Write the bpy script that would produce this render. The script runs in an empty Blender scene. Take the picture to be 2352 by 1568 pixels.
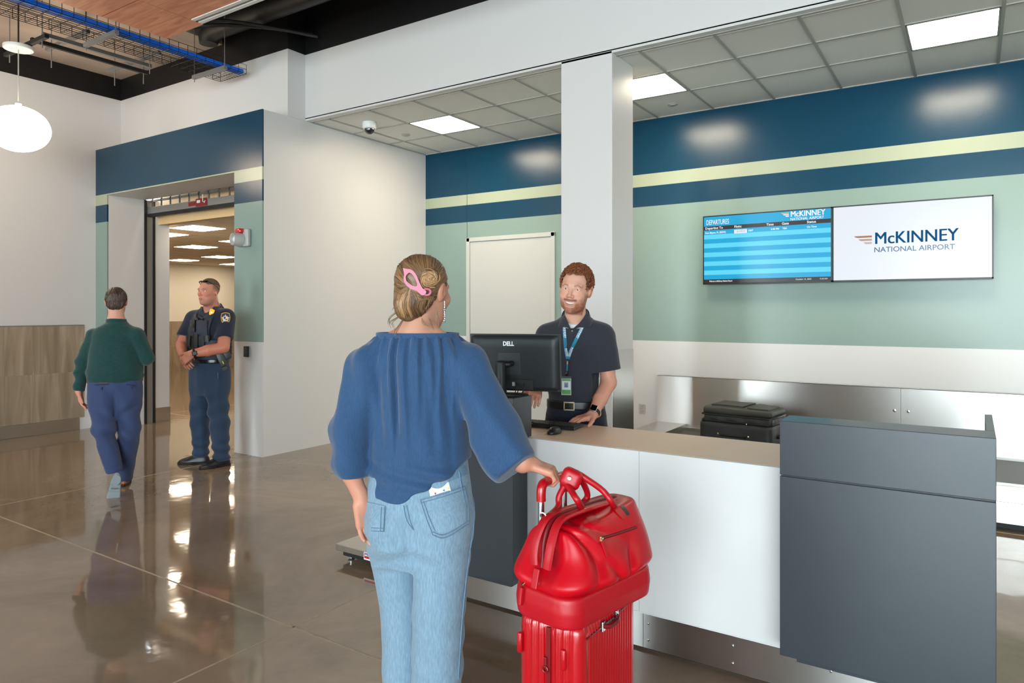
import bpy, bmesh, math, random
import numpy as np
from mathutils import Vector, Matrix, noise as mnoise
from mathutils.bvhtree import BVHTree

# ------------------------------------------------------------------ camera, sky, exposure
SC = bpy.context.scene
COL = SC.collection
EYE = 1.55
YAW = math.atan(1060 / 1606.0)
cd = bpy.data.cameras.new('camera')
cd.sensor_width = 36.0
cd.lens = 36.0 * 1606 / 2352
cd.shift_y = -71 / 2352
cd.clip_end = 200
cam = bpy.data.objects.new('camera', cd)
COL.objects.link(cam)
cam.location = (0, 0, EYE)
cam.rotation_euler = (math.pi / 2, 0, YAW)
SC.camera = cam
SC.view_settings.view_transform = 'Standard'
SC.view_settings.look = 'None'
SC.view_settings.gamma = 1
SC.view_settings.use_curve_mapping = False
SC.view_settings.exposure = 0.44
SC.cycles.max_bounces = 6
SC.cycles.diffuse_bounces = 4
SC.cycles.adaptive_threshold = 0.03
SC.cycles.glossy_bounces = 4
SC.cycles.sample_clamp_indirect = 6.0
SC.cycles.caustics_reflective = False
SC.cycles.caustics_refractive = False

wd = bpy.data.worlds.new('daylight')
SC.world = wd
wd.use_nodes = True
bg = wd.node_tree.nodes['Background']
bg.inputs[0].default_value = (0.85, 0.935, 1.0, 1)
bg.inputs[1].default_value = 17.5

def window_portal(loc, sx, sy):
    ld = bpy.data.lights.new('window_daylight', 'AREA')
    ld.shape = 'RECTANGLE'; ld.size = sx; ld.size_y = sy
    ld.cycles.is_portal = True
    o = bpy.data.objects.new('window_daylight', ld); COL.objects.link(o)
    o.location = loc; o.rotation_euler = (-math.pi / 2, 0, math.pi)   # shines towards +Y, into the hall
    return o
WIN_Y = -7.0
WINS = [(-7.2, -5.4), (-1.3, 0.9), (1.0, 3.2), (3.3, 5.5), (5.6, 7.8)]
WZ0, WZ1 = 0.12, 3.9
for a_, b_ in WINS:
    window_portal(((a_ + b_) / 2, WIN_Y + 0.12, (WZ0 + WZ1) / 2), b_ - a_, WZ1 - WZ0)

# ------------------------------------------------------------------ helpers
random.seed(7)
def lin(r, g, b):
    f = lambda c: (c / 255 / 12.92) if c / 255 <= 0.04045 else ((c / 255 + 0.055) / 1.055) ** 2.4
    return (f(r), f(g), f(b), 1)

MATS = {}
def mat(name, col=(200, 200, 200), rough=0.5, metal=0.0, spec=0.5, bump=None, var=None, emit=None, coat=0, sheen=0, sss=0, vcol=False, trans=0, alpha=1):
    """principled material; bump=(scale, strength, distance), var=(scale, amount, stretch) colour grain"""
    if name in MATS: return MATS[name]
    m = bpy.data.materials.new(name); m.use_nodes = True
    nt = m.node_tree; p = nt.nodes['Principled BSDF']
    p.inputs['Base Color'].default_value = lin(*col)
    p.inputs['Roughness'].default_value = rough
    p.inputs['Metallic'].default_value = metal
    p.inputs['Specular IOR Level'].default_value = spec
    if coat: p.inputs['Coat Weight'].default_value = coat; p.inputs['Coat Roughness'].default_value = 0.08
    if sheen: p.inputs['Sheen Weight'].default_value = sheen; p.inputs['Sheen Roughness'].default_value = 0.5
    if sss:
        p.inputs['Subsurface Weight'].default_value = sss
        p.inputs['Subsurface Radius'].default_value = (0.012, 0.004, 0.002)
        p.inputs['Subsurface Scale'].default_value = 1.0
    if trans: p.inputs['Transmission Weight'].default_value = trans
    if emit:
        p.inputs['Emission Color'].default_value = lin(*emit[0])
        p.inputs['Emission Strength'].default_value = emit[1]
    base = None
    if vcol:
        a = nt.nodes.new('ShaderNodeAttribute'); a.attribute_name = 'Col'
        base = a.outputs['Color']
        nt.links.new(base, p.inputs['Base Color'])
    tc = None
    def coords(stretch=(1, 1, 1)):
        nonlocal tc
        if tc is None: tc = nt.nodes.new('ShaderNodeTexCoord')
        mp = nt.nodes.new('ShaderNodeMapping'); mp.inputs['Scale'].default_value = stretch
        nt.links.new(tc.outputs['Object'], mp.inputs['Vector'])
        return mp.outputs['Vector']
    if var:
        n = nt.nodes.new('ShaderNodeTexNoise'); n.inputs['Scale'].default_value = var[0]; n.inputs['Detail'].default_value = 6
        nt.links.new(coords(var[2] if len(var) > 2 else (1, 1, 1)), n.inputs['Vector'])
        mr = nt.nodes.new('ShaderNodeMapRange')
        mr.inputs[1].default_value = 0.3; mr.inputs[2].default_value = 0.7
        mr.inputs[3].default_value = 1 - var[1]; mr.inputs[4].default_value = 1 + var[1]
        nt.links.new(n.outputs['Fac'], mr.inputs[0])
        mx = nt.nodes.new('ShaderNodeMix'); mx.data_type = 'RGBA'; mx.blend_type = 'MULTIPLY'; mx.inputs[0].default_value = 1
        if base is not None: nt.links.new(base, mx.inputs[6])
        else: mx.inputs[6].default_value = lin(*col)
        nt.links.new(mr.outputs[0], mx.inputs[7])
        nt.links.new(mx.outputs[2], p.inputs['Base Color'])
    if bump:
        n = nt.nodes.new('ShaderNodeTexNoise'); n.inputs['Scale'].default_value = bump[0]; n.inputs['Detail'].default_value = 3
        nt.links.new(coords(bump[3] if len(bump) > 3 else (1, 1, 1)), n.inputs['Vector'])
        b = nt.nodes.new('ShaderNodeBump'); b.inputs['Strength'].default_value = bump[1]; b.inputs['Distance'].default_value = bump[2]
        nt.links.new(n.outputs['Fac'], b.inputs['Height']); nt.links.new(b.outputs[0], p.inputs['Normal'])
    MATS[name] = m
    return m

def band_mat(name, stops, rough, spec=0.5, bump=None):
    """paint in flat horizontal bands: stops = [(z_upper, (r,g,b)), ...] in world metres"""
    m = bpy.data.materials.new(name); m.use_nodes = True
    nt = m.node_tree; p = nt.nodes['Principled BSDF']
    g = nt.nodes.new('ShaderNodeNewGeometry'); sx = nt.nodes.new('ShaderNodeSeparateXYZ')
    nt.links.new(g.outputs['Position'], sx.inputs[0])
    prev = None
    for i, (z, c) in enumerate(stops):
        if i == 0:
            rgb = nt.nodes.new('ShaderNodeRGB'); rgb.outputs[0].default_value = lin(*c); prev = rgb.outputs[0]
        else:
            gt = nt.nodes.new('ShaderNodeMath'); gt.operation = 'GREATER_THAN'; gt.inputs[1].default_value = stops[i - 1][0]
            nt.links.new(sx.outputs[2], gt.inputs[0])
            mx = nt.nodes.new('ShaderNodeMix'); mx.data_type = 'RGBA'
            nt.links.new(gt.outputs[0], mx.inputs[0]); nt.links.new(prev, mx.inputs[6]); mx.inputs[7].default_value = lin(*c)
            prev = mx.outputs[2]
    nt.links.new(prev, p.inputs['Base Color'])
    p.inputs['Roughness'].default_value = rough; p.inputs['Specular IOR Level'].default_value = spec
    n = nt.nodes.new('ShaderNodeTexNoise'); n.inputs['Scale'].default_value = bump[0]; n.inputs['Detail'].default_value = 2
    b = nt.nodes.new('ShaderNodeBump'); b.inputs['Strength'].default_value = bump[1]; b.inputs['Distance'].default_value = bump[2]
    nt.links.new(g.outputs['Position'], n.inputs['Vector'])
    nt.links.new(n.outputs['Fac'], b.inputs['Height']); nt.links.new(b.outputs[0], p.inputs['Normal'])
    MATS[name] = m
    return m

def wloc(o):
    v = Vector((0, 0, 0))
    while o is not None:
        v = v + o.location; o = o.parent
    return v

def tag(o, label=None, cat=None, group=None, kind=None):
    if label: o['label'] = label
    if cat: o['category'] = cat
    if group: o['group'] = group
    if kind: o['kind'] = kind
    return o

def thing(name, label, cat, loc=(0, 0, 0), group=None, kind=None):
    o = bpy.data.objects.new(name, None); COL.objects.link(o); o.location = loc
    o.empty_display_size = 0.1
    return tag(o, label, cat, group, kind)

def link_mesh(name, me, material, parent=None, origin=None):
    """mesh given in world coordinates -> object, re-based on its parent or on its own base centre"""
    o = bpy.data.objects.new(name, me); COL.objects.link(o)
    if parent is not None:
        o.parent = parent
        off = wloc(parent)
    elif origin is not None:
        off = Vector(origin); o.location = off
    else:
        co = np.empty(len(me.vertices) * 3, np.float32); me.vertices.foreach_get('co', co); co = co.reshape(-1, 3)
        lo, hi = co.min(0), co.max(0)
        off = Vector(((lo[0] + hi[0]) / 2, (lo[1] + hi[1]) / 2, lo[2])); o.location = off
    me.transform(Matrix.Translation(-off))
    if material is not None:
        for mm in (material if isinstance(material, (list, tuple)) else [material]): me.materials.append(mm)
    return o

class MB:
    def __init__(s): s.v = []; s.f = []; s.mi = []; s.cur = 0
    def add(s, vs, fs, M=None):
        n = len(s.v)
        for v in vs: s.v.append(tuple(M @ Vector(v)) if M is not None else tuple(v))
        for f in fs: s.f.append([i + n for i in f]); s.mi.append(s.cur)
        return s
    def box(s, x0, x1, y0, y1, z0, z1, M=None):
        vs = [(x0, y0, z0), (x1, y0, z0), (x1, y1, z0), (x0, y1, z0), (x0, y0, z1), (x1, y0, z1), (x1, y1, z1), (x0, y1, z1)]
        return s.add(vs, [(0, 3, 2, 1), (4, 5, 6, 7), (0, 1, 5, 4), (1, 2, 6, 5), (2, 3, 7, 6), (3, 0, 4, 7)], M)
    def tube(s, pts, r, n=10, caps=True, flat=None):
        pts = [Vector(p) for p in pts]
        m = len(pts)
        rs = r if isinstance(r, (list, tuple)) else [r] * m
        t0 = (pts[1] - pts[0]).normalized()
        up = Vector((0, 0, 1)) if abs(t0.z) < 0.9 else Vector((1, 0, 0))
        a = t0.cross(up).normalized()
        vs = []; prev = t0
        for i in range(m):
            t = (pts[min(i + 1, m - 1)] - pts[max(i - 1, 0)])
            t = t.normalized() if t.length > 1e-9 else prev
            a = (a - t * a.dot(t)); a = a.normalized() if a.length > 1e-6 else t.orthogonal().normalized()
            b = t.cross(a); prev = t
            fl = flat if flat else 1.0
            for k in range(n):
                an = 2 * math.pi * k / n
                vs.append(pts[i] + a * (rs[i] * math.cos(an)) + b * (rs[i] * fl * math.sin(an)))
        fs = []
        for i in range(m - 1):
            for k in range(n):
                k2 = (k + 1) % n
                fs.append((i * n + k, i * n + k2, (i + 1) * n + k2, (i + 1) * n + k))
        if caps:
            fs.append(tuple(range(n - 1, -1, -1))); fs.append(tuple((m - 1) * n + k for k in range(n)))
        return s.add(vs, fs)
    def cyl(s, p0, p1, r, n=16, r2=None): return s.tube([p0, p1], [r, r if r2 is None else r2], n)
    def lathe(s, prof, c=(0, 0, 0), n=24, M=None):
        """prof: list of (r, z); about a vertical axis through c (or transformed by M)"""
        vs = []; c = Vector(c)
        for r, z in prof:
            for k in range(n):
                a = 2 * math.pi * k / n
                vs.append(c + Vector((r * math.cos(a), r * math.sin(a), z)))
        fs = []
        for i in range(len(prof) - 1):
            for k in range(n):
                k2 = (k + 1) % n
                fs.append((i * n + k, i * n + k2, (i + 1) * n + k2, (i + 1) * n + k))
        if prof[0][0] > 1e-6: fs.append(tuple(range(n - 1, -1, -1)))
        if prof[-1][0] > 1e-6: fs.append(tuple((len(prof) - 1) * n + k for k in range(n)))
        return s.add(vs, fs, M)
    def prism(s, poly, d0, d1, M=None):
        """poly in local xy, extruded along local z from d0 to d1"""
        n = len(poly)
        vs = [(x, y, d0) for x, y in poly] + [(x, y, d1) for x, y in poly]
        fs = [tuple(range(n - 1, -1, -1)), tuple(range(n, 2 * n))]
        for k in range(n):
            k2 = (k + 1) % n; fs.append((k, k2, n + k2, n + k))
        return s.add(vs, fs, M)
    def grid(s, rows):
        """rows of points -> quads"""
        n = len(rows[0]); vs = [p for r in rows for p in r]; fs = []
        for i in range(len(rows) - 1):
            for k in range(n - 1): fs.append((i * n + k, i * n + k + 1, (i + 1) * n + k + 1, (i + 1) * n + k))
        return s.add(vs, fs)
    def build(s, name, material, parent=None, smooth=False, bevel=0, seg=2, origin=None, auto=None):
        me = bpy.data.meshes.new(name)
        me.from_pydata(s.v, [], s.f)
        if s.cur or any(s.mi): me.polygons.foreach_set('material_index', s.mi)
        me.update()
        bm = bmesh.new(); bm.from_mesh(me)
        bmesh.ops.remove_doubles(bm, verts=bm.verts, dist=1e-6)
        bmesh.ops.recalc_face_normals(bm, faces=bm.faces)
        if bevel:
            es = [e for e in bm.edges if len(e.link_faces) == 2 and e.calc_face_angle(0) > 0.5]
            bmesh.ops.bevel(bm, geom=es, offset=bevel, segments=seg, profile=0.5, affect='EDGES', clamp_overlap=True)
        if smooth:
            for f in bm.faces: f.smooth = True
            lim = 0.7 if auto is None else auto
            for e in bm.edges:
                if len(e.link_faces) == 2 and e.calc_face_angle(0) > lim: e.smooth = False
        bm.to_mesh(me); bm.free()
        return link_mesh(name, me, material, parent, origin)

def text_mesh(body, size, loc, M, material, parent, name='lettering', ext=0.0005, bold=0.0, align='LEFT', width=None, spacing=1.0):
    """lettering laid on a surface; M = 3x3 whose columns are text-x, text-y, normal (world)"""
    cu = bpy.data.curves.new(name, 'FONT'); cu.body = body; cu.size = size; cu.extrude = ext; cu.offset = bold
    cu.align_x = align; cu.resolution_u = 3; cu.space_character = spacing
    to = bpy.data.objects.new('tmp_text', cu); COL.objects.link(to)
    dg = bpy.context.evaluated_depsgraph_get(); dg.update()
    me = bpy.data.meshes.new_from_object(to.evaluated_get(dg))
    bpy.data.objects.remove(to); bpy.data.curves.remove(cu)
    if width and len(me.vertices):
        xs = [v.co.x for v in me.vertices]; w = max(xs) - min(xs)
        k = width / w
        for v in me.vertices: v.co.x *= k
    T = Matrix.Translation(Vector(loc)) @ Matrix(M).to_4x4()
    me.transform(T)
    me.materials.clear()
    return link_mesh(name, me, material, parent)
WALLTXT = ((1, 0, 0), (0, 0, -1), (0, 1, 0))        # on a wall that faces -Y: rows of the matrix

# ------------------------------------------------------------------ materials of the place
M_white = mat('white_paint', (214, 211, 209), 0.42, bump=(260, 0.12, 0.002))
M_black = mat('black_paint', (26, 25, 26), 0.6, bump=(160, 0.2, 0.002))
WHITE = (214, 211, 209); MINT = (134, 155, 147); BLUE = (0, 58, 83); CREAM = (168, 176, 153)
M_band = band_mat('banded_wall_paint', [(1.2155, WHITE), (2.712, MINT), (2.937, BLUE), (3.075, CREAM), (9, BLUE)], 0.23, 0.40, (210, 0.16, 0.002))
M_upper = band_mat('white_then_black_paint', [(4.42, WHITE), (9, (24, 23, 24))], 0.45, 0.4, (260, 0.12, 0.002))
M_tileceil = mat('ceiling_tile', (228, 228, 222), 0.9, bump=(420, 0.5, 0.002))
M_tbar = mat('white_grid', (168, 167, 160), 0.5)
M_steel = mat('brushed_steel', (205, 203, 200), 0.30, 1.0, bump=(2.2, 0.04, 0.02))
M_steel2 = mat('satin_steel', (190, 186, 180), 0.33, 1.0, bump=(60, 0.05, 0.002, (20, 1, 1)))
M_mirror = mat('polished_steel', (212, 209, 206), 0.30, 1.0, bump=(2.2, 0.06, 0.02))
for m_ in (M_mirror, M_steel):                      # brushed along the length: reflections smear vertically
    nt_ = m_.node_tree; tg_ = nt_.nodes.new('ShaderNodeTangent'); tg_.direction_type = 'RADIAL'; tg_.axis = 'Z'
    p_ = nt_.nodes['Principled BSDF']; nt_.links.new(tg_.outputs[0], p_.inputs['Tangent'])
    p_.inputs['Anisotropic'].default_value = 0.9; p_.inputs['Anisotropic Rotation'].default_value = 0.25
M_screw = mat('screw_metal', (215, 213, 210), 0.2, 1.0)
M_lamp = mat('lit_diffuser', (255, 250, 240), 0.5, emit=((255, 240, 214), 26))
M_rubber = mat('black_rubber', (22, 22, 23), 0.6)
M_blackpl = mat('black_plastic', (30, 31, 33), 0.4)
M_graypl = mat('grey_plastic', (168, 168, 164), 0.45)
M_whitepl = mat('white_plastic', (225, 225, 222), 0.35)
M_alum = mat('grey_aluminium', (150, 148, 145), 0.4, 0.6)

def floor_material():
    m = bpy.data.materials.new('polished_concrete'); m.use_nodes = True
    nt = m.node_tree; p = nt.nodes['Principled BSDF']
    g = nt.nodes.new('ShaderNodeNewGeometry')
    def noise(scale, detail, rough=0.55, dist=0.0):
        n = nt.nodes.new('ShaderNodeTexNoise'); n.inputs['Scale'].default_value = scale; n.inputs['Detail'].default_value = detail
        n.inputs['Roughness'].default_value = rough; n.inputs['Distortion'].default_value = dist
        nt.links.new(g.outputs['Position'], n.inputs['Vector']); return n
    a = noise(0.9, 8, 0.62, 0.6)
    r = nt.nodes.new('ShaderNodeValToRGB'); e = r.color_ramp.elements
    e[0].position = 0.30; e[0].color = lin(116, 98, 80)
    e[1].position = 0.72; e[1].color = lin(158, 138, 118)
    k = e.new(0.5); k.color = lin(138, 120, 101)
    nt.links.new(a.outputs['Fac'], r.inputs[0])
    sp = noise(95, 2); r2 = nt.nodes.new('ShaderNodeValToRGB')
    r2.color_ramp.elements[0].position = 0.70; r2.color_ramp.elements[0].color = (0, 0, 0, 1)
    r2.color_ramp.elements[1].position = 0.78; r2.color_ramp.elements[1].color = (0.35, 0.35, 0.35, 1)
    nt.links.new(sp.outputs['Fac'], r2.inputs[0])
    mx = nt.nodes.new('ShaderNodeMix'); mx.data_type = 'RGBA'
    nt.links.new(r2.outputs[0], mx.inputs[0]); nt.links.new(r.outputs[0], mx.inputs[6]); mx.inputs[7].default_value = lin(190, 172, 150)
    nt.links.new(mx.outputs[2], p.inputs['Base Color'])
    b = noise(2.4, 5); mr = nt.nodes.new('ShaderNodeMapRange')
    mr.inputs[3].default_value = 0.03; mr.inputs[4].default_value = 0.085
    nt.links.new(b.outputs['Fac'], mr.inputs[0]); nt.links.new(mr.outputs[0], p.inputs['Roughness'])
    p.inputs['Specular IOR Level'].default_value = 1.0
    c = noise(7, 2); bp = nt.nodes.new('ShaderNodeBump'); bp.inputs['Strength'].default_value = 0.03; bp.inputs['Distance'].default_value = 0.02
    nt.links.new(c.outputs['Fac'], bp.inputs['Height']); nt.links.new(bp.outputs[0], p.inputs['Normal'])
    return m
M_floor = floor_material()

def wood_material(name, dark, light, scale=1.0, axis='Y', rough=0.45):
    m = bpy.data.materials.new(name); m.use_nodes = True
    nt = m.node_tree; p = nt.nodes['Principled BSDF']
    g = nt.nodes.new('ShaderNodeNewGeometry'); mp = nt.nodes.new('ShaderNodeMapping')
    oi = nt.nodes.new('ShaderNodeObjectInfo'); ad = nt.nodes.new('ShaderNodeVectorMath'); ad.operation = 'ADD'
    ml = nt.nodes.new('ShaderNodeMath'); ml.operation = 'MULTIPLY'; ml.inputs[1].default_value = 40
    nt.links.new(oi.outputs['Random'], ml.inputs[0]); nt.links.new(g.outputs['Position'], ad.inputs[0]); nt.links.new(ml.outputs[0], ad.inputs[1])
    nt.links.new(ad.outputs[0], mp.inputs[0])
    s = {'X': (0.12, 1, 1), 'Y': (1, 0.12, 1), 'Z': (1, 1, 0.12)}[axis]
    mp.inputs['Scale'].default_value = [v * scale for v in s]
    n = nt.nodes.new('ShaderNodeTexNoise'); n.inputs['Scale'].default_value = 14; n.inputs['Detail'].default_value = 7; n.inputs['Distortion'].default_value = 1.2
    nt.links.new(mp.outputs[0], n.inputs[0])
    r = nt.nodes.new('ShaderNodeValToRGB'); e = r.color_ramp.elements
    e[0].position = 0.32; e[0].color = lin(*dark); e[1].position = 0.68; e[1].color = lin(*light)
    nt.links.new(n.outputs[0], r.inputs[0]); nt.links.new(r.outputs[0], p.inputs['Base Color'])
    p.inputs['Roughness'].default_value = rough
    MATS[name] = m
    return m
M_woodceil = wood_material('warm_wood_laminate', (198, 124, 90), (232, 162, 124), 1.0, 'X')
M_woodtile = wood_material('wood_look_tile', (134, 117, 97), (176, 158, 136), 0.45, 'Z', 0.35)
# ------------------------------------------------------------------ the setting
XL, XN, YP, YU, YH, YB = -9.74, -6.27, 4.71, 5.04, 5.28, 7.35
ZC, ZPT, ZW = 3.68, 3.68, 4.42
XR, YW, ZTOP = 8.0, WIN_Y, 5.7

def struct(name, mb, m, label, cat='wall', **k):
    o = mb.build(name, m, **k)
    return tag(o, label, cat, kind='structure')

fl = struct('floor', MB().box(-18.6, XR, YW, 15, -0.12, 0), M_floor, 'polished brown grey concrete floor with saw cut joints', 'floor', origin=(0, 0, 0))
M_joint = mat('joint_filler', (172, 155, 134), 0.55, var=(40, 0.12))
for y in (2.27, -1.42, 5.96): 
    x1 = XR if y != 5.96 else XR
    MB().box(-9.7 if y < 5 else -18, x1, y - 0.006, y + 0.006, -0.01, 0.0006).build('floor_joint', M_joint, fl)
for x in (-10.16, -6.47, -2.78, 0.91, 4.6):
    MB().box(x - 0.005, x + 0.005, YW if x > -9.7 else 5.6, YB if x > XN else (4.7 if x > -9.7 else 14.9), -0.01, 0.0006).build('floor_joint', M_joint, fl)

# left wall, with tile wainscot and steel kick plate
wl = struct('wall_left', MB().box(XL - 0.15, XL, YW, YU + 0.1, 0, ZTOP), M_upper, 'pale left wall that turns black near the roof')
tm = None
for r in range(2):
    for k in range(19):
        y1 = 4.56 - k * 0.302
        w = 0.302
        if tm is None:
            t = MB().box(XL, XL + 0.012, y1 - w + 0.0015, y1, 0.157, 0.157 + 0.597).build('wall_tile', M_woodtile, wl, bevel=0.0015, seg=1)
            tm = t; base = t.location.copy()
        else:
            t = tm.copy(); COL.objects.link(t); t.parent = wl
            t.location = base + Vector((0, -k * 0.302, r * 0.6))
MB().box(XL, XL + 0.016, -1.2, 4.562, 1.357, 1.366).build('tile_edge_trim', M_alum, wl)
bl = struct('baseboard_left', MB().box(XL, XL + 0.014, -1.2, 4.50, 0.0, 0.155), M_steel2, 'satin steel kick plate along the left wall', 'baseboard', bevel=0.002)

# portal in front of the hallway: two jambs and a lintel in one wall
wp = MB(); wp.box(XL, -9.45, YP, YP + 0.02, 0, 3.06).box(-6.75, XN, YP, YP + 0.02, 0, 3.06).box(XL, XN, YP, YP + 0.02, 3.06, ZPT)
wp = struct('wall_portal', wp, M_band, 'blue and mint banded portal wall around the hallway opening')
MB().box(XL, -9.45, YP + 0.02, 5.56, 0, 3.06).build('portal_reveal', M_white, wp)
MB().box(-6.75, XN, YP + 0.02, YB + 0.1, 0, ZPT - 0.001).build('portal_reveal', M_white, wp)
MB().box(XL, -6.75, YP + 0.02, 5.22, 3.06, ZPT - 0.001).build('portal_lintel', M_white, wp)

struct('wall_upper', MB().box(XL, XN, YU, YH + 0.13, ZPT, ZTOP), M_upper, 'white upper wall above the blue portal')
hd = struct('wall_header', MB().box(XN, XR, YH, YH + 0.12, ZC + 0.02, ZTOP), M_upper, 'white header wall over the check in bays')
MB().box(XN, XR, YH + 0.12, YH + 0.13, ZC, ZC + 0.3).build('header_back', M_white, hd)
struct('wall_column', MB().box(-2.976, -2.494, YH, 5.706, 0, ZC + 0.02), M_white, 'square white column between the two check in bays', bevel=0.004)
for xx in (2.6,): struct('wall_column', MB().box(xx, xx + 0.482, YH, 5.706, 0, ZC + 0.02), M_white, 'square white column right of the departures screens', bevel=0.004)

wb = struct('wall_back', MB().box(XN, XR, YB, YB + 0.15, 0, ZC + 0.3), M_band, 'back wall painted white, mint, cream and blue in bands')
MB().box(-5.562, -5.556, YB - 0.001, YB + 0.01, 2.5, ZC).build('control_joint', M_blackpl, wb)
# steel corner guards at the foot of the column
MB().box(-2.4935, -2.49, YH + 0.0, 5.71, 0.0, 1.215).build('column_guard', M_steel2, bpy.data.objects['wall_column'])

# door in the back wall
M_door = mat('off_white_door', (194, 193, 188), 0.45, bump=(200, 0.08, 0.001))
dr = thing('door_1', 'closed off white flush door in the mint back wall', 'door', (-4.89, YB, 0), kind='structure')
d0, d1, dz = -5.558, -4.226, 2.5
MB().box(d0, d0 + 0.05, YB - 0.02, YB + 0.02, 0, dz).box(d1 - 0.05, d1, YB - 0.02, YB + 0.02, 0, dz).box(d0, d1, YB - 0.02, YB + 0.02, dz - 0.05, dz).build('door_frame', M_door, dr, bevel=0.003)
MB().box(d0 + 0.054, d1 - 0.054, YB - 0.006, YB + 0.02, 0.01, dz - 0.055).build('door_leaf', M_door, dr, bevel=0.002)
hm = MB().cyl((d1 - 0.12, YB - 0.006, 1.0), (d1 - 0.12, YB - 0.05, 1.0), 0.012).tube([(d1 - 0.12, YB - 0.05, 1.0), (d1 - 0.24, YB - 0.05, 1.0)], 0.009).build('door_handle', M_steel, dr, smooth=True)

# suspended ceiling of the bays: lay-in tiles in a T-bar grid
ce = struct('ceiling', MB().box(XN, XR, YH + 0.12, YB + 0.1, ZC + 0.16, ZC + 0.2), M_black, 'suspended white tile ceiling over the check in bays', 'ceiling')
GX = [XN] + [-0.44 + 0.617 * k for k in range(-9, 14)]
GX = [g for g in GX if g < XR] + [XR]
GY = [5.36, 5.975, 6.60, 7.235]
soff = MB().box(XN, XR, YH, 5.345, ZC, ZC + 0.03).build('soffit', M_white, ce)
MB().box(XN, XR, 5.345, 5.362, ZC - 0.004, ZC + 0.02).box(XN, XR, YB - 0.02, YB, ZC - 0.004, ZC + 0.02).box(XN, XN + 0.02, 5.36, YB, ZC - 0.004, ZC + 0.02).build('edge_angle', M_tbar, ce)
LIGHTS = {}
bars = []
for g in GX[1:-1]: MB().box(g - 0.012, g + 0.012, 5.36, YB - 0.01, ZC - 0.003, ZC + 0.03).build('grid_bar', M_tbar, ce)
for g in GY[1:3]: MB().box(XN, XR, g - 0.012, g + 0.012, ZC - 0.002, ZC + 0.03).build('grid_bar', M_tbar, ce)
lamps_at = [(-5.376, 1), (-2.908, 1), (-0.44, 1), (2.028, 1), (4.496, 1), (6.964, 1)]
share = {}
for i in range(len(GX) - 1):
    for j in range(3):
        x0, x1 = GX[i] + 0.012, GX[i + 1] - 0.012
        y0, y1 = GY[j] + 0.012, (GY[j + 1] - 0.012 if j < 2 else YB - 0.02)
        if x1 - x0 < 0.03: continue
        if any(abs(GX[i] - lx) < 0.02 and j == lj for lx, lj in lamps_at): continue
        key = (round(x1 - x0, 3), round(y1 - y0, 3))
        if key in share:
            src, sx0, sy0 = share[key]
            t = src.copy(); COL.objects.link(t); t.parent = ce
            t.location = src.location + Vector((x0 - sx0, y0 - sy0, 0))
        else:
            t = MB().box(x0, x1, y0, y1, ZC + 0.006, ZC + 0.02).build('ceiling_tile', M_tileceil, ce)
            share[key] = (t, x0, y0)
names = ['lit square ceiling light over the left bay near the dome camera', 'lit square ceiling light half hidden behind the white column',
         'lit square ceiling light above the white logo screen', 'lit square ceiling light in the far right bay', 'lit square ceiling light beyond the right column', 'lit square ceiling light at the right end']
for n, (lx, lj) in enumerate(lamps_at):
    L = thing('ceiling_light', names[n], 'ceiling light', (lx + 0.308, (GY[lj] + GY[lj + 1]) / 2, ZC), group='square ceiling lights of the check in bays')
    x0, x1, y0, y1 = lx + 0.014, lx + 0.603, GY[lj] + 0.014, GY[lj + 1] - 0.014
    MB().box(x0, x1, y0, y0 + 0.012, ZC - 0.002, ZC + 0.05).box(x0, x1, y1 - 0.012, y1, ZC - 0.002, ZC + 0.05).box(x0, x0 + 0.012, y0, y1, ZC - 0.002, ZC + 0.05).box(x1 - 0.012, x1, y0, y1, ZC - 0.002, ZC + 0.05).build('frame', M_tbar, L)
    MB().box(x0 + 0.012, x1 - 0.012, y0 + 0.012, y1 - 0.012, ZC, ZC + 0.006).build('diffuser', M_lamp, L)

# hallway behind the portal
HZ = 2.76
M_hallceil = mat('hall_ceiling', (222, 208, 186), 0.8)
M_hallwall = mat('cream_wall_paint', (228, 222, 210), 0.5)
hw = struct('wall_hall_end', MB().box(-17.4, -17.2, 5.4, 15, 0, HZ + 0.3), M_hallwall, 'cream end wall of the hallway seen through the portal')
tmn = None
for k in range(24):
    for r in range(2):
        y0 = 8.6 + k * 0.26
        MB().box(-17.2, -17.185, y0, y0 + 0.258, r * 0.638, r * 0.638 + 0.635).build('wall_tile', M_woodtile, hw)
struct('wall_hall_side', MB().box(-17.4, XL, 5.40, 5.56, 0, HZ + 0.3), M_white, 'white hallway side wall beside the roll down grille')
struct('wall_hall_back', MB().box(-17.4, XN, 15, 15.15, 0, HZ + 0.3), M_hallwall, 'hidden far wall of the hallway')
struct('wall_hall_right', MB().box(-6.75, -6.6, YB, 15, 0, HZ + 0.3), M_hallwall, 'hidden right wall of the hallway')
hc = struct('ceiling', MB().box(-17.4, -6.6, 5.6, 15, HZ + 0.03, HZ + 0.2), M_hallceil, 'warm tiled hallway ceiling behind the portal', 'ceiling')
sh2 = None
for i in range(17):
    for j in range(15):
        x0 = -17.2 + i * 0.615; y0 = 5.58 + j * 0.615
        if sh2 is None:
            sh2 = MB().box(x0, x0 + 0.6, y0, y0 + 0.6, HZ, HZ + 0.02).build('ceiling_tile', M_hallceil, hc)
        else:
            t = sh2.copy(); COL.objects.link(t); t.parent = hc; t.location = sh2.location + Vector((i * 0.615, j * 0.615, 0))
M_lamp2 = mat('warm_lit_diffuser', (255, 246, 230), 0.5, emit=((255, 236, 206), 19))
hl = [(-9.52, 6.02), (-12.35, 7.78), (-14.2, 9.52), (-15.9, 9.66), (-10.68, 7.6), (-10.75, 6.2), (-16.1, 11.25), (-12.3, 9.9), (-9.4, 9.9), (-14.2, 12.3), (-11.5, 12.3)]
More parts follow.
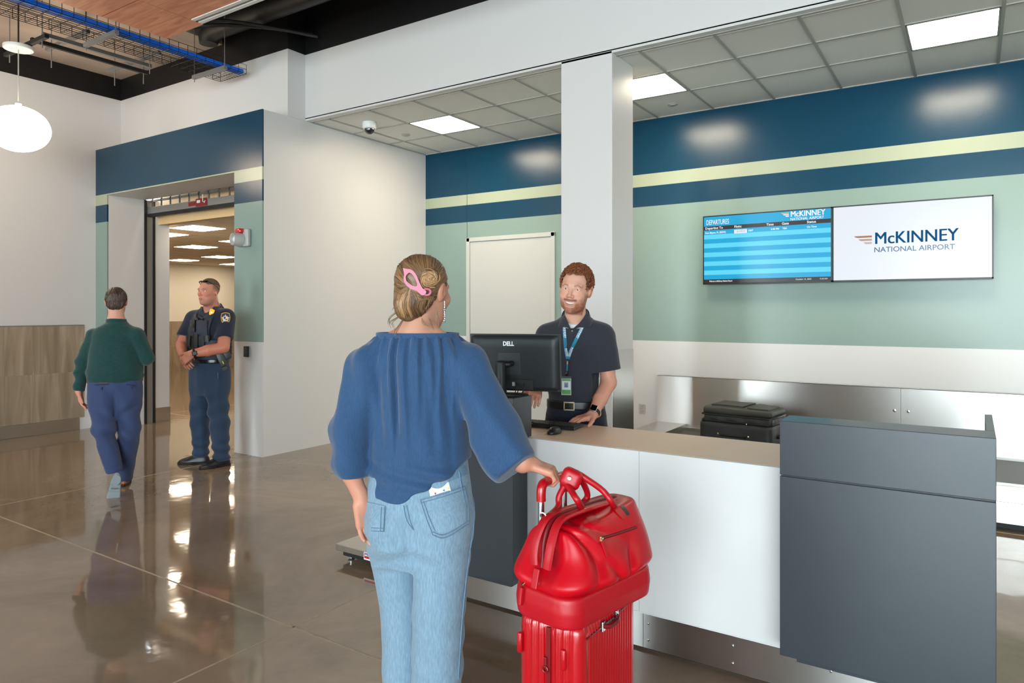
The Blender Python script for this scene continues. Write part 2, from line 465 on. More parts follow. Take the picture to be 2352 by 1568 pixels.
hn = ['nearest lit panel', 'second nearest lit panel', 'third lit panel', 'lit panel close to the end wall, left', 'lit panel cut by the right jamb, upper', 'lit panel cut by the hallway side wall', 'lit panel close to the end wall, right'] 
for (x, y), n in zip(hl, hn):
    L = thing('hall_ceiling_light', n + ' on the hallway ceiling', 'ceiling light', (x, y, HZ), group='lit panels on the hallway ceiling')
    MB().box(x - 0.29, x + 0.29, y - 0.27, y + 0.27, HZ - 0.006, HZ - 0.002).build('diffuser', M_lamp2, L)
    for sy in (-0.285, 0.27): MB().box(x - 0.305, x + 0.305, y + sy, y + sy + 0.015, HZ - 0.008, HZ).build('frame', M_tbar, L)
hk = struct('baseboard_hall', MB().box(-9.9, -9.444, 5.36, 5.572, 0, 0.2), M_steel2, 'steel kick plate at the hallway corner', 'baseboard')

struct('wall_sky_seal', MB().box(XL, -6.6, 5.445, 5.6, HZ + 0.03, ZPT + 0.05), M_hallceil, 'added wall keeping sky light out between portal and hallway ceiling')  # added to stop sky light leaking in above the hallway ceiling
# shell of the big hall: roof deck, window wall behind, right wall
struct('ceiling', MB().box(XL, -7.45, YW, YU, 4.71, 5.0), mat('brown_grey_deck', (192, 174, 158), 0.8, var=(2, 0.15)), 'low brown grey roof deck over the left side', 'ceiling')
struct('ceiling', MB().box(XL, XR, YW, YH + 0.2, ZTOP, ZTOP + 0.2), M_black, 'black roof deck high over the hall', 'ceiling')
struct('wall_right', MB().box(XR, XR + 0.15, YW, YB, 0, ZTOP), M_white, 'white right wall of the hall, outside the picture')
ww = MB()
xs = [XL] + [v for w in WINS for v in w] + [XR]
for k in range(0, len(xs), 2): ww.box(xs[k], xs[k + 1], WIN_Y - 0.15, WIN_Y, 0, ZTOP)
for a_, b_ in WINS: ww.box(a_, b_, WIN_Y - 0.15, WIN_Y, WZ1, ZTOP).box(a_, b_, WIN_Y - 0.15, WIN_Y, 0, WZ0)
struct('wall_window', ww, mat('tan_wall_paint', (188, 164, 144), 0.5), 'tan wall with tall windows behind the viewpoint')
M_glass = bpy.data.materials.new('window_glass'); M_glass.use_nodes = True
nt = M_glass.node_tree; nt.nodes.clear()
o_ = nt.nodes.new('ShaderNodeOutputMaterial'); tr = nt.nodes.new('ShaderNodeBsdfTransparent'); gl = nt.nodes.new('ShaderNodeBsdfGlossy'); mx = nt.nodes.new('ShaderNodeMixShader')
gl.inputs['Roughness'].default_value = 0.02; mx.inputs[0].default_value = 0.05; tr.inputs[0].default_value = (0.93, 0.96, 0.95, 1)
nt.links.new(tr.outputs[0], mx.inputs[1]); nt.links.new(gl.outputs[0], mx.inputs[2]); nt.links.new(mx.outputs[0], o_.inputs[0])
for n, (a_, b_) in enumerate(WINS):
    w = thing('window_%d' % (n + 1), 'tall glazed window behind the viewpoint', 'window', ((a_ + b_) / 2, WIN_Y, WZ0), kind='structure', group='tall windows')
    fm = MB()
    for x in (a_, (a_ + b_) / 2 - 0.03, b_ - 0.06): fm.box(x, x + 0.06, WIN_Y - 0.1, WIN_Y - 0.02, WZ0, WZ1)
    for z in (WZ0, 2.5, WZ1 - 0.06): fm.box(a_, b_, WIN_Y - 0.1, WIN_Y - 0.02, z, z + 0.06)
    fm.build('window_frame', M_alum, w)
    MB().box(a_, b_, WIN_Y - 0.065, WIN_Y - 0.06, WZ0, WZ1).build('pane', M_glass, w)
# ------------------------------------------------------------------ implicit-surface modelling (soft bodies, cloth, bags)
def at(px, py, d):
    """a point of the place, noted from its picture position and its distance in front of the viewpoint"""
    u = (px - 1176) / 1606.0; v = (713 - py) / 1606.0
    c, s = math.cos(YAW), math.sin(YAW)
    return np.array([d * (-s + u * c), d * (c + u * s), EYE + d * v])
def A3(*a): return np.array(a, np.float32)
def smin(a, b, k):
    h = np.clip(0.5 + 0.5 * (b - a) / k, 0, 1)
    return b + (a - b) * h - k * h * (1 - h)
def smax(a, b, k): return -smin(-a, -b, k)
def rcone(P, a, b, ra, rb):
    a = np.asarray(a, np.float32); ba = np.asarray(b, np.float32) - a
    pa = P - a
    t = np.clip(pa @ ba / float(ba @ ba), 0, 1)
    return np.linalg.norm(pa - t[:, None] * ba, axis=1) - (ra + (rb - ra) * t)
def ell(P, c, r, R=None):
    q = P - np.asarray(c, np.float32)
    if R is not None: q = q @ np.asarray(R, np.float32)
    r = np.asarray(r, np.float32)
    k0 = np.linalg.norm(q / r, axis=1); k1 = np.linalg.norm(q / (r * r), axis=1) + 1e-9
    return k0 * (k0 - 1) / k1
def rbox(P, c, h, r, R=None):
    q = P - np.asarray(c, np.float32)
    if R is not None: q = q @ np.asarray(R, np.float32)
    q = np.abs(q) - (np.asarray(h, np.float32) - r)
    return np.linalg.norm(np.maximum(q, 0), axis=1) + np.minimum(q.max(1), 0) - r
def chain(P, pts, rs, k=0.01):
    d = None
    for i in range(len(pts) - 1):
        e = rcone(P, pts[i], pts[i + 1], rs[i], rs[i + 1])
        d = e if d is None else smin(d, e, k)
    return d
def loftz(P, zs, cx, cy, rx, ry, R=None, o=None, power=2.0):
    """vertical loft of (super)elliptic sections"""
    q = P if o is None else P - np.asarray(o, np.float32)
    if R is not None: q = q @ np.asarray(R, np.float32)
    z = q[:, 2]
    f = lambda v: np.interp(z, zs, v).astype(np.float32)
    a, b = f(rx), f(ry)
    x = q[:, 0] - f(cx); y = q[:, 1] - f(cy)
    if power == 2.0:
        k0 = np.sqrt((x / a) ** 2 + (y / b) ** 2); k1 = np.sqrt((x / a ** 2) ** 2 + (y / b ** 2) ** 2) + 1e-6
        d = k0 * (k0 - 1) / k1
    else:
        k0 = (np.abs(x / a) ** power + np.abs(y / b) ** power) ** (1 / power)
        d = (k0 - 1) * np.minimum(a, b)
    d = np.where(k0 < 1e-3, -np.minimum(a, b), d)
    return np.maximum(d, np.maximum(zs[0] - z, z - zs[-1])).astype(np.float32)
def wob(P, f, seed=0):
    """cheap smooth pseudo-noise in about -1..1"""
    s = seed * 1.7
    x, y, z = P[:, 0] * f, P[:, 1] * f, P[:, 2] * f
    return (np.sin(x * 1.0 + 1.3 * np.sin(y * 0.9 + s) + s) * np.sin(y * 1.1 + 1.1 * np.sin(z * 0.8 + 2 * s)) + np.sin(z * 1.2 + 1.2 * np.sin(x * 1.05 + s) + 3 * s) * 0.6) / 1.6
def rotz(a): return np.array([[math.cos(a), -math.sin(a), 0], [math.sin(a), math.cos(a), 0], [0, 0, 1]])
def rotx(a): return np.array([[1, 0, 0], [0, math.cos(a), -math.sin(a)], [0, math.sin(a), math.cos(a)]])
def roty(a): return np.array([[math.cos(a), 0, math.sin(a)], [0, 1, 0], [-math.sin(a), 0, math.cos(a)]])

def surface(fn, lo, hi, h, S=6):
    """polygonise fn(P)<=0 inside the box lo..hi with cell h (surface nets, evaluated only near the surface)"""
    lo = np.asarray(lo, np.float64); hi = np.asarray(hi, np.float64)
    nc = np.ceil((hi - lo) / (h * S)).astype(int) + 1
    n = nc * S
    cs = h * S
    g = np.stack(np.meshgrid(*[lo[i] + cs * (np.arange(nc[i]) + 0.5) - h * 0.5 for i in range(3)], indexing='ij'), -1).reshape(-1, 3).astype(np.float32)
    dc = fn(g).reshape(nc)
    F = np.repeat(np.repeat(np.repeat(dc, S, 0), S, 1), S, 2).astype(np.float32)
    act = np.argwhere(np.abs(dc) < cs * 1.35)
    if len(act) == 0: return np.zeros((0, 3)), []
    off = np.stack(np.meshgrid(*[np.arange(S)] * 3, indexing='ij'), -1).reshape(-1, 3)
    for i0 in range(0, len(act), 3000):
        idx = (act[i0:i0 + 3000, None, :] * S + off[None]).reshape(-1, 3)
        F[idx[:, 0], idx[:, 1], idx[:, 2]] = fn((lo + idx * h).astype(np.float32))
    # closed at the box
    F[0] = F[-1] = np.maximum(F[0], h); F[:, 0] = F[:, -1] = h; F[:, :, 0] = F[:, :, -1] = h; F[0] = F[-1] = h
    I = F < 0
    c8 = [I[a:n[0] - 1 + a, b:n[1] - 1 + b, c:n[2] - 1 + c] for a in (0, 1) for b in (0, 1) for c in (0, 1)]
    s = np.zeros(c8[0].shape, np.int8)
    for c in c8: s += c
    cells = np.argwhere((s > 0) & (s < 8))
    ids = -np.ones(c8[0].shape, np.int32); ids[cells[:, 0], cells[:, 1], cells[:, 2]] = np.arange(len(cells))
    acc = np.zeros((len(cells), 3)); cnt = np.zeros(len(cells))
    corners = [(a, b, c) for a in (0, 1) for b in (0, 1) for c in (0, 1)]
    val = {k: F[cells[:, 0] + k[0], cells[:, 1] + k[1], cells[:, 2] + k[2]] for k in corners}
    for k in corners:
        for ax in range(3):
            if k[ax] == 0:
                k2 = tuple(1 if i == ax else k[i] for i in range(3))
                v0, v1 = val[k], val[k2]
                m = (v0 < 0) != (v1 < 0)
                t = v0[m] / (v0[m] - v1[m])
                p = np.tile(np.array(k, float), (m.sum(), 1)); p[:, ax] = t
                acc[m] += p; cnt[m] += 1
    V = lo + (cells + acc / cnt[:, None]) * h
    Q = []
    for ax in range(3):
        b, c = (ax + 1) % 3, (ax + 2) % 3
        sl0 = [slice(1, n[i] - 1) for i in range(3)]; sl1 = list(sl0)
        sl0[ax] = slice(0, n[ax] - 1); sl1[ax] = slice(1, n[ax])
        i0, i1 = I[tuple(sl0)], I[tuple(sl1)]
        e = np.argwhere(i0 != i1)
        st = np.array([1, 1, 1]); st[ax] = 0
        inside = i0[e[:, 0], e[:, 1], e[:, 2]]
        e = e + st
        def cid(db, dc_):
            q = e.copy(); q[:, b] -= db; q[:, c] -= dc_
            q = np.minimum(q, np.array(ids.shape) - 1)
            return ids[q[:, 0], q[:, 1], q[:, 2]]
        quad = np.stack([cid(1, 1), cid(0, 1), cid(0, 0), cid(1, 0)], 1)
        quad[~inside] = quad[~inside][:, ::-1]
        Q.append(quad[(quad >= 0).all(1)])
    return V, np.concatenate(Q)

def nets(name, fn, lo, hi, h, material, parent=None, color=None, smooth=1, origin=None):
    V, Q = surface(fn, lo, hi, h)
    if smooth and len(Q):                                   # light relaxation against stair steps
        for _ in range(smooth):
            acc = np.zeros_like(V); cnt = np.zeros(len(V))
            for a, b in ((0, 1), (1, 2), (2, 3), (3, 0)):
                np.add.at(acc, Q[:, a], V[Q[:, b]]); np.add.at(acc, Q[:, b], V[Q[:, a]])
                np.add.at(cnt, Q[:, a], 1); np.add.at(cnt, Q[:, b], 1)
            V = V * 0.5 + 0.5 * acc / np.maximum(cnt, 1)[:, None]
    me = bpy.data.meshes.new(name)
    me.vertices.add(len(V)); me.vertices.foreach_set('co', V.astype(np.float32).ravel())
    me.loops.add(len(Q) * 4); me.loops.foreach_set('vertex_index', Q.astype(np.int32).ravel())
    me.polygons.add(len(Q)); me.polygons.foreach_set('loop_start', np.arange(0, len(Q) * 4, 4, dtype=np.int32))
    me.update(calc_edges=True)
    me.polygons.foreach_set('use_smooth', np.ones(len(Q), bool))
    if color is not None:
        c = np.ones((len(V), 4), np.float32); c[:, :3] = color(V.astype(np.float32))
        at_ = me.color_attributes.new('Col', 'FLOAT_COLOR', 'POINT'); at_.data.foreach_set('color', c.ravel())
    return link_mesh(name, me, material, parent, origin)

def bvh_of(o):
    me = o.data; off = wloc(o)
    return BVHTree.FromPolygons([v.co + off for v in me.vertices], [list(p.vertices) for p in me.polygons])
def drape(bvh, pts, d, lift=0.002):
    """move points along direction d onto a surface; returns lifted points"""
    out = []; d = Vector(d).normalized()
    for p in pts:
        hit = bvh.ray_cast(Vector(p) - d * 0.5, d)
        if hit[0] is None:
            n = bvh.find_nearest(Vector(p)); out.append(n[0] + n[1] * lift)
        else: out.append(hit[0] - d * lift * 0.6 + hit[1] * lift * 0.4)
    return out
def spline(pts, n):
    """Catmull-Rom through pts"""
    p = [np.asarray(q, float) for q in pts]; p = [2 * p[0] - p[1]] + p + [2 * p[-1] - p[-2]]
    out = []; m = len(p) - 3
    for i in range(n):
        t = i / (n - 1) * m; k = min(int(t), m - 1); t -= k
        a, b, c, d = p[k:k + 4]
        out.append(0.5 * ((2 * b) + (c - a) * t + (2 * a - 5 * b + 4 * c - d) * t * t + (3 * b - a - 3 * c + d) * t ** 3))
    return out
def patch(name, bvh, poly, d, up, thick, material, parent, n=8, lift=0.001):
    """a thin sheet cut to a 4-corner outline and draped on a surface along d; poly = 4 corners (tl, tr, br, bl)"""
    tl, tr, br, bl = [np.asarray(q, float) for q in poly]
    rows = []
    for i in range(n + 1):
        r = []
        for j in range(n + 1):
            a, b = i / n, j / n
            r.append((tl * (1 - b) + tr * b) * (1 - a) + (bl * (1 - b) + br * b) * a)
        rows.append(drape(bvh, r, d, lift + thick))
    dn = Vector(d).normalized()
    mb = MB(); mb.grid(rows)
    back = [[p + dn * (thick + lift + 0.002) for p in r] for r in rows]
    mb.grid(back)
    edge = rows[0] + [r[-1] for r in rows[1:]] + rows[-1][-2::-1] + [r[0] for r in rows[-2:0:-1]]
    edb = back[0] + [r[-1] for r in back[1:]] + back[-1][-2::-1] + [r[0] for r in back[-2:0:-1]]
    edge.append(edge[0]); edb.append(edb[0])
    mb.grid([edge, edb])
    return mb.build(name, material, parent, smooth=True)
# ------------------------------------------------------------------ overhead: wood cloud, cable tray, pendants, pipes
cl = thing('wood_ceiling_panel', 'suspended wood laminate ceiling panel with dark joints and a slot diffuser', 'ceiling panel', (-4.6, 0.5, 4.2))
CX, CY = [-6.57, -5.953, -4.72, -3.49, -2.26], [3.84, 3.225, 1.99, 0.76, -0.47, -1.7]
for i in range(4):
    for j in range(5):
        x0, x1, y1, y0 = CX[i] + 0.005, CX[i + 1] - 0.005, CY[j] - 0.005, CY[j + 1] + 0.005
        if i == 1 and j == 0:
            MB().box(x0, x1, y0, y1 - 0.13, 4.2, 4.225).build('wood_panel', M_woodceil, cl)
        elif i > 1 and j == 0:
            MB().box(x0, x1, y0, y1 - 0.13, 4.2, 4.225).build('wood_panel', M_woodceil, cl)
        else: MB().box(x0, x1, y0, y1, 4.2, 4.225).build('wood_panel', M_woodceil, cl)
MB().box(-6.55, -2.28, -1.68, 3.82, 4.226, 4.27).build('backing', M_black, cl)
for y in (3.72, 3.79): MB().box(-5.94, -2.27, y - 0.018, y + 0.018, 4.192, 4.22).build('slot_diffuser', M_whitepl, cl)
for hx in (-6.3, -4.3, -2.5):
    for hy in (3.5, 1.2, -1.2): MB().cyl((hx, hy, 4.26), (hx, hy, ZTOP), 0.006, 6).build('hanger_rod', M_black, cl)

tr_ = thing('cable_tray', 'black wire mesh cable tray carrying blue cable under the roof', 'cable tray', (-7.04, 2.5, 4.2))
TX0, TX1, TY0, TY1, TZ = -7.28, -6.80, -1.0, 4.9, 4.20
M_wire = mat('black_wire', (34, 32, 31), 0.5, 0.3)
lw = MB()
for k in range(11): lw.cyl((TX0 + 0.048 * k, TY0, TZ), (TX0 + 0.048 * k, TY1, TZ), 0.003, 5)
for x in (TX0, TX1):
    for z in (0.05, 0.1): lw.cyl((x, TY0, TZ + z), (x, TY1, TZ + z), 0.003, 5)
tag(lw.build('long_wires', M_wire, tr_), kind='stuff')
cw = MB(); y = TY0
while y < TY1 + 0.01:
    cw.tube([(TX0, y, TZ + 0.1), (TX0, y, TZ), (TX1, y, TZ), (TX1, y, TZ + 0.1)], 0.003, 5); y += 0.1
tag(cw.build('cross_wires', M_wire, tr_), kind='stuff')
M_bluec = mat('blue_cable', (16, 110, 225), 0.45)
for k in range(9):
    pts = [(-6.83 - 0.021 * (k % 4) + 0.004 * math.sin(yy * 2 + k), yy, TZ + 0.012 + 0.016 * (k // 4)) for yy in np.linspace(TY0, TY1 - 0.02, 26)]
    MB().tube(pts, 0.0085, 6).build('blue_cable', M_bluec, tr_, smooth=True)
for y in (0.2, 1.9, 3.45, 4.6):
    MB().box(TX0 - 0.06, TX1 + 0.06, y - 0.02, y + 0.02, TZ - 0.045, TZ - 0.006).build('support_strut', M_alum, tr_)
    for x in (TX0 - 0.04, TX1 + 0.04): MB().cyl((x, y, TZ - 0.08), (x, y, 4.75 if x < -7.2 else ZTOP), 0.005, 6).build('hanger_rod', M_alum, tr_)

M_globe = mat('opal_glass_lit', (255, 252, 246), 0.4, emit=((255, 232, 204), 11.0))
def pendant(x, y, zc, label):
    g = thing('globe_pendant', label, 'pendant light', (x, y, zc - 0.29), group='opal globe pendants')
    prof = [(0.0001, -0.232)] + [(0.287 * math.cos(t), 0.232 * math.sin(t) * (1 if t < 0 else 1.0)) for t in np.linspace(-1.45, 1.40, 18)] + [(0.0001, 0.232)]
    MB().lathe(prof, (x, y, zc), 32).build('globe', M_globe, g, smooth=True)
    MB().cyl((x, y, zc + 0.225), (x, y, zc + 0.26), 0.03, 12).build('cap', M_whitepl, g, smooth=True)
    MB().cyl((x, y, zc + 0.25), (x, y, 4.24), 0.006, 8).build('cord', M_graypl, g)
    MB().lathe([(0.001, 0), (0.13, 0), (0.135, 0.01), (0.135, 0.035), (0.001, 0.036)], (x, y, 4.235), 28).build('canopy', M_whitepl, g, smooth=True)
    MB().cyl((x, y, 4.27), (x, y, 4.72), 0.008, 6).build('stem', M_black, g)
pendant(-8.21, 3.21, 3.42, 'glowing white globe pendant at the upper left')
pendant(-8.21, 0.2, 3.42, 'added globe pendant out of view left of the viewpoint, for extra light')  # added globe outside the view, brightens the hall
pendant(-8.21, -2.8, 3.42, 'added globe pendant out of view near the window wall, for extra light')  # second added globe, also unseen, more warm light from behind

fr = thing('unistrut_frame', 'dark strut frame hung beside the globe pendant canopy', 'strut frame', (-8.3, 3.6, 4.3))
for a_, b_, n_ in [((-8.7, 3.28, 4.30), (-7.75, 3.28, 4.30), M_black), ((-8.5, 3.6, 4.42), (-7.6, 3.6, 4.42), M_alum), ((-8.1, 3.28, 4.34), (-8.1, 4.5, 4.34), M_black), ((-7.85, 3.28, 4.34), (-7.85, 4.4, 4.34), M_alum), ((-8.6, 4.3, 4.40), (-7.5, 4.3, 4.40), M_alum)]:
    a_, b_ = np.array(a_), np.array(b_)
    if abs(a_[0] - b_[0]) > 0.1: MB().box(a_[0], b_[0], a_[1] - 0.02, a_[1] + 0.02, a_[2] - 0.02, a_[2] + 0.02).build('strut', n_, fr)
    else: MB().box(a_[0] - 0.02, a_[0] + 0.02, a_[1], b_[1], a_[2] - 0.02, a_[2] + 0.02).build('strut', n_, fr)
for x, y in ((-8.45, 4.3), (-7.7, 4.3), (-8.4, 3.6), (-8.6, 3.28), (-7.85, 3.28), (-8.1, 4.45)): MB().cyl((x, y, 4.2), (x, y, 4.72), 0.006, 6).build('rod', M_alum, fr)

M_pipe = mat('black_painted_duct', (44, 41, 40), 0.5)
tag(MB().tube([(-7.36, 4.80, 4.62), (-7.36, 4.80, 4.68), (-7.3, 4.80, 4.74), (-7.2, 4.80, 4.76), (XR - 0.1, 4.80, 4.76)], [0.10, 0.115, 0.115, 0.112, 0.112], 18).build('round_duct', M_pipe, None, smooth=True), 'black round duct running along the dark upper wall', 'duct')
tag(MB().tube(spline([(-6.9, 4.2, 4.5), (-6.6, 4.45, 4.55), (-6.35, 4.85, 4.6), (-6.1, 5.24, 4.6)], 14), 0.022, 8).build('conduit', M_pipe, None, smooth=True), 'thin black conduit bent towards the header wall', 'conduit')
tag(MB().tube(spline([(-6.85, 4.15, 4.54), (-6.52, 4.42, 4.57), (-6.27, 4.82, 4.575), (-6.02, 5.24, 4.56)], 14), 0.018, 8).build('conduit', M_pipe, None, smooth=True), 'thin black conduit just above the bent conduit', 'conduit')

# ------------------------------------------------------------------ on the ceiling and walls
dc_ = thing('dome_camera', 'white dome security camera on the left bay ceiling', 'camera', (-5.72, 5.73, ZC))
MB().lathe([(0.001, 0), (0.078, 0), (0.08, -0.01), (0.08, -0.06), (0.072, -0.075), (0.056, -0.078)][::-1], (-5.72, 5.73, ZC + 0.004), 28).build('housing', M_whitepl, dc_, smooth=True)
MB().lathe([(0.056 * math.cos(t), -0.074 - 0.06 * math.sin(t)) for t in np.linspace(0, 1.55, 9)], (-5.72, 5.73, ZC), 24).build('dome', mat('smoked_dome', (18, 19, 22), 0.05, coat=1), dc_, smooth=True)
for (x, y), l in zip([(-5.746, 6.368), (-2.597, 6.951)], ['round white sprinkler cover beside the dome camera', 'round sprinkler cover beside the column light']):
    s_ = thing('sprinkler_cover', l, 'sprinkler', (x, y, ZC), group='sprinkler covers')
    MB().lathe([(0.001, 0.004), (0.05, 0.004), (0.05, -0.004), (0.001, -0.006)], (x, y, ZC), 24).build('cover_plate', M_tbar, s_, smooth=True)
    MB().lathe([(0.001, 0.004), (0.035, 0.004), (0.035, -0.012), (0.001, -0.013)], (x, y, ZC), 24).build('cap', M_graypl, s_, smooth=True)

hs = thing('horn_strobe', 'grey alarm horn with red beacon on the mint portal jamb', 'alarm', (-6.56, YP, 2.23))
M_horn = mat('light_grey_plastic', (178, 180, 176), 0.4)
MB().box(-6.64, -6.45, YP - 0.05, YP, 2.235, 2.425).build('back_box', M_horn, hs, smooth=True, bevel=0.018, seg=3)
MB().lathe([(0.001, 0.0), (0.075, 0.0), (0.07, 0.07), (0.062, 0.10), (0.055, 0.10), (0.04, 0.07), (0.001, 0.065)], (0, 0, 0), 28, Matrix.Translation((-6.565, YP - 0.045, 2.31)) @ Matrix.Rotation(math.pi / 2 , 4, 'X') @ Matrix.Rotation(-0.15, 4, 'Y')).build('horn', M_horn, hs, smooth=True)
MB().lathe([(0.001, 0), (0.028, 0), (0.026, 0.006), (0.001, 0.008)], (0, 0, 0), 20, Matrix.Translation((-6.575, YP - 0.118, 2.31)) @ Matrix.Rotation(math.pi / 2, 4, 'X')).build('speaker_cone', M_whitepl, hs, smooth=True)
MB().box(-6.615, -6.515, YP - 0.095, YP - 0.03, 2.375, 2.43).build('red_beacon', mat('red_lens', (200, 12, 20), 0.12, coat=1), hs, smooth=True, bevel=0.02, seg=3)

cr = thing('card_reader', 'black card reader on the white part of the portal jamb', 'card reader', (-6.505, YP, 1.05))
MB().box(-6.545, -6.465, YP - 0.012, YP, 1.05, 1.17).build('base_plate', M_graypl, cr, bevel=0.004)
MB().box(-6.548, -6.475, YP - 0.03, YP - 0.012, 1.052, 1.168).build('reader_face', M_blackpl, cr, bevel=0.005)
kp = MB()
for r in range(4):
    for c in range(3): kp.box(-6.537 + c * 0.018, -6.525 + c * 0.018, YP - 0.0312, YP - 0.029, 1.09 + r * 0.017, 1.101 + r * 0.017)
tag(kp.build('keys', mat('key_grey', (70, 72, 75), 0.4), cr), kind='stuff')

ol = thing('wall_outlet', 'steel duplex outlet plate on the white back wall beside the conveyor', 'outlet', (-3.102, YB, 0.39))
MB().box(-3.140, -3.064, YB - 0.006, YB, 0.395, 0.505).build('cover_plate', M_steel, ol, bevel=0.002)
for z in (0.425, 0.475): MB().box(-3.118, -3.086, YB - 0.009, YB - 0.005, z - 0.016, z + 0.016).build('socket', M_graypl, ol, bevel=0.003)

# roll down grille inside the portal
gr = thing('rolling_grille', 'raised roll down grille with grey bottom bar inside the portal', 'grille', (-8.1, 5.27, 0))
MB().box(-9.44, -6.76, 5.24, 5.30, 2.87, 2.96).build('bottom_bar', M_alum, gr, bevel=0.004)
MB().box(-9.44, -6.76, 5.245, 5.295, 2.83, 2.87).build('rubber_seal', M_rubber, gr)
M_bar = mat('grille_grey', (130, 126, 120), 0.4, 0.7)
MB().box(-9.44, -6.76, 5.262, 5.272, 3.03, 3.06).build('grille_rail', M_bar, gr)
x = -9.36
while x < -6.8:
    MB().box(x - 0.011, x + 0.011, 5.262, 5.275, 2.955, 3.12).build('grille_link', M_bar, gr); x += 0.215
for x0, sx in ((-9.45, 1), (-6.75, -1)):
    MB().box(min(x0, x0 + sx * 0.012), max(x0, x0 + sx * 0.012), 5.20, 5.235, 0, 3.06).build('guide_edge', M_blackpl, gr)
    MB().box(min(x0, x0 + sx * 0.012), max(x0, x0 + sx * 0.012), 5.315, 5.35, 0, 3.06).build('guide_edge', M_blackpl, gr)
    MB().box(min(x0, x0 + sx * 0.006), max(x0, x0 + sx * 0.006), 5.235, 5.315, 0, 3.06).build('guide_channel', M_alum, gr)
M_redsign = mat('red_sign', (128, 22, 26), 0.4)
rs_ = MB().box(-8.30, -8.06, 5.232, 5.238, 2.875, 2.975).build('warning_sign', M_redsign, gr)
MB().box(-8.46, -8.30, 5.232, 5.238, 2.895, 2.945).build('warning_sign', M_redsign, gr)
MB().box(-8.27, -8.2, 5.228, 5.233, 2.92, 2.955).build('sign_mark', M_whitepl, rs_)
MB().tube([(-8.13, 5.22, 3.02), (-8.13, 5.222, 2.93), (-8.09, 5.222, 2.915), (-8.08, 5.222, 2.94)], 0.006, 6).build('hook', M_whitepl, gr, smooth=True)
MB().box(-9.45, -6.75, 5.40, 5.44, 2.74, 3.2).build('hood', mat('hood_tan', (226, 190, 140), 0.6), gr)

# ------------------------------------------------------------------ wall screens
M_bezel = mat('screen_bezel', (28, 29, 31), 0.35)
def emi(name, col, st): return mat(name, (5, 5, 5), 0.25, emit=(col, st * 0.70))
M_cy1 = emi('screen_cyan', (0, 172, 224), 1.0); M_cy2 = emi('screen_light_cyan', (95, 220, 252), 1.0); M_scw = emi('screen_white', (235, 240, 248), 1.0)
M_scb = emi('screen_dark', (52, 42, 44), 0.9); M_txt = emi('screen_text_white', (250, 252, 255), 1.0); M_navy = emi('screen_text_blue', (22, 90, 138), 0.9); M_cop = emi('screen_copper', (184, 116, 78), 0.9)
M_cop2 = emi('screen_copper_pale', (196, 158, 136), 0.9); M_gry = emi('screen_pale_grey', (196, 192, 190), 0.9); M_gold = emi('screen_gold', (232, 200, 130), 1.0)
SY = 7.25
def wing(parent, x, z, k, cols, y):
    for n, (l, dz, c) in enumerate(zip((1.0, 0.75, 0.45), (0, -0.20, -0.40), cols)):
        poly = [(x, z + dz * k), (x - l * k, z + dz * k), (x - l * k * 0.93, z + (dz - 0.07) * k), (x - l * k * 0.78, z + (dz - 0.12) * k), (x, z + (dz - 0.12) * k)]
        MB().prism([(a, b) for a, b in poly], 0, 0.0008, Matrix.Translation((0, y, 0)) @ Matrix.Rotation(math.pi / 2, 4, 'X')).build('logo_wing', c, parent)
def frame_tv(name, x0, x1, label):
    t = thing(name, label, 'screen', ((x0 + x1) / 2, SY, 1.82))
    z0, z1 = 1.823, 2.54
    MB().box(x0 + 0.2, x1 - 0.2, SY + 0.045, YB, 2.0, 2.35).build('wall_mount', M_blackpl, t)
    MB().box(x0, x1, SY, SY + 0.05, z0, z1).build('housing', M_bezel, t, bevel=0.003)
    for (a, b, c, d) in ((x0, x1, z1 - 0.012, z1), (x0, x1, z0, z0 + 0.014), (x0, x0 + 0.011, z0, z1), (x1 - 0.011, x1, z0, z1)):
        MB().box(a, b, SY - 0.004, SY, c, d).build('bezel', M_bezel, t)
    return t, x0 + 0.011, x1 - 0.011, z0 + 0.014, z1 - 0.012
t, a, b, z0, z1 = frame_tv('display_screen', -2.375, -1.125, 'wall screen listing departures in blue rows')
MB().box(a, b, SY - 0.001, SY, z0, z1).build('screen', M_cy1, t)
W_, H_ = b - a, z1 - z0
MB().box(a, b, SY - 0.0018, SY - 0.001, z1 - 0.20 * H_, z1 - 0.142 * H_).build('heading_bar', M_scb, t)
MB().box(a, b, SY - 0.0018, SY - 0.001, z0, z0 + 0.056 * H_).build('footer_bar', M_scb, t)
rh = (0.80 - 0.056) * H_ / 11
for k in range(11):
    if k % 2 == 1: MB().box(a, b, SY - 0.0018, SY - 0.001, z1 - 0.20 * H_ - (k + 1) * rh, z1 - 0.20 * H_ - k * rh).build('list_row', M_cy2, t)
def stx(s, u, v, size, m=M_txt, w=None, bold=0.0, sp=1.0): return text_mesh(s, size, (a + u * W_, SY - 0.0026, z1 - v * H_), WALLTXT, m, t, bold=bold, width=w, spacing=sp)
stx('DEPARTURES', 0.018, 0.118, 0.072, w=0.235)
for s_, u in (('Departing To', 0.01), ('Flight', 0.255), ('Time', 0.515), ('Gate', 0.635), ('Status', 0.825)): stx(s_, u, 0.187, 0.034, bold=0.0006)
for s_, u in (('Fort Myers, FL (RSW)', 0.01), ('2307', 0.37), ('2:40 PM', 0.55), ('TBA', 0.64), ('On Time', 0.825)): stx(s_, u, 0.252, 0.024, bold=0.0006)
MB().box(a + 0.255 * W_, a + 0.36 * W_, SY - 0.0026, SY - 0.002, z1 - 0.272 * H_, z1 - 0.215 * H_).build('airline_tile', M_scw, t)
text_mesh('avelo', 0.042, (a + 0.275 * W_, SY - 0.0032, z1 - 0.256 * H_), WALLTXT, M_gry, t)
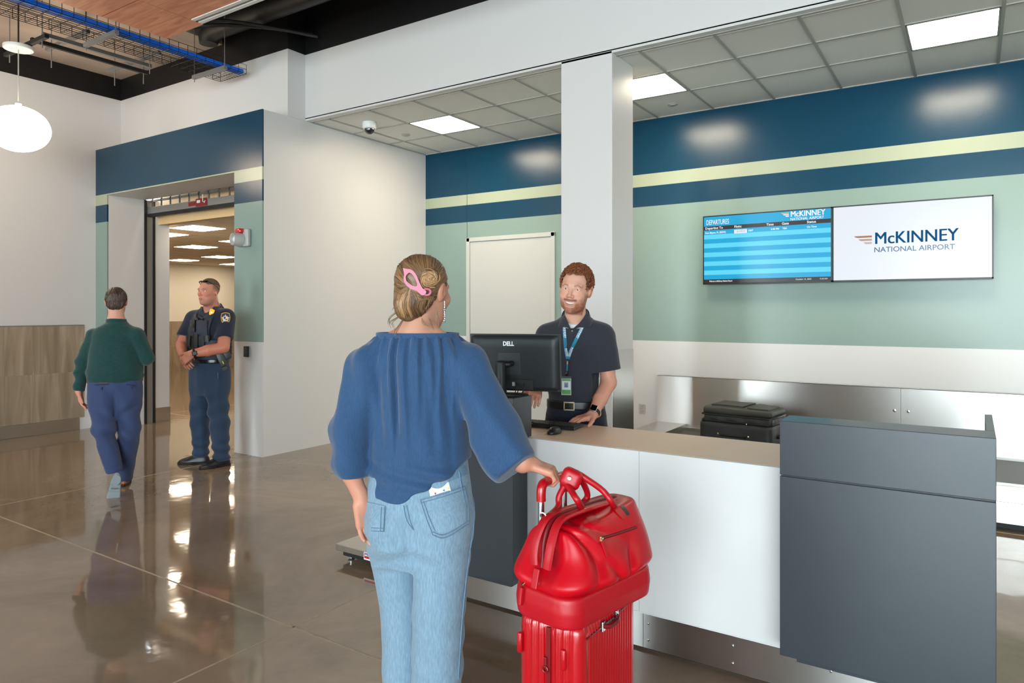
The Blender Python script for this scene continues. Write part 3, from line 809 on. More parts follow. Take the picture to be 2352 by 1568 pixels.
stx('Welcome to McKinney National Airport', 0.045, 0.982, 0.022, w=0.24, bold=0.0004); stx('October 13, 2025', 0.74, 0.982, 0.02); stx('9:18 AM', 0.92, 0.982, 0.02)
[stx('McKINNEY', 0.70 + dx, 0.083, 0.078, w=0.312) for dx in (0, 0.0028)]; stx('NATIONAL AIRPORT', 0.70, 0.134, 0.036, w=0.305, bold=0.0004)
wing(t, a + 0.69 * W_, z1 - 0.02 * H_, 0.075, (M_gold, M_txt, M_txt), SY - 0.0026)
t, a, b, z0, z1 = frame_tv('display_screen', -1.123, 0.143, 'wall screen showing the airport logo on white')
W_, H_ = b - a, z1 - z0
MB().box(a, b, SY - 0.001, SY, z0, z1).build('screen', M_scw, t)
[stx('McKINNEY', 0.275 + dx, 0.525, 0.155, M_navy, w=0.648) for dx in (0, 0.0025, 0.005)]; stx('NATIONAL AIRPORT', 0.275, 0.635, 0.066, M_navy, w=0.63, bold=0.0006)
wing(t, a + 0.262 * W_, z1 - 0.408 * H_, 0.15, (M_cop, M_cop2, M_gry), SY - 0.0026)

# ------------------------------------------------------------------ baggage conveyor along the back wall
cv = thing('baggage_conveyor', 'stainless baggage conveyor with dark belt along the back wall', 'conveyor', (1.5, 6.6, 0))
cvx0, cvx1 = -2.88, 6.5
for g0, g1 in ((cvx0, -0.55), (-0.548, 2.4), (2.402, cvx1)):
    MB().box(g0, g1, 7.235, 7.25, 0.30, 0.846).box(g0, g1, 7.235, YB, 0.843, 0.846).build('back_guard', M_mirror, cv)
for k in range(9):
    x = -2.4 + k * 0.5; MB().lathe([(0.001, 0.003), (0.006, 0.002), (0.007, 0)], (x, 7.30, 0.846), 8).build('screw', M_screw, cv)
for x in (-0.60, -0.49):
    MB().lathe([(0.001, 0.006), (0.012, 0.004), (0.015, 0)], (0, 0, 0), 12, Matrix.Translation((x, 7.235, 0.64)) @ Matrix.Rotation(math.pi / 2, 4, 'X')).build('bolt', M_screw, cv, smooth=True)
MB().box(cvx0, -2.55, 6.02, 7.235, 0.20, 0.345).build('end_plate', M_steel2, cv, bevel=0.004)
MB().box(-2.55, cvx1, 6.14, 7.235, 0.26, 0.29).build('belt', mat('grey_black_belt', (74, 73, 72), 0.55, bump=(300, 0.3, 0.002)), cv)
MB().box(-2.55, cvx1, 6.02, 6.14, 0.20, 0.315).build('front_rail', M_steel, cv, bevel=0.004)
MB().box(-2.55, cvx1, 7.20, 7.236, 0.28, 0.31).build('rear_rail', M_steel2, cv)
for g0, g1 in ((cvx0, -0.9), (-0.898, 1.9), (1.902, cvx1)): MB().box(g0, g1, 6.03, 6.05, 0.05, 0.21).build('front_fascia', M_mirror, cv)
MB().box(cvx0 + 0.05, cvx1 - 0.05, 6.1, 7.2, 0.0, 0.06).build('plinth', M_rubber, cv)

# ------------------------------------------------------------------ check-in desk
M_lamw = mat('white_laminate', (222, 222, 222), 0.30, var=(5, 0.012))
M_lamg = mat('dark_grey_laminate', (58, 64, 70), 0.28, bump=(500, 0.05, 0.001))
M_top = mat('beige_worktop', (240, 212, 186), 0.35, var=(70, 0.03, (0.2, 1, 1)))
DX0, DX1 = -2.56, 0.064
ck = thing('check_in_counter', 'white fronted check in counter on a steel kick plate', 'counter', ((DX0 + DX1) / 2, 3.2, 0))
MB().box(-1.866, -1.27, 2.97, 2.99, 0.183, 0.9115).build('front_panel', M_lamw, ck, bevel=0.0015, seg=1)
MB().box(-1.2685, -0.63, 2.97, 2.99, 0.183, 0.9115).build('front_panel', M_lamw, ck, bevel=0.0015, seg=1)
MB().box(DX0 + 0.03, DX1 - 0.03, 2.99, 3.42, 0.17, 0.885).build('carcass', M_lamw, ck)
for g0, g1 in ((DX0 + 0.02, -1.262), (-1.26, DX1 - 0.02)): 
    kk = MB().box(g0, g1, 3.0, 3.012, 0.012, 0.178).build('kick_plate', M_steel, ck)
    for x in ([-2.3, -1.9] if g0 < -2 else [-1.235, -0.855, -0.47]):
        if -1.9 > x > -2.25: continue
        for z in (0.05, 0.125) if x > -1.5 else (0.06,):
            MB().lathe([(0.001, 0.004), (0.005, 0.003), (0.006, 0)], (0, 0, 0), 10, Matrix.Translation((x, 3.0, z)) @ Matrix.Rotation(math.pi / 2, 4, 'X')).build('screw', M_screw, kk, smooth=True)
MB().box(DX0 + 0.03, DX1 - 0.03, 3.02, 3.40, 0, 0.172).build('plinth', M_rubber, ck)
wt = MB().box(-1.866, -0.63, 2.991, 3.50, 0.886, 0.912).build('worktop', M_top, None, bevel=0.002)
tag(wt, 'beige worktop lying on the white check in counter', 'worktop')
def tower(x0, x1, label, lip_side):
    tw = thing('desk_end_panel', label, 'desk panel', ((x0 + x1) / 2, 2.93, 0.17), group='dark grey end panels of the check in desk')
    MB().box(x0, x1, 2.84, 2.966, 0.213, 0.908).build('lower_panel', M_lamg, tw, bevel=0.002)
    MB().box(x0, x1, 2.84, 3.01, 0.914, 1.123).build('upper_panel', M_lamg, tw, bevel=0.002)
    MB().box(x0 + 0.004, x1 - 0.004, 2.848, 2.966, 0.905, 0.917).build('reveal_joint', M_blackpl, tw)
    MB().box(x0 + 0.05, x1 - 0.05, 2.90, 3.0, 0.175, 0.213).build('spacer', M_lamg, tw)
    xs_ = x1 - 0.026 if lip_side > 0 else x0
    MB().box(xs_, xs_ + 0.026, 3.01, 3.48, 0.914, 1.123).build('side_return', M_lamg, tw, bevel=0.002)
    MB().box(xs_, xs_ + 0.026, 2.97, 3.48, 0.20, 0.908).build('side_panel', M_lamg, tw, bevel=0.002)
tower(DX0, -1.868, 'dark grey raised desk panel under the monitor', -1)
tower(-0.628, DX1, 'dark grey raised desk panel at the right end of the counter', 1)
tag(MB().box(DX0 + 0.03, -1.87, 2.99, 3.5, 0.886, 0.911).build('worktop', M_top, None, bevel=0.002), 'short beige worktop behind the monitor panel', 'worktop')
tag(MB().box(-0.626, DX1 - 0.03, 2.99, 3.5, 0.886, 0.911).build('worktop', M_top, None, bevel=0.002), 'short beige worktop behind the right end panel', 'worktop')

# monitor seen from the back, on the left panel
mo = thing('monitor', 'black monitor seen from the back on the grey desk panel', 'monitor', (-2.02, 2.92, 1.123))
M_mon = mat('dark_slate_plastic', (30, 35, 38), 0.42, spec=0.35)
mo_n = np.array([0.30, -0.954]); mo_n /= np.linalg.norm(mo_n)             # outward normal of the back
tx = np.array([-mo_n[1], mo_n[0]])                                       # to the right as seen from behind
mc = np.array([-1.955, 2.985])
Rm = Matrix(((tx[0], -mo_n[0], 0), (tx[1], -mo_n[1], 0), (0, 0, 1)))       # local x = right, y = away from viewer, z = up
tilt = Matrix.Rotation(-0.0, 3, 'X')
TM = Matrix.Translation((mc[0], mc[1], 1.137)) @ Rm.to_4x4() @ Matrix.Rotation(0.09, 4, 'X')
hw_ = 0.238
MB().box(-hw_, hw_, 0.02, 0.04, 0, 0.292, TM).build('bezel', M_blackpl, mo, bevel=0.002)
sh = MB(); n_ = 24; rows = []
for i in range(n_ + 1):
    r = []
    for j in range(n_ + 1):
        u = -1 + 2 * j / n_; v = i / n_
        e = min(1, (1 - abs(u)) / 0.16) ; e2 = min(1, min(v / 0.06, (1 - v) / 0.22))
        dep = 0.02 * (1 - (1 - e) ** 2) ** 0.5 * (1 - (1 - e2) ** 2) ** 0.5
        r.append(TM @ Vector((u * (hw_ - 0.002), 0.022 - dep, 0.003 + v * 0.286)))
    rows.append(r)
sh.grid(rows); sh.build('back_shell', M_mon, mo, smooth=True, auto=1.2)
MB().box(-0.085, 0.035, 0.0005, 0.003, 0.085, 0.20, TM).build('mount_plate', mat('slate_edge', (35, 39, 42), 0.45), mo, bevel=0.001)
MB().box(-0.16, 0.10, -0.0005, 0.002, 0.012, 0.058, TM).build('port_recess', M_rubber, mo)
MB().box(-0.16, 0.10, -0.004, 0.0, 0.058, 0.064, TM).build('port_ledge', M_mon, mo)
MB().box(-0.01, 0.004, -0.006, 0.0, 0.03, 0.05, TM).build('plug', M_graypl, mo)
for k, px_ in enumerate((0.012, 0.024, 0.05)):
    MB().tube([TM @ Vector(q) for q in spline([(px_, -0.002, 0.045), (px_ + 0.004, -0.02, 0.02), (px_ - 0.01, -0.018, -0.018)], 8)], 0.0025, 6).build('cable', M_rubber, mo)
st = MB().lathe([(0.001, -0.02), (0.026, -0.02), (0.026, 0.155), (0.022, 0.162), (0.001, 0.164)], (0, 0, 0), 24, TM @ Matrix.Translation((-0.055, -0.045, 0))).build('stand_column', M_mon, mo, smooth=True)
MB().tube([TM @ Vector(q) for q in ((-0.055, -0.045, 0.145), (-0.02, -0.03, 0.145), (-0.01, 0.004, 0.145))], 0.015, 12).build('stand_arm', M_blackpl, mo, smooth=True)
MB().lathe([(0.001, 0.010), (0.085, 0.008), (0.09, 0.0), (0.001, 0)], (0, 0, 0), 28, Matrix.Translation((mc[0] + mo_n[0] * 0.03, mc[1] + mo_n[1] * 0.03, 1.1232)) @ Matrix.Scale(0.62, 4, (0, 1, 0))).build('stand_base', M_blackpl, mo, smooth=True)
text_mesh('D\u0190LL'.replace('\u0190', 'E'), 0.030, TM @ Vector((-0.055, -0.0015, 0.236)), (Rm @ Matrix(((1, 0, 0), (0, 0, -1), (0, 1, 0)))), mat('silver_print', (235, 237, 240), 0.3), mo, bold=0.0012, width=0.058)

# keyboard and mouse on the worktop
KB = thing('keyboard', 'black keyboard on the beige worktop by the clerk', 'keyboard', (-1.93, 3.3, 0.912))
ka = at(1222, 972, 3.92); kb = at(1310, 975, 3.92)
kd = np.array([0.96, 0.10]); kd = kd / np.linalg.norm(kd)
kx = Matrix(((kd[0], -kd[1], 0), (kd[1], kd[0], 0), (0, 0, 1)))
KM = Matrix.Translation((-1.80, 3.335, 0.912)) @ kx.to_4x4()
MB().box(-0.40, 0.03, -0.065, 0.065, 0.003, 0.02, KM).build('keyboard_body', M_blackpl, KB, bevel=0.004)
M_key = mat('black_keycap', (38, 39, 41), 0.45)
key0 = None
for r in range(5):
    for c in range(22):
        if r == 4 and 4 <= c <= 8: continue
        q = KM @ Vector((-0.388 + c * 0.0188, -0.052 + (4 - r) * 0.0215 - 0.0, 0.02))
        if key0 is None:
            key0 = MB().box(-0.388, -0.372, 0.028, 0.046, 0.019, 0.026, KM).build('key', M_key, KB, bevel=0.0015, seg=1); k0q = KM @ Vector((-0.388, 0.034, 0.02))
            key0.location = (q - k0q)
        else:
            t = key0.copy(); COL.objects.link(t); t.parent = KB; t.location = q - k0q
ms = thing('computer_mouse', 'black mouse beside the keyboard and the grey panel', 'mouse', (-1.81, 3.14, 0.912))
nets('mouse_shell', lambda P: smax(ell(P, (-1.815, 3.15, 0.915), (0.032, 0.055, 0.034)), -(P[:, 2] - 0.9125), 0.004), (-1.87, 3.08, 0.905), (-1.77, 3.22, 0.96), 0.004, M_blackpl, ms)
MB().cyl((-1.815, 3.105, 0.936), (-1.815, 3.125, 0.944), 0.004, 8).build('scroll_wheel', M_key, ms)

# floor scale left of the desk
sc_ = thing('baggage_scale', 'low stainless platform scale on the floor left of the desk', 'scale', (-2.98, 3.3, 0))
MB().box(-3.305, -2.66, 3.02, 3.64, 0.065, 0.105).build('platform', M_steel2, sc_, bevel=0.003)
MB().box(-3.27, -2.69, 3.05, 3.61, 0.03, 0.066).build('base_frame', M_blackpl, sc_)
for x in (-3.23, -2.73):
    for y in (3.08, 3.58): MB().lathe([(0.02, 0), (0.022, 0.008), (0.010, 0.012), (0.010, 0.02), (0.016, 0.021), (0.016, 0.032)], (x, y, 0), 14).build('foot', M_screw, sc_, smooth=True)
M_dec = mat('white_decal', (230, 230, 230), 0.4)
dl = MB().box(-3.06, -2.80, 3.0185, 3.02, 0.055, 0.10).build('maker_label', M_dec, sc_)
MB().box(-3.055, -2.805, 3.0178, 3.0186, 0.064, 0.078).build('label_band', mat('label_red', (190, 24, 32), 0.4), dl)
text_mesh('PENNSYLVANIA', 0.022, (-3.055, 3.0178, 0.081), WALLTXT, mat('label_navy', (24, 40, 110), 0.4), dl, width=0.24, bold=0.0004)
# ------------------------------------------------------------------ luggage
M_red = mat('glossy_red_shell', (180, 6, 20), 0.28, coat=0.4)
M_redd = mat('deep_red_trim', (120, 6, 16), 0.4)
M_nyl = mat('red_nylon', (196, 2, 24), 0.36, bump=(900, 0.15, 0.0006), spec=0.35)
M_lea = mat('red_leather', (182, 8, 26), 0.42, bump=(420, 0.12, 0.0006))
M_gold2 = mat('pale_gold', (226, 200, 150), 0.2, 1.0)
sx0, sx1, sy0, sy1, sz0, sz1 = -1.213, -0.983, 1.868, 2.28, 0.055, 0.60
rsu = thing('rolling_suitcase', 'glossy red ribbed hard shell suitcase standing under the red bag', 'suitcase', ((sx0 + sx1) / 2, (sy0 + sy1) / 2, 0))
def case_outline(n=460):
    """perimeter of the shell seen from above, with pressed ribs; returns (x, y, nx, ny)"""
    r = 0.035; w, l = sx1 - sx0, sy1 - sy0
    segs = [('s', (sx0 + r, sy0), (sx1 - r, sy0), (0, -1)), ('c', (sx1 - r, sy0 + r), -math.pi / 2), ('s', (sx1, sy0 + r), (sx1, sy1 - r), (1, 0)), ('c', (sx1 - r, sy1 - r), 0),
            ('s', (sx1 - r, sy1), (sx0 + r, sy1), (0, 1)), ('c', (sx0 + r, sy1 - r), math.pi / 2), ('s', (sx0, sy1 - r), (sx0, sy0 + r), (-1, 0)), ('c', (sx0 + r, sy0 + r), math.pi)]
    out = []
    for s in segs:
        if s[0] == 's':
            a, b = np.array(s[1]), np.array(s[2]); L = np.linalg.norm(b - a); m = int(L / 0.0026)
            for i in range(m):
                t = i / m; p = a + (b - a) * t; nx, ny = s[3]
                if nx:   # broad face: fine ribs
                    dsp = 0.0035 * max(-0.5, math.cos(2 * math.pi * (t * L) / 0.0182)) if 0.012 < t * L < L - 0.012 else 0.0
                else:    # narrow face: three bold ribs each side of a flat zip channel
                    q = abs(t - 0.5) * L
                    dsp = -0.006 if q < 0.016 else (0.004 * max(-0.4, math.cos(2 * math.pi * (q - 0.03) / 0.026)) if q < 0.075 else 0)
                out.append((p[0] + nx * dsp, p[1] + ny * dsp, nx, ny))
        else:
            for i in range(10):
                an = s[2] + (math.pi / 2) * i / 10
                out.append((s[1][0] + r * math.cos(an), s[1][1] + r * math.sin(an), math.cos(an), math.sin(an)))
    return out
ol_ = case_outline(); mb = MB(); rows = []
R_ = 0.04
levels = [(sz0 + R_ * (1 - math.cos(t)), -R_ * (1 - math.sin(t))) for t in np.linspace(0, math.pi / 2, 6)] + [(z, 0) for z in np.linspace(sz0 + R_ + 0.02, sz1 - R_ - 0.02, 12)] + [(sz1 - R_ * (1 - math.cos(t)), -R_ * (1 - math.sin(t))) for t in np.linspace(math.pi / 2, 0, 7)]
for z, ins in levels: rows.append([(x + nx * ins, y + ny * ins, z) for x, y, nx, ny in ol_] + [(ol_[0][0] + ol_[0][2] * ins, ol_[0][1] + ol_[0][3] * ins, z)])
mb.grid(rows); n0 = len(mb.v)
mb.f.append(list(range(len(rows[0]) - 1))); mb.mi.append(0); mb.f.append(list(range(n0 - len(rows[0]), n0 - 1))); mb.mi.append(0)
mb.build('ribbed_shell', M_red, rsu, smooth=True, auto=1.0)
xm = (sx0 + sx1) / 2
for sy_ in (sy0 - 0.001, sy1 - 0.005): MB().box(xm - 0.0075, xm + 0.0075, sy_, sy_ + 0.008, sz0 + 0.03, sz1 - 0.03).build('zip', M_redd, rsu)
zp = MB().tube([(xm - 0.008 + 0.009 * math.cos(t), sy0 - 0.006, 0.44 + 0.009 * math.sin(t)) for t in np.linspace(0, 6.28, 17)], 0.0025, 6).build('zip_pull', M_redd, rsu, smooth=True)
MB().box(xm - 0.013, xm - 0.003, sy0 - 0.008, sy0 - 0.001, 0.452, 0.478).build('slider', M_redd, zp, bevel=0.002)
for x, z in ((sx0 + 0.012, 0.50), (sx1 - 0.060, 0.487)): MB().box(x - 0.008, x + 0.010, sy0 - 0.012, sy0 + 0.004, z - 0.033, z + 0.033).build('bumper', M_red, rsu, smooth=True, bevel=0.007, seg=3)
MB().box(sx1 - 0.002, sx1 + 0.004, sy0 + 0.03, sy1 - 0.03, sz1 - 0.052, sz1 - 0.047).build('shell_rim', M_redd, rsu)
for y in (2.00, 2.10): MB().box(sx1 - 0.004, sx1 + 0.012, y - 0.010, y + 0.010, sz1 - 0.062, sz1 - 0.030).build('handle_mount', M_screw, rsu, bevel=0.003)
MB().tube(spline([(sx1 + 0.006, 2.00, sz1 - 0.046), (sx1 + 0.020, 2.02, sz1 - 0.05), (sx1 + 0.022, 2.05, sz1 - 0.05), (sx1 + 0.020, 2.08, sz1 - 0.05), (sx1 + 0.006, 2.10, sz1 - 0.046)], 12), 0.008, 8).build('side_handle', M_redd, rsu, smooth=True)
for x in (sx0 + 0.04, sx1 - 0.04):
    for y in (sy0 + 0.045, sy1 - 0.045):
        w_ = MB().tube([(x - 0.012, y, 0.024), (x - 0.011, y, 0.024), (x + 0.011, y, 0.024), (x + 0.012, y, 0.024)], [0.018, 0.024, 0.024, 0.018], 18).build('wheel', M_rubber, rsu, smooth=True)
        MB().box(x - 0.018, x + 0.018, y - 0.016, y + 0.016, 0.036, 0.062).build('wheel_fork', M_blackpl, w_, bevel=0.004)
TX = -1.165
for y in (1.936, 2.089): MB().tube([(TX, y, 0.58), (TX, y, 0.955)], 0.0105, 12).build('trolley_tube', mat('bright_aluminium', (206, 210, 216), 0.25, 1.0), rsu, smooth=True)
MB().tube(spline([(TX, 1.936, 0.935), (TX, 1.936, 0.965), (TX, 1.944, 0.985), (TX, 1.965, 0.99), (TX, 2.06, 0.99), (TX, 2.081, 0.985), (TX, 2.089, 0.965), (TX, 2.089, 0.935)], 30), 0.0155, 12).build('trolley_grip', M_red, rsu, smooth=True)

# soft red bag on top
bang = math.atan2(0.98, 0.19)
Rb = np.stack([np.array([math.cos(bang), math.sin(bang), 0]), np.array([-math.sin(bang), math.cos(bang), 0]), np.array([0, 0, 1.0])], 1)   # cols: length, width (-X side), up
bo = np.array([-1.058, 2.036, 0.602])
bag = thing('travel_bag', 'soft red nylon weekender bag sitting on the red suitcase', 'bag', tuple(bo))
def bag_base(P):
    q = (P - bo.astype(np.float32)) @ Rb.astype(np.float32)
    d2 = np.stack([np.abs(q[:, 0]) - (0.232 - 0.075), np.abs(q[:, 1]) - (0.132 - 0.075)], 1)
    o2 = np.linalg.norm(np.maximum(d2, 0), axis=1) + np.minimum(d2.max(1), 0) - 0.075
    o2 = o2 + 0.006 * np.abs(q[:, 2] - 0.05) / 0.05
    return smax(smax(o2, q[:, 2] - 0.098, 0.012), -q[:, 2], 0.012)
nets('leather_base', bag_base, bo - 0.32, bo + np.array([0.32, 0.32, 0.16]), 0.006, M_lea, bag)
def bag_body(P):
    q = (P - bo.astype(np.float32)) @ Rb.astype(np.float32)
    z = q[:, 2]; h = np.clip((z - 0.085) / 0.225, 0, 1)
    cx_ = 0.016 * h                                      # leans a little
    up_ = np.sin(np.pi * 0.5 * np.clip(h / 0.22, 0, 1))
    Ll = 0.216 + 0.034 * up_ - 0.095 * h ** 1.8
    Lr = 0.214 + 0.036 * up_ - 0.045 * h ** 1.5
    W = 0.112 + 0.044 * up_ - 0.105 * np.clip(h - 0.18, 0, 1) ** 1.15
    x = q[:, 0] - cx_; y = q[:, 1]
    # the near gusset folds inwards under the frame
    Ll = Ll - 0.060 * np.exp(-(y / 0.055) ** 2) * np.exp(-((h - 0.42) / 0.30) ** 2)
    L = np.where(x > 0, Lr, Ll)
    p = 3.4
    k = (np.abs(x / L) ** p + np.abs(y / W) ** p) ** (1 / p)
    d = (k - 1) * np.minimum(L, W) * 0.8
    d = smax(d, z - 0.296 - 0.09 * np.clip(x, -0.2, 0.2), 0.018); d = smax(d, 0.075 - z, 0.01)
    # folds: sharp creases fanning from the frame end and from the base corner
    a = np.arctan2(z - 0.34, x + 0.19); a2 = np.arctan2(z - 0.06, x - 0.02)
    mid = np.sin(np.pi * np.clip(h * 1.02, 0, 1))
    rdg = lambda t: 1 - 2 * np.abs(np.sin(t))
    fold = 0.0085 * rdg(a * 5.5 + 0.9 * np.sin(z * 22) + 0.4) * np.exp(-((x + 0.12) / 0.13) ** 2) * mid
    fold += 0.0075 * rdg(a2 * 4.2 + x * 7 + 0.6) * np.exp(-((z - 0.15) / 0.06) ** 2) * np.exp(-((x - 0.0) / 0.14) ** 2)
    fold += 0.0030 * wob(q, 22, 2) * mid
    return (d + fold) * 0.8
bb = nets('nylon_body', bag_body, bo + np.array([-0.36, -0.36, 0.05]), bo + np.array([0.36, 0.36, 0.36]), 0.0048, M_nyl, bag)
bb_bvh = bvh_of(bb)
e1, e2 = Rb[:, 0], Rb[:, 1]
def bp(u, v, w): return bo + e1 * u + e2 * v + np.array([0, 0, w])
# frame zip along the top, running down the near gusset
zpts = [bp(0.20, 0, 0.27), bp(0.17, 0, 0.305), bp(0.08, 0, 0.312), bp(-0.04, 0.0, 0.310), bp(-0.135, 0, 0.306), bp(-0.178, 0, 0.285), bp(-0.20, 0, 0.24), bp(-0.205, 0, 0.195), bp(-0.21, 0, 0.165)]
MB().tube(spline(zpts, 50), 0.0065, 8).build('top_zip', mat('dark_red_zip', (112, 4, 14), 0.5), bag, smooth=True)
for s in (-1, 1):
    pts = spline([bp(0.17, s * 0.018, 0.300), bp(0.05, s * 0.020, 0.308), bp(-0.10, s * 0.022, 0.308), bp(-0.165, s * 0.026, 0.296), bp(-0.200, s * 0.030, 0.25), bp(-0.214, s * 0.030, 0.205), bp(-0.218, s * 0.026, 0.17)], 40)
    MB().tube(pts, 0.016, 8, flat=0.55).build('frame_strip', M_lea, bag, smooth=True)
MB().box(-0.004, 0.004, -0.012, 0.012, -0.06, 0.0, Matrix.Translation(bp(-0.232, 0, 0.168)) @ Matrix(Rb).to_4x4() @ Matrix.Rotation(0.25, 4, 'Y')).build('zip_tab', M_lea, bag, bevel=0.003)
# slanted pocket zip with pull on the broad side
pz = drape(bb_bvh, spline([at(1378, 1237, 2.1), at(1415, 1226, 2.1), at(1465, 1209, 2.1)], 14), at(1420, 1225, 1.0) - np.array([0, 0, EYE]), 0.002)
MB().tube(pz, 0.0045, 6).build('pocket_zip', mat('dark_red_zip'), bag, smooth=True)
vb_ = at(1390, 1180, 1.0) - np.array([0, 0, EYE])
s0 = pz[0] - Vector(e2) * 0.004
MB().lathe([(0.001, 0.006), (0.007, 0.005), (0.008, 0.0), (0.001, -0.001)], (0, 0, 0), 12, Matrix.Translation(s0) @ Matrix.Rotation(math.pi / 2, 4, 'X')).build('zip_slider', M_gold2, bag, smooth=True)
MB().box(-0.0075, 0.0075, -0.002, 0.002, -0.058, -0.006, Matrix.Translation(s0 - Vector(vb_) * 0.010) @ Matrix(Rb).to_4x4() @ Matrix.Rotation(-0.25, 4, 'Y') @ Matrix.Rotation(-0.25, 4, 'X')).build('zip_tab', M_lea, bag, bevel=0.003)
bz = bvh_of(bpy.data.objects['leather_base'])
s1 = Vector(bp(-0.236, 0.06, 0.096))
MB().box(-0.006, 0.006, -0.006, 0.006, -0.055, 0.0, Matrix.Translation(s1) @ Matrix(Rb).to_4x4() @ Matrix.Rotation(0.15, 4, 'Y')).build('base_zip_tab', M_lea, bag, bevel=0.003)
MB().tube([s1 + Vector((0, 0, 0.006)), s1 + Vector((0.004, 0.01, 0.012))], 0.004, 8).build('base_zip_slider', M_gold2, bag)
# carrying handles gathered by a snap wrap
wrp = at(1312, 1098, 2.27)
vb = at(1390, 1180, 1.0) - np.array([0, 0, EYE])
fp0, fp1 = at(1337, 1172, 2.15), at(1411, 1163, 2.25)
fh = spline([drape(bb_bvh, [fp0], vb, 0.004)[0], at(1327, 1150, 2.19), at(1313, 1128, 2.22), wrp + np.array([-0.012, -0.014, -0.006]), wrp + np.array([0.012, 0.012, 0.014]), at(1352, 1103, 2.27), at(1384, 1126, 2.27), at(1403, 1150, 2.26), drape(bb_bvh, [fp1], vb, 0.004)[0]], 60)
MB().tube(fh, 0.0105, 10).build('front_handle', M_lea, bag, smooth=True)
bh = spline([bp(-0.165, 0.035, 0.29), at(1281, 1165, 2.27), at(1284, 1140, 2.29), wrp + np.array([-0.02, 0.006, -0.02]), wrp + np.array([0.008, 0.022, 0.006]), at(1340, 1110, 2.33), at(1349, 1140, 2.36), bp(0.03, 0.055, 0.29)], 60)
MB().tube(bh, 0.0105, 10).build('rear_handle', M_lea, bag, smooth=True)
for pg in (((1327, 1172), (1342, 1164), (1378, 1197), (1362, 1205)), ((1403, 1163), (1418, 1156), (1446, 1182), (1430, 1192))):
    patch('handle_patch', bb_bvh, [at(x, y, 2.2) for x, y in pg], vb, None, 0.003, M_lea, bag, n=6)
tg = patch('brand_tag', bb_bvh, [at(x, y, 2.2) for x, y in ((1427, 1163), (1434, 1160), (1449, 1181), (1442, 1185))], vb, None, 0.004, M_blackpl, bag, n=4)
wdir = (at(1335, 1108, 2.25) - at(1290, 1085, 2.29)); wdir /= np.linalg.norm(wdir)
cdir = np.array([0.473, -0.886, 0.15]); cdir /= np.linalg.norm(cdir)
wdir = wdir - cdir * (wdir @ cdir); wdir /= np.linalg.norm(wdir)
updir = np.cross(cdir, wdir)
Rw = np.stack([wdir, updir, cdir], 1)
nets('snap_wrap', lambda P: rbox(P, wrp + cdir * 0.006, (0.034, 0.033, 0.026), 0.020, Rw), wrp - 0.08, wrp + 0.08, 0.004, M_lea, bag)
MB().lathe([(0.001, 0.004), (0.006, 0.003), (0.0075, 0), (0.001, -0.001)], (0, 0, 0), 14, Matrix.Translation(wrp + cdir * 0.033 - wdir * 0.006) @ Matrix(Rw).to_4x4()).build('snap_button', M_gold2, bag, smooth=True)
MB().tube([np.asarray(bp(-0.165, 0.035, 0.305)) + 0.010 * (math.cos(t) * np.asarray(wdir) + math.sin(t) * np.array([0, 0, 1.0])) for t in np.linspace(0, 6.28, 15)], 0.0025, 6).build('ring', M_gold2, bag, smooth=True)

# black soft suitcase lying on the belt
M_blk = mat('black_ballistic_nylon', (34, 34, 32), 0.55, bump=(700, 0.3, 0.0008))
M_blk2 = mat('black_piping', (20, 20, 20), 0.45)
M_olv = mat('faded_black_nylon', (48, 47, 41), 0.55, bump=(700, 0.3, 0.0008))
ba = -0.10
RB = rotz(ba); bc = np.array([-1.79, 6.60, 0.292])
bs = thing('soft_suitcase', 'black soft sided suitcase lying flat on the conveyor belt', 'suitcase', tuple(bc))
BM = Matrix.Translation(bc) @ Matrix(RB).to_4x4()
nets('main_body', lambda P: rbox(P, bc + np.array([0, 0, 0.125]), (0.335, 0.225, 0.125), 0.05, RB) + 0.003 * wob(P, 18, 1), bc - 0.45, bc + np.array([0.45, 0.45, 0.32]), 0.009, M_blk, bs)
nets('expansion_gusset', lambda P: rbox(P, bc + np.array([0.02, 0, 0.27]), (0.315, 0.205, 0.045), 0.03, RB) + 0.005 * wob(P, 34, 4), bc + np.array([-0.45, -0.35, 0.18]), bc + np.array([0.45, 0.35, 0.36]), 0.008, M_blk, bs)
lid = nets('lid', lambda P: rbox(P, bc + np.array([0.02, 0, 0.335]), (0.325, 0.215, 0.04), 0.035, RB) + 0.004 * wob(P, 14, 6) + 0.05 * np.clip(((P - bc.astype(np.float32)) @ RB.astype(np.float32))[:, 0] - 0.05, 0, 1), bc + np.array([-0.45, -0.35, 0.26]), bc + np.array([0.45, 0.35, 0.42]), 0.008, M_olv, bs)
lb = bvh_of(lid)
lp = lambda u, v: np.array(BM @ Vector((u, v, 0.37)))
patch('lid_pocket', lb, [lp(-0.24, 0.17), lp(0.06, 0.17), lp(0.06, -0.14), lp(-0.24, -0.14)], (0, 0, -1), None, 0.012, M_olv, bs, n=10)
patch('lid_pocket', lb, [lp(0.10, 0.15), lp(0.29, 0.15), lp(0.29, -0.15), lp(0.10, -0.15)], (0, 0, -1), None, 0.010, M_olv, bs, n=10)
for z in (0.245, 0.30): 
    pts = [BM @ Vector((x, y, z)) for x, y in [(-0.30, -0.212), (0.30, -0.212), (0.335, -0.17), (0.335, 0.17), (0.30, 0.212), (-0.30, 0.212), (-0.318, 0.17), (-0.318, -0.17), (-0.30, -0.212)]]
    MB().tube(pts, 0.007, 6).build('piping', M_blk2, bs, smooth=True)
MB().tube([BM @ Vector(q) for q in spline([(-0.10, -0.222, 0.12), (-0.095, -0.24, 0.122), (0.095, -0.24, 0.122), (0.10, -0.222, 0.12)], 16)], 0.014, 8, flat=0.5).build('grab_handle', M_blk2, bs, smooth=True)
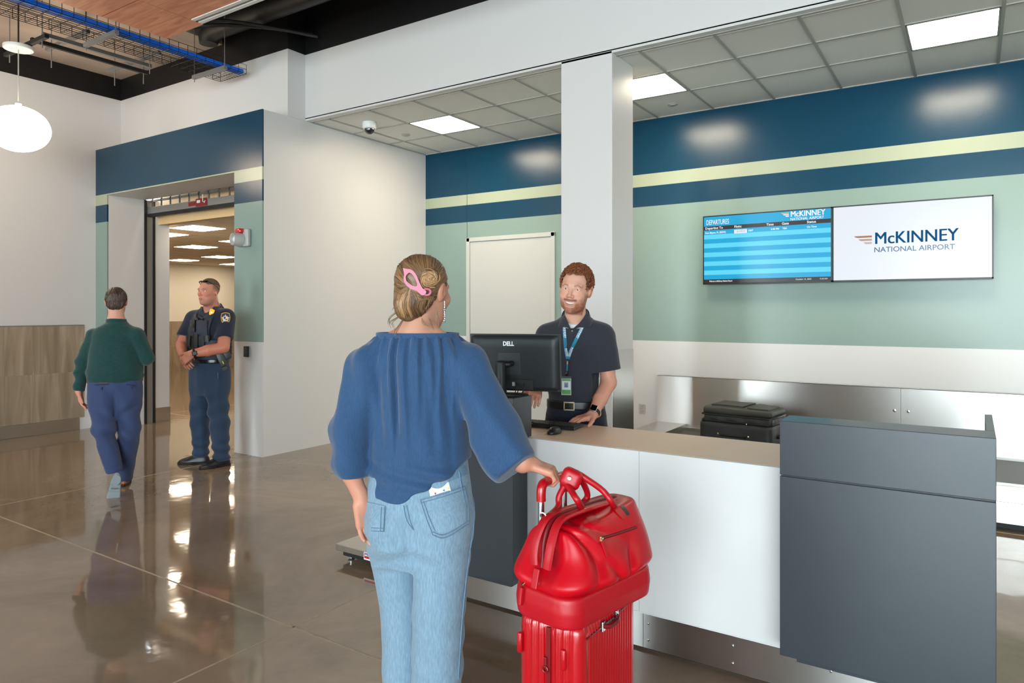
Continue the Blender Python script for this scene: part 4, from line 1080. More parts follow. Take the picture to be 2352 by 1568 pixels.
for x in (-0.14, 0.14): MB().cyl(BM @ Vector((x, -0.224, 0.135)), BM @ Vector((x, -0.232, 0.135)), 0.008, 10).build('stud', M_gold2, bs)
MB().tube([BM @ Vector(q) for q in spline([(0.335, -0.05, 0.12), (0.355, -0.045, 0.13), (0.355, 0.045, 0.13), (0.335, 0.05, 0.12)], 16)], 0.012, 8).build('grab_handle', M_blk2, bs, smooth=True)
MB().cyl(BM @ Vector((0.12, -0.218, 0.245)), BM @ Vector((0.12, -0.228, 0.235)), 0.007, 8).build('zip_slider', M_screw, bs)
# ------------------------------------------------------------------ people
def local(P, c, r, fn):
    """evaluate fn only within r of c (elsewhere a safe positive bound)"""
    dd = np.linalg.norm(P - np.asarray(c, np.float32), axis=1)
    out = (dd - r * 0.72).astype(np.float32)
    out = np.maximum(out, r * 0.28)
    m = dd < r
    if m.any(): out[m] = fn(P[m])
    return out
def frame(fwd, up=(0, 0, 1), roll=0.0):
    f = np.array(fwd, float); f /= np.linalg.norm(f)
    r = np.cross(f, np.array(up, float)); r /= np.linalg.norm(r)
    u = np.cross(r, f)
    c, s = math.cos(roll), math.sin(roll)
    r, u = r * c + u * s, u * c - r * s
    return np.stack([r, f, u], 1)            # columns: person's right, forward, up

def head_sdf(q, fem=False, smile=False, ears=True, open_mouth=False):
    qs = q.copy(); qs[:, 0] = np.abs(q[:, 0])
    d = ell(q, (0, -0.012, 0.035), (0.076, 0.097, 0.088))
    d = smin(d, ell(q, (0, 0.022, -0.020), (0.066, 0.074, 0.085)), 0.03)
    d = smin(d, ell(q, (0, 0.044, -0.078), (0.046, 0.045, 0.040)), 0.03)
    if not fem: d = smin(d, ell(qs, (0.043, 0.022, -0.058), (0.016, 0.038, 0.034)), 0.028)
    d = smin(d, ell(q, (0, 0.078, -0.105), (0.020, 0.015, 0.014)), 0.022)
    d = smin(d, ell(qs, (0.025, 0.080, 0.027), (0.025, 0.011, 0.007)), 0.022)
    d = smin(d, ell(qs, (0.042, 0.066, -0.020 if not smile else -0.026), (0.022, 0.020, 0.020)), 0.02)
    if smile: d = smin(d, ell(qs, (0.038, 0.078, -0.036), (0.014, 0.012, 0.012)), 0.014)
    d = smin(d, ell(q, (0, 0.086, -0.064), (0.028, 0.014, 0.022)), 0.018)
    d = smax(d, -ell(qs, (0.032, 0.104, 0.008), (0.019, 0.017, 0.011)), 0.010)
    lid = ell(qs, (0.032, 0.0755, 0.008), (0.0150, 0.0150, 0.0135))
    d = smin(d, lid, 0.003)
    qe = qs.copy(); qe[:, 2] = qs[:, 2] - 0.0075 + 10 * (qs[:, 0] - 0.032) ** 2
    d = smax(d, -ell(qe, (0.032, 0.094, 0.0), (0.0135, 0.030, 0.0042 if not smile else 0.0031)), 0.0012)
    n = rcone(q, (0, 0.090, 0.014), (0, 0.113, -0.026), 0.0070, 0.0105)
    n = smin(n, ell(qs, (0.0125, 0.100, -0.031), (0.008, 0.011, 0.0075)), 0.006)
    d = smin(d, n, 0.010)
    d = smax(d, -ell(qs, (0.0065, 0.108, -0.0385), (0.003, 0.005, 0.003)), 0.002)
    qm = q.copy(); qm[:, 2] = q[:, 2] - (9.0 if smile else -1.0) * q[:, 0] ** 2
    if open_mouth:
        lips = smin(ell(qm, (0, 0.095, -0.0580), (0.029, 0.008, 0.0042)), ell(qm, (0, 0.0925, -0.0765), (0.025, 0.009, 0.0055)), 0.002)
        d = smin(d, lips, 0.004)
        d = smax(d, -ell(qm, (0, 0.098, -0.0662), (0.0285, 0.022, 0.0068)), 0.002)
    else:
        lips = smin(ell(qm, (0, 0.0965, -0.0605), (0.024, 0.009, 0.0048)), ell(qm, (0, 0.0955, -0.070), (0.021, 0.009, 0.0055)), 0.002)
        d = smin(d, lips, 0.005)
        d = smax(d, -ell(qm, (0, 0.108, -0.0652), (0.026, 0.010, 0.0014)), 0.002)
    if ears:
        e = ell(qs, (0.079, -0.010, 0.000), (0.010, 0.021, 0.033), roty(0.15))
        e = smax(e, -ell(qs, (0.088, -0.004, 0.004), (0.006, 0.011, 0.018)), 0.004)
        d = smin(d, e, 0.007)
    return d

def sm(a, b, x): t = np.clip((x - a) / (b - a), 0, 1); return t * t * (3 - 2 * t)
def mix(c, k, w): return c * (1 - w[:, None]) + np.asarray(k) * w[:, None]
def lin3(r, g, b): return np.array(lin(r, g, b)[:3])
def face_color(q, skin, lipc, browc, blush=0.25, beard=None, stub=0.0, hairc=None):
    n = len(q); c = np.tile(lin3(*skin), (n, 1)); x = np.abs(q[:, 0]); y, z = q[:, 1], q[:, 2]
    c = mix(c, lin3(skin[0] * 0.96, skin[1] * 0.80, skin[2] * 0.78), blush * np.exp(-((x - 0.042) / 0.022) ** 2 - ((z + 0.026) / 0.024) ** 2) * (y > 0.03))
    c = mix(c, lin3(skin[0] * 0.95, skin[1] * 0.78, skin[2] * 0.75), 0.6 * blush * np.exp(-(x / 0.014) ** 2 - ((z + 0.028) / 0.016) ** 2) * (y > 0.08))
    c = mix(c, lin3(skin[0] * 0.97, skin[1] * 0.84, skin[2] * 0.80), 0.5 * sm(0.07, 0.078, x))
    return c
def paint_face(c, q, lipc, browc, smile=False, brow_w=0.75):
    x = np.abs(q[:, 0]); y, z = q[:, 1], q[:, 2]
    zm = z - (9.0 if smile else -1.0) * q[:, 0] ** 2
    lo, hi = (-0.084, -0.056) if smile else (-0.0765, -0.0555)
    w = sm(lo - 0.002, lo + 0.003, zm) * (1 - sm(hi - 0.003, hi + 0.002, zm)) * (1 - sm(0.021, 0.026, x)) * (y > 0.078)
    c = mix(c, lin3(*lipc), 0.6 * w)
    zb = z - 0.0285 - 0.25 * (x - 0.03) * (x < 0.036) + 0.5 * np.maximum(x - 0.036, 0)
    w = np.exp(-(zb / 0.0042) ** 2) * sm(0.012, 0.018, x) * (1 - sm(0.046, 0.054, x)) * (y > 0.055)
    c = mix(c, lin3(*browc), brow_w * w)
    return c

def eyes(parent, o, R, s, iris, lidz=0.0):
    for sx in (-1, 1):
        c = np.asarray(o) + R @ (np.array([sx * 0.032, 0.0742, 0.0078]) * s)
        me = bpy.data.meshes.new('eye'); bm = bmesh.new(); bmesh.ops.create_uvsphere(bm, u_segments=24, v_segments=18, radius=0.0128 * s)
        bm.to_mesh(me); bm.free()
        col = me.color_attributes.new('Col', 'FLOAT_COLOR', 'POINT')
        gaze = R @ np.array([0.0, 1, 0.02]); gaze /= np.linalg.norm(gaze)
        for i, v in enumerate(me.vertices):
            a = Vector(v.co).normalized().dot(Vector(gaze))
            k = lin3(225, 220, 216) if a < 0.885 else (lin3(*iris) if a < 0.975 else lin3(12, 12, 14))
            col.data[i].color = (*k, 1)
        for p in me.polygons: p.use_smooth = True
        me.transform(Matrix.Translation(c))
        link_mesh('eye', me, mat('eye_surface', (230, 230, 230), 0.12, vcol=True), parent)

def hand_sdf(P, w, d, n, s, curl=(0.3, 0.35, 0.4, 0.45), bend=0.0, size=1.0, thumb=(0.6, 0.8, -0.1), spread=0.1, seg=(1.0, 1.2, 0.9)):
    """w wrist, d towards the fingers, n back of the hand, s thumb side"""
    d = np.array(d, float); d /= np.linalg.norm(d); n = np.array(n, float); n -= d * (n @ d); n /= np.linalg.norm(n)
    s_ = np.cross(d, n); s_ = s_ if s_ @ np.asarray(s) > 0 else -s_
    w = np.asarray(w, float); R = np.stack([s_, d, n], 1)
    z = size
    out = rbox(P, w + d * 0.048 * z - n * 0.002, (0.040 * z, 0.050 * z, 0.014 * z), 0.013 * z, R)
    out = smin(out, rcone(P, w - d * 0.03 * z, w + d * 0.02 * z, 0.023 * z, 0.024 * z), 0.02)
    out = smin(out, ell(P, w + d * 0.03 * z + s_ * 0.024 * z - n * 0.01 * z, (0.02 * z, 0.03 * z, 0.016 * z), R), 0.012)
    for i, (o_, L) in enumerate(zip((0.030, 0.0105, -0.0095, -0.028), (0.074, 0.083, 0.077, 0.060))):
        p = w + d * (0.092 - 0.004 * (i == 3) - 0.003 * (i == 0)) * z + s_ * o_ * z
        a = 0.0; pts = [p - d * 0.02 * z]; dirv = d + s_ * spread * (1.5 - i) * 0.4
        pts.append(p)
        for k, fr_ in enumerate((0.45, 0.31, 0.24)):
            a += curl[i] * seg[k]
            v = dirv * math.cos(a) - n * math.sin(a); v /= np.linalg.norm(v)
            p = p + v * L * fr_ * z; pts.append(p)
        f = chain(P, pts, [0.0092 * z, 0.0092 * z, 0.0085 * z, 0.0078 * z, 0.0068 * z], 0.003)
        out = smin(out, f, 0.004)
    b = w + d * 0.022 * z + s_ * 0.030 * z - n * 0.006 * z
    tv = s_ * thumb[0] + d * thumb[1] + n * thumb[2]; tv /= np.linalg.norm(tv)
    t1 = b + tv * 0.045 * z; tv2 = tv + d * 0.45 - n * 0.15; tv2 /= np.linalg.norm(tv2)
    t2 = t1 + tv2 * 0.032 * z; t3 = t2 + (tv2 + d * 0.2) * 0.022 * z
    out = smin(out, chain(P, [b, t1, t2, t3], [0.015 * z, 0.0115 * z, 0.0105 * z, 0.0085 * z], 0.004), 0.008)
    return out

M_skin = mat('skin', (214, 165, 145), 0.48, vcol=True, sss=0.12, bump=(380, 0.10, 0.0006), spec=0.4)
M_teeth = mat('teeth', (236, 230, 220), 0.25)
def strands(name, lines, r, material, parent, cols=None, n=4):
    """many thin tapered locks as one hair mesh; cols = one colour per lock"""
    V = []; F = []; C = []
    mb = MB()
    for i, pts in enumerate(lines):
        m = len(pts); k0 = len(mb.v)
        rs = [r * (0.35 + 0.65 * math.sin(math.pi * min(0.98, 0.12 + 0.86 * j / (m - 1)))) for j in range(m)]
        mb.tube(pts, rs, n, caps=False)
        if cols is not None: C += [cols[i]] * (len(mb.v) - k0)
    me = bpy.data.meshes.new(name); me.from_pydata(mb.v, [], mb.f); me.update()
    me.polygons.foreach_set('use_smooth', np.ones(len(me.polygons), bool))
    if cols is not None:
        a = me.color_attributes.new('Col', 'FLOAT_COLOR', 'POINT')
        cc = np.ones((len(C), 4), np.float32); cc[:, :3] = np.array(C); a.data.foreach_set('color', cc.ravel())
    o = link_mesh(name, me, material, parent); o['kind'] = 'stuff'
    return o
M_hair = mat('hair', (90, 60, 40), 0.42, vcol=True, bump=(300, 0.35, 0.001), spec=0.5)
rng = np.random.default_rng(5)
def fabric(name, col, rough=0.8, scale=900, st=0.35, sheen=0.2, var=(160, 0.07, (1, 1, 1))):
    return mat(name, col, rough, bump=(scale, st, 0.0006), var=var, sheen=sheen, spec=0.25)
def bounds(pts, m): 
    p = np.array(pts); return p.min(0) - m, p.max(0) + m
def shoe(parent, heel, toe, name, m_up, m_sole, h=0.075, w=0.048, tilt=0.0, res=0.006):
    heel, toe = np.array(heel, float), np.array(toe, float); f = toe - heel; L = np.linalg.norm(f); R = frame(f / L) ; o = (heel + toe) / 2
    def up(P):
        q = (P - o.astype(np.float32)) @ R.astype(np.float32); t = q[:, 1] / (L / 2)
        ww = w * (0.80 + 0.22 * np.exp(-((t - 0.45) / 0.45) ** 2)); hh = np.interp(t, [-1, -0.5, -0.1, 0.4, 1], [h * 1.15, h * 1.25, h * 0.95, h * 0.62, h * 0.45])
        k = np.sqrt((q[:, 0] / ww) ** 2 + (np.maximum(q[:, 2] - 0.016, 0) / hh) ** 2 + (np.abs(t)) ** 3)
        return smax((k - 1) * 0.045, 0.014 - q[:, 2], 0.006)
    def so(P):
        q = (P - o.astype(np.float32)) @ R.astype(np.float32); t = q[:, 1] / (L / 2)
        ww = (w + 0.004) * (0.82 + 0.22 * np.exp(-((t - 0.45) / 0.45) ** 2))
        k = np.sqrt((q[:, 0] / ww) ** 2 + (np.abs(t) / 1.03) ** 2.8)
        arch = np.where((t > -0.35) & (t < 0.05), 0.006, 0.0)
        return smax(smax((k - 1) * 0.045, q[:, 2] - 0.018, 0.002), -q[:, 2] + arch, 0.003)
    lo, hi = bounds([heel, toe], 0.12)
    s = nets(name, up, lo, hi, res, m_up, parent)
    nets('sole', so, lo, hi, min(res, 0.005), m_sole, s)
    return s

# =========================================================== clerk behind the counter
WK_up = frame((0.26, -0.966, -0.02))
wk_t = frame((0.36, -0.933, 0.0))                                   # chest direction
wk_feet = at(1322, 780, 4.16); wk_feet[2] = 0
wk = thing('person', 'bearded clerk in a dark polo shirt smiling behind the counter', 'person', tuple(wk_feet))
wk_h = at(1322, 667, 4.05)                                           # head centre
wk_R = frame((0.235, -0.970, -0.03), roll=0.12)
HS = 1.10
nb = at(1322, 735, 4.13)                                             # neck base
shL, shR = at(1384, 768, 4.12), at(1258, 768, 4.20)                  # his left (picture right), his right
elL, wrL = at(1398, 878, 4.10), at(1362, 950, 3.93)
elR, wrR = at(1238, 872, 4.26), at(1230, 893, 4.02)
hdL = at(1338, 966, 3.90)
hz = 0.912
wrL[2] = max(wrL[2], hz + 0.045); 
skinW = (219, 168, 146)
def wk_hand(P):
    d = hdL - wrL; d[2] = -0.012
    return hand_sdf(P, wrL + np.array([0, 0, -0.006]), d, (0.05, 0.0, 1), (0.3, -1, 0), curl=(0.16, 0.12, 0.14, 0.22), size=0.98, thumb=(0.75, 0.55, -0.1), spread=0.28, seg=(0.8, 1.4, 0.6))
def wk_body(P):
    d = rcone(P, nb + wk_t @ np.array([0, -0.012, -0.045]), wk_h + wk_R @ np.array([0, -0.015, -0.06]), 0.066, 0.058)
    d = smin(d, local(P, wk_h, 0.19, lambda Q: head_sdf(((Q - wk_h.astype(np.float32)) @ wk_R.astype(np.float32)) / HS, smile=True, open_mouth=True) * HS), 0.018)
    d = smin(d, chain(P, [shL, elL], [0.052, 0.044]), 0.02)
    d = smin(d, chain(P, [elL, elL * 0.45 + wrL * 0.55, wrL], [0.044, 0.041, 0.027]), 0.02)
    d = smin(d, chain(P, [shR, elR, wrR], [0.055, 0.044, 0.028]), 0.03)
    d = smin(d, chain(P, [nb + np.array([0, 0.02, -0.08]), nb + np.array([0, 0.02, -0.35])], [0.06, 0.06]), 0.05)
    d = smin(d, chain(P, [shL, nb + wk_t @ np.array([0, -0.03, -0.08]), shR], [0.045, 0.05, 0.045]), 0.04)
    d = smin(d, local(P, wrL * 0.4 + hdL * 0.6, 0.16, wk_hand), 0.012)
    dr = np.array([0.35, -0.6, -0.2])
    d = smin(d, local(P, wrR + 0.06 * dr, 0.16, lambda Q: hand_sdf(Q, wrR, dr, (0.2, 0.2, 1), (-1, -0.3, 0), curl=(0.35, 0.4, 0.4, 0.45))), 0.012)
    return d
BRD = (142, 74, 44)
def wk_col(V):
    q = ((V - wk_h) @ wk_R) / HS
    c = face_color(q, skinW, None, None, 0.55)
    x = np.abs(q[:, 0]); y, z = q[:, 1], q[:, 2]
    nz = 0.5 + 0.5 * wob(q.astype(np.float32), 260, 3)
    on = (np.linalg.norm(q, axis=1) < 0.19)
    jaw = sm(-0.052, -0.078, z + 0.35 * (np.maximum(x - 0.03, 0)) * -1.2 + 0.0) * (y > -0.01) * on
    side = sm(0.052, 0.062, x) * sm(-0.005, -0.03, z) * (y > 0.002) * (y < 0.055) * on
    mouth = 1 - (1 - sm(0.022, 0.032, x)) * sm(-0.092, -0.085, z - 4 * q[:, 0] ** 2)
    w = np.clip(np.maximum(jaw * mouth, side), 0, 1) * (0.6 + 0.3 * nz) * sm(-0.135, -0.118, z)
    c = mix(c, lin3(*BRD), w)
    mus = np.exp(-((z + 0.0495 - 7 * q[:, 0] ** 2 * 0.6 + 0.25 * np.maximum(x - 0.02, 0)) / 0.0065) ** 2) * (1 - sm(0.030, 0.040, x)) * (y > 0.070) * on
    c = mix(c, lin3(112, 50, 26), 0.92 * mus)
    c2 = paint_face(c, q, (188, 112, 102), (132, 78, 50), True, 0.85)
    c = np.where(on[:, None], c2, c)
    arm = ~on
    return c
wkb = nets('body', wk_body, *bounds([wk_h + 0.14, wk_h - 0.14, shL, shR, elL, elR, wrR + np.array([0.06, -0.1, 0]), hdL - 0.06, hdL + 0.02, nb - np.array([0, 0, 0.42])], 0.1), 0.0030, M_skin, wk, wk_col)
eyes(wk, wk_h, wk_R, HS, (70, 84, 88))
nets('teeth', lambda P: (lambda q: smax(ell(q - np.array([0, 0, 1], np.float32) * (9 * q[:, :1] ** 2), (0, 0.077, -0.0645), (0.030, 0.0175, 0.0078)), -(q[:, 1] - 0.06), 0.004) * HS)(((P - wk_h.astype(np.float32)) @ wk_R.astype(np.float32)) / HS), wk_h - 0.13, wk_h + 0.13, 0.0022, M_teeth, wk)
def hairline_cut(q, front, side_z=0.0):
    """positive where hair must not be: forehead and face"""
    x = np.abs(q[:, 0])
    f1 = np.minimum(q[:, 1] - 0.045, front + 0.5 * (0.05 - np.minimum(x, 0.05)) * 0 - q[:, 2])           # face wedge
    f2 = np.minimum(q[:, 1] - 0.018, side_z + 0.03 - q[:, 2])
    f3 = np.minimum(-0.055 - q[:, 2] + 0.0 * x, 1.0)
    return np.maximum(np.maximum(f1, f2), f3)
def wk_hair(P):
    q = ((P - wk_h.astype(np.float32)) @ wk_R.astype(np.float32)) / HS
    d = ell(q, (0, -0.014, 0.046), (0.081, 0.102, 0.094))
    d = smax(d, hairline_cut(q, 0.088, -0.02), 0.012)
    return (d + 0.0045 * wob(q, 150, 1) + 0.003 * wob(q, 290, 2)) * HS
hw0 = nets('hair', wk_hair, wk_h - 0.16, wk_h + 0.19, 0.004, M_hair, wk, lambda V: np.tile(lin3(112, 62, 34), (len(V), 1)) * (0.75 + 0.35 * wob(V.astype(np.float32), 200, 1))[:, None])
lines = []; cols = []
while len(lines) < 1100:
    v = rng.normal(size=3); v /= np.linalg.norm(v)
    q0 = np.array([0, -0.014, 0.046]) + v * np.array([0.083, 0.104, 0.095])
    if q0[2] < -0.02 or hairline_cut(q0[None].astype(np.float32), 0.086, -0.02)[0] > 0.0: continue
    a = np.cross(v, rng.normal(size=3)); a /= np.linalg.norm(a); b = np.cross(v, a)
    rr = rng.uniform(0.004, 0.011); tt = np.linspace(0, rng.uniform(3, 6), 11)
    tiny = rng.uniform(0.0, 0.008)
    pts = [wk_h + wk_R @ ((q0 + a * rr * math.cos(t) + b * rr * math.sin(t) + v * (0.001 + tiny * i / 10 + 0.004 * math.sin(t * 1.3)) + rng.normal(size=3) * 0.0007) * HS) for i, t in enumerate(tt)]
    lines.append(pts); f = rng.uniform(0.7, 1.5); cols.append(lin3(124, 70, 38) * f)
strands('curls', lines, 0.0019, M_hair, wk, cols)
# polo shirt
M_polo = fabric('dark_polo_cotton', (50, 52, 61), 0.85)
wc = at(1322, 850, 4.16)
pz_ = lambda y: EYE + (713 - y) / 1606 * 4.16
to = np.array([wc[0], wc[1], 0.0])
zs = [pz_(960), pz_(930), pz_(905), pz_(860), pz_(800), pz_(765), pz_(745), pz_(735)]
wk_tr = (zs, [0.0, 0, 0, 0, 0, 0, 0, 0.0], [-0.01, -0.01, 0.0, 0, 0.0, -0.005, -0.02, -0.025], [0.165, 0.158, 0.168, 0.188, 0.205, 0.190, 0.13, 0.085], [0.115, 0.112, 0.122, 0.125, 0.125, 0.105, 0.085, 0.07])
def folds(P, o, R, a1, f1, f2, seed):
    q = (P - np.asarray(o, np.float32)) @ np.asarray(R, np.float32)
    return a1 * np.sin(q[:, 0] * f1 + q[:, 2] * f2 + 2.2 * wob(q, 7, seed)) * (0.5 + 0.5 * wob(q, 5, seed + 1))
def wk_shirt(P):
    d = loftz(P, *wk_tr, R=wk_t, o=to)
    d = smin(d, chain(P, [shL + np.array([0, 0, -0.012]), shL * 0.25 + elL * 0.75 + np.array([0.012, 0.0, 0.0])], [0.070, 0.073]), 0.055)
    d = smin(d, chain(P, [shR + np.array([0, 0, -0.012]), shR * 0.25 + elR * 0.75], [0.070, 0.073]), 0.055)
    d = smin(d, chain(P, [shL, nb + np.array([0, 0, -0.03]), shR], [0.055, 0.070, 0.055]), 0.05)
    # sleeve ends cut square
    for sh_, el_ in ((shL, elL), (shR, elR)):
        ax = (el_ - sh_) / np.linalg.norm(el_ - sh_); L = np.linalg.norm(el_ - sh_) * 0.76
        q = P - sh_.astype(np.float32); t = q @ ax.astype(np.float32)
        rad = np.linalg.norm(q - t[:, None] * ax.astype(np.float32), axis=1)
        cut = np.minimum(t - L, 0.12 - rad)
        d = smax(d, cut, 0.006)
    d = smax(d, pz_(922) - P[:, 2] , 0.01)
    # neck opening
    d = smax(d, -rcone(P, nb + wk_t @ np.array([0, 0.035, 0.008]), wk_h, 0.042, 0.09), 0.008)
    d += folds(P, to, wk_t, 0.0035, 26, 18, 3) + 0.004 * np.sin(P[:, 2] * 60 + 4 * wob(P, 9, 2)) * np.exp(-((P[:, 2] - pz_(905)) / 0.05) ** 2)
    return d
lo, hi = bounds([shL, shR, elL, elR, nb, [to[0], to[1], pz_(930)]], 0.16)
ws = nets('polo_shirt', wk_shirt, lo, hi, 0.0048, M_polo, wk)
wsb = bvh_of(ws)
# undershirt wedge, collar, placket, pocket
nets('undershirt', lambda P: smax(rcone(P, nb + np.array([0, 0, -0.10]), wk_h + wk_R @ np.array([0, -0.015, -0.06]), 0.073, 0.061), np.maximum(pz_(753) - P[:, 2], P[:, 2] - nb[2] - 0.002 + 0.30 * ((P - nb.astype(np.float32)) @ wk_t[:, 1].astype(np.float32))), 0.004), nb - 0.15, nb + 0.12, 0.005, fabric('white_cotton', (226, 226, 228)), wk)
def collar(parent, c, R, r, h0, m, drop=0.055, open_=0.5, name='collar', spreadx=0.05):
    mb = MB(); rows_o = []; K = 40
    for i in range(K + 1):
        a = open_ + (2 * math.pi - 2 * open_) * i / K           # starts and ends at the front opening
        dx, dy = math.sin(a), math.cos(a)
        tip = math.exp(-((min(i, K - i)) / 7.0) ** 2)
        p0 = c + R @ np.array([dx * r, dy * r, h0 * (1 - 0.75 * tip)])
        p1 = c + R @ np.array([dx * (r + 0.012), dy * (r + 0.014), h0 * (1.0 - 0.7 * tip) + 0.004])
        p2 = c + R @ np.array([dx * (r + 0.026 + spreadx * 0.3 * tip), dy * (r + 0.026), -drop * (0.45 + 0.75 * tip)])
        rows_o.append([p0 + R @ np.array([0, 0, -0.035]), p0, p1, p2, p2 - R @ np.array([dx * 0.004, dy * 0.004, 0]), p1 - R @ np.array([dx * 0.006, dy * 0.006, 0.004])])
    mb.grid(rows_o)
    return mb.build(name, m, parent, smooth=True, auto=1.3)
ctilt = wk_t @ rotx(-0.30)
collar(wk, nb + wk_t @ np.array([0, 0.0, 0.010]), ctilt, 0.070, 0.040, M_polo, drop=0.050, open_=1.25)
def leaf(name, bvh, inner, outer, view, th, m, parent, n=10, lift=0.006):
    I = spline(inner, n); O = drape(bvh, spline(outer, n), view, lift)
    rows = []
    vd = np.asarray(view, float) / np.linalg.norm(view)
    for a, b in zip(I, O):
        b = np.array(b)
        rows.append([a * (1 - t) + b * t - vd * 0.006 * math.sin(math.pi * t) for t in np.linspace(0, 1, 6)])
    mb = MB(); mb.grid(rows); back = [[p + vd * th for p in r] for r in rows]; mb.grid(back)
    for e, f in ((rows[0], back[0]), (rows[-1], back[-1]), ([r[0] for r in rows], [r[0] for r in back]), ([r[-1] for r in rows], [r[-1] for r in back])): mb.grid([e, f])
    return mb.build(name, m, parent, smooth=True, auto=1.0)
vw = at(1320, 740, 1.0) - np.array([0, 0, EYE])
leaf('collar_leaf', wsb, [at(1348, 712, 4.11), at(1346, 720, 4.08), at(1334, 738, 4.035), at(1314, 756, 4.018)], [at(1357, 719, 4.1), at(1362, 732, 4.05), at(1354, 753, 4.05), at(1336, 751, 4.05)], vw, 0.003, M_polo, wk)
leaf('collar_leaf', wsb, [at(1297, 712, 4.17), at(1298, 724, 4.10), at(1304, 740, 4.045), at(1312, 756, 4.018)], [at(1291, 722, 4.1), at(1286, 735, 4.05), at(1282, 752, 4.05), at(1296, 750, 4.05)], vw, 0.003, M_polo, wk)
fwdW = -wk_t[:, 1]
pp = lambda px, py: at(px, py, 4.03)
patch('placket', wsb, [pp(1306, 748), pp(1318, 748), pp(1312, 800), pp(1300, 800)], fwdW, None, 0.002, M_polo, wk, n=6)
patch('chest_pocket', wsb, [pp(1337, 792), pp(1372, 790), pp(1376, 838), pp(1336, 836)], fwdW, None, 0.0025, M_polo, wk, n=8)
for p in drape(wsb, [pp(1313, 760)], fwdW, 0.004): MB().lathe([(0.001, 0.002), (0.005, 0.002), (0.0055, 0), (0.001, -0.002)], (0, 0, 0), 12, Matrix.Translation(p) @ Matrix.Rotation(math.pi / 2, 4, 'X')).build('button', mat('horn_button', (120, 112, 96), 0.3), wk, smooth=True)
# trousers, belt
M_trs = fabric('navy_trouser_cloth', (30, 34, 50), 0.8)
hip = np.array([to[0], to[1], 0.0])
legL, legR = hip + wk_t @ np.array([-0.09, 0, 0]), hip + wk_t @ np.array([0.09, 0, 0])
def wk_trou(P):
    d = loftz(P, [0.72, 0.85, 0.93, 1.0, 1.035], [0] * 5, [-0.01] * 5, [0.17, 0.185, 0.182, 0.165, 0.158], [0.12, 0.125, 0.122, 0.115, 0.112], R=wk_t, o=to)
    for l in (legL, legR): d = smin(d, chain(P, [l + np.array([0, 0, 0.84]), l + np.array([0, 0.01, 0.48]), l + np.array([0, 0.02, 0.05])], [0.095, 0.075, 0.066]), 0.03)
    return d + 0.003 * wob(P, 22, 3)
nets('trousers', wk_trou, hip + np.array([-0.35, -0.3, 0.02]), hip + np.array([0.35, 0.3, 1.06]), 0.008, M_trs, wk)
M_belt = mat('black_leather', (20, 19, 19), 0.35)
def ringz(P, o, R, z0, z1, rx, ry, cy=0.0, th=0.006):
    q = (P - np.asarray(o, np.float32)) @ np.asarray(R, np.float32)
    k = np.sqrt((q[:, 0] / rx) ** 2 + ((q[:, 1] - cy) / ry) ** 2)
    d = np.abs((k - 1) * min(rx, ry)) - th
    return np.maximum(d, np.maximum(z0 - q[:, 2], q[:, 2] - z1))
zb0, zb1 = pz_(936), pz_(917)
nets('belt', lambda P: ringz(P, to, wk_t, zb0, zb1, 0.166, 0.121, -0.01), to + np.array([-0.25, -0.25, zb0 - 0.02]), to + np.array([0.25, 0.25, zb1 + 0.02]), 0.0045, M_belt, wk)
bk = Matrix.Translation(Vector(to) + Vector(wk_t @ np.array([0.022, 0.117, 0])) + Vector((0, 0, (zb0 + zb1) / 2))) @ Matrix(wk_t).to_4x4()
for x0, x1, z0, z1 in ((-0.032, 0.032, 0.018, 0.025), (-0.032, 0.032, -0.025, -0.018), (-0.032, -0.026, -0.025, 0.025), (0.026, 0.032, -0.025, 0.025)): MB().box(x0, x1, -0.002, 0.006, z0, z1, bk).build('buckle_bar', mat('dark_brass', (150, 132, 104), 0.3, 1.0), wk)
for l in (legL, legR): shoe(wk, l + wk_t @ np.array([0, -0.09, 0]), l + wk_t @ np.array([0, 0.19, 0]), 'shoe', M_belt, M_rubber, res=0.009)
# lanyard with a badge
M_lan = mat('teal_lanyard', (0, 122, 160), 0.5)
def ribbon(name, bvh, pts, wdir, w, d, material, parent, n=24, lift=0.003, th=0.0012):
    c = spline(pts, n); wv = np.asarray(wdir, float)
    rows = []
    for i, p in enumerate(c):
        tg_ = (c[min(i + 1, n - 1)] - c[max(i - 1, 0)]); sd = np.cross(tg_, wv); sd /= np.linalg.norm(sd) + 1e-9
        e = drape(bvh, [p - sd * w / 2, p, p + sd * w / 2], d, lift)
        rows.append(e)
    dn = Vector(d).normalized()
    mb = MB(); mb.grid(rows)
    mb.grid([[p + dn * th for p in r] for r in rows])
    ed = [r[0] for r in rows]; mb.grid([ed, [p + dn * th for p in ed]]); ed = [r[-1] for r in rows]; mb.grid([ed, [p + dn * th for p in ed]])
    return mb.build(name, material, parent, smooth=True, auto=1.2), rows
jn = pp(1303, 826)
la = thing('lanyard', 'teal printed lanyard hanging around the neck of the clerk', 'lanyard', tuple(jn))
_, rA = ribbon('strap', wsb, [pp(1292, 742), pp(1295, 775), pp(1299, 805), pp(1303, 824)], -fwdW, 0.019, fwdW, M_lan, la)
_, rB = ribbon('strap', wsb, [pp(1338, 748), pp(1325, 775), pp(1312, 802), pp(1304, 824)], -fwdW, 0.019, fwdW, M_lan, la)
M_lt = mat('lanyard_print', (224, 232, 236), 0.5)
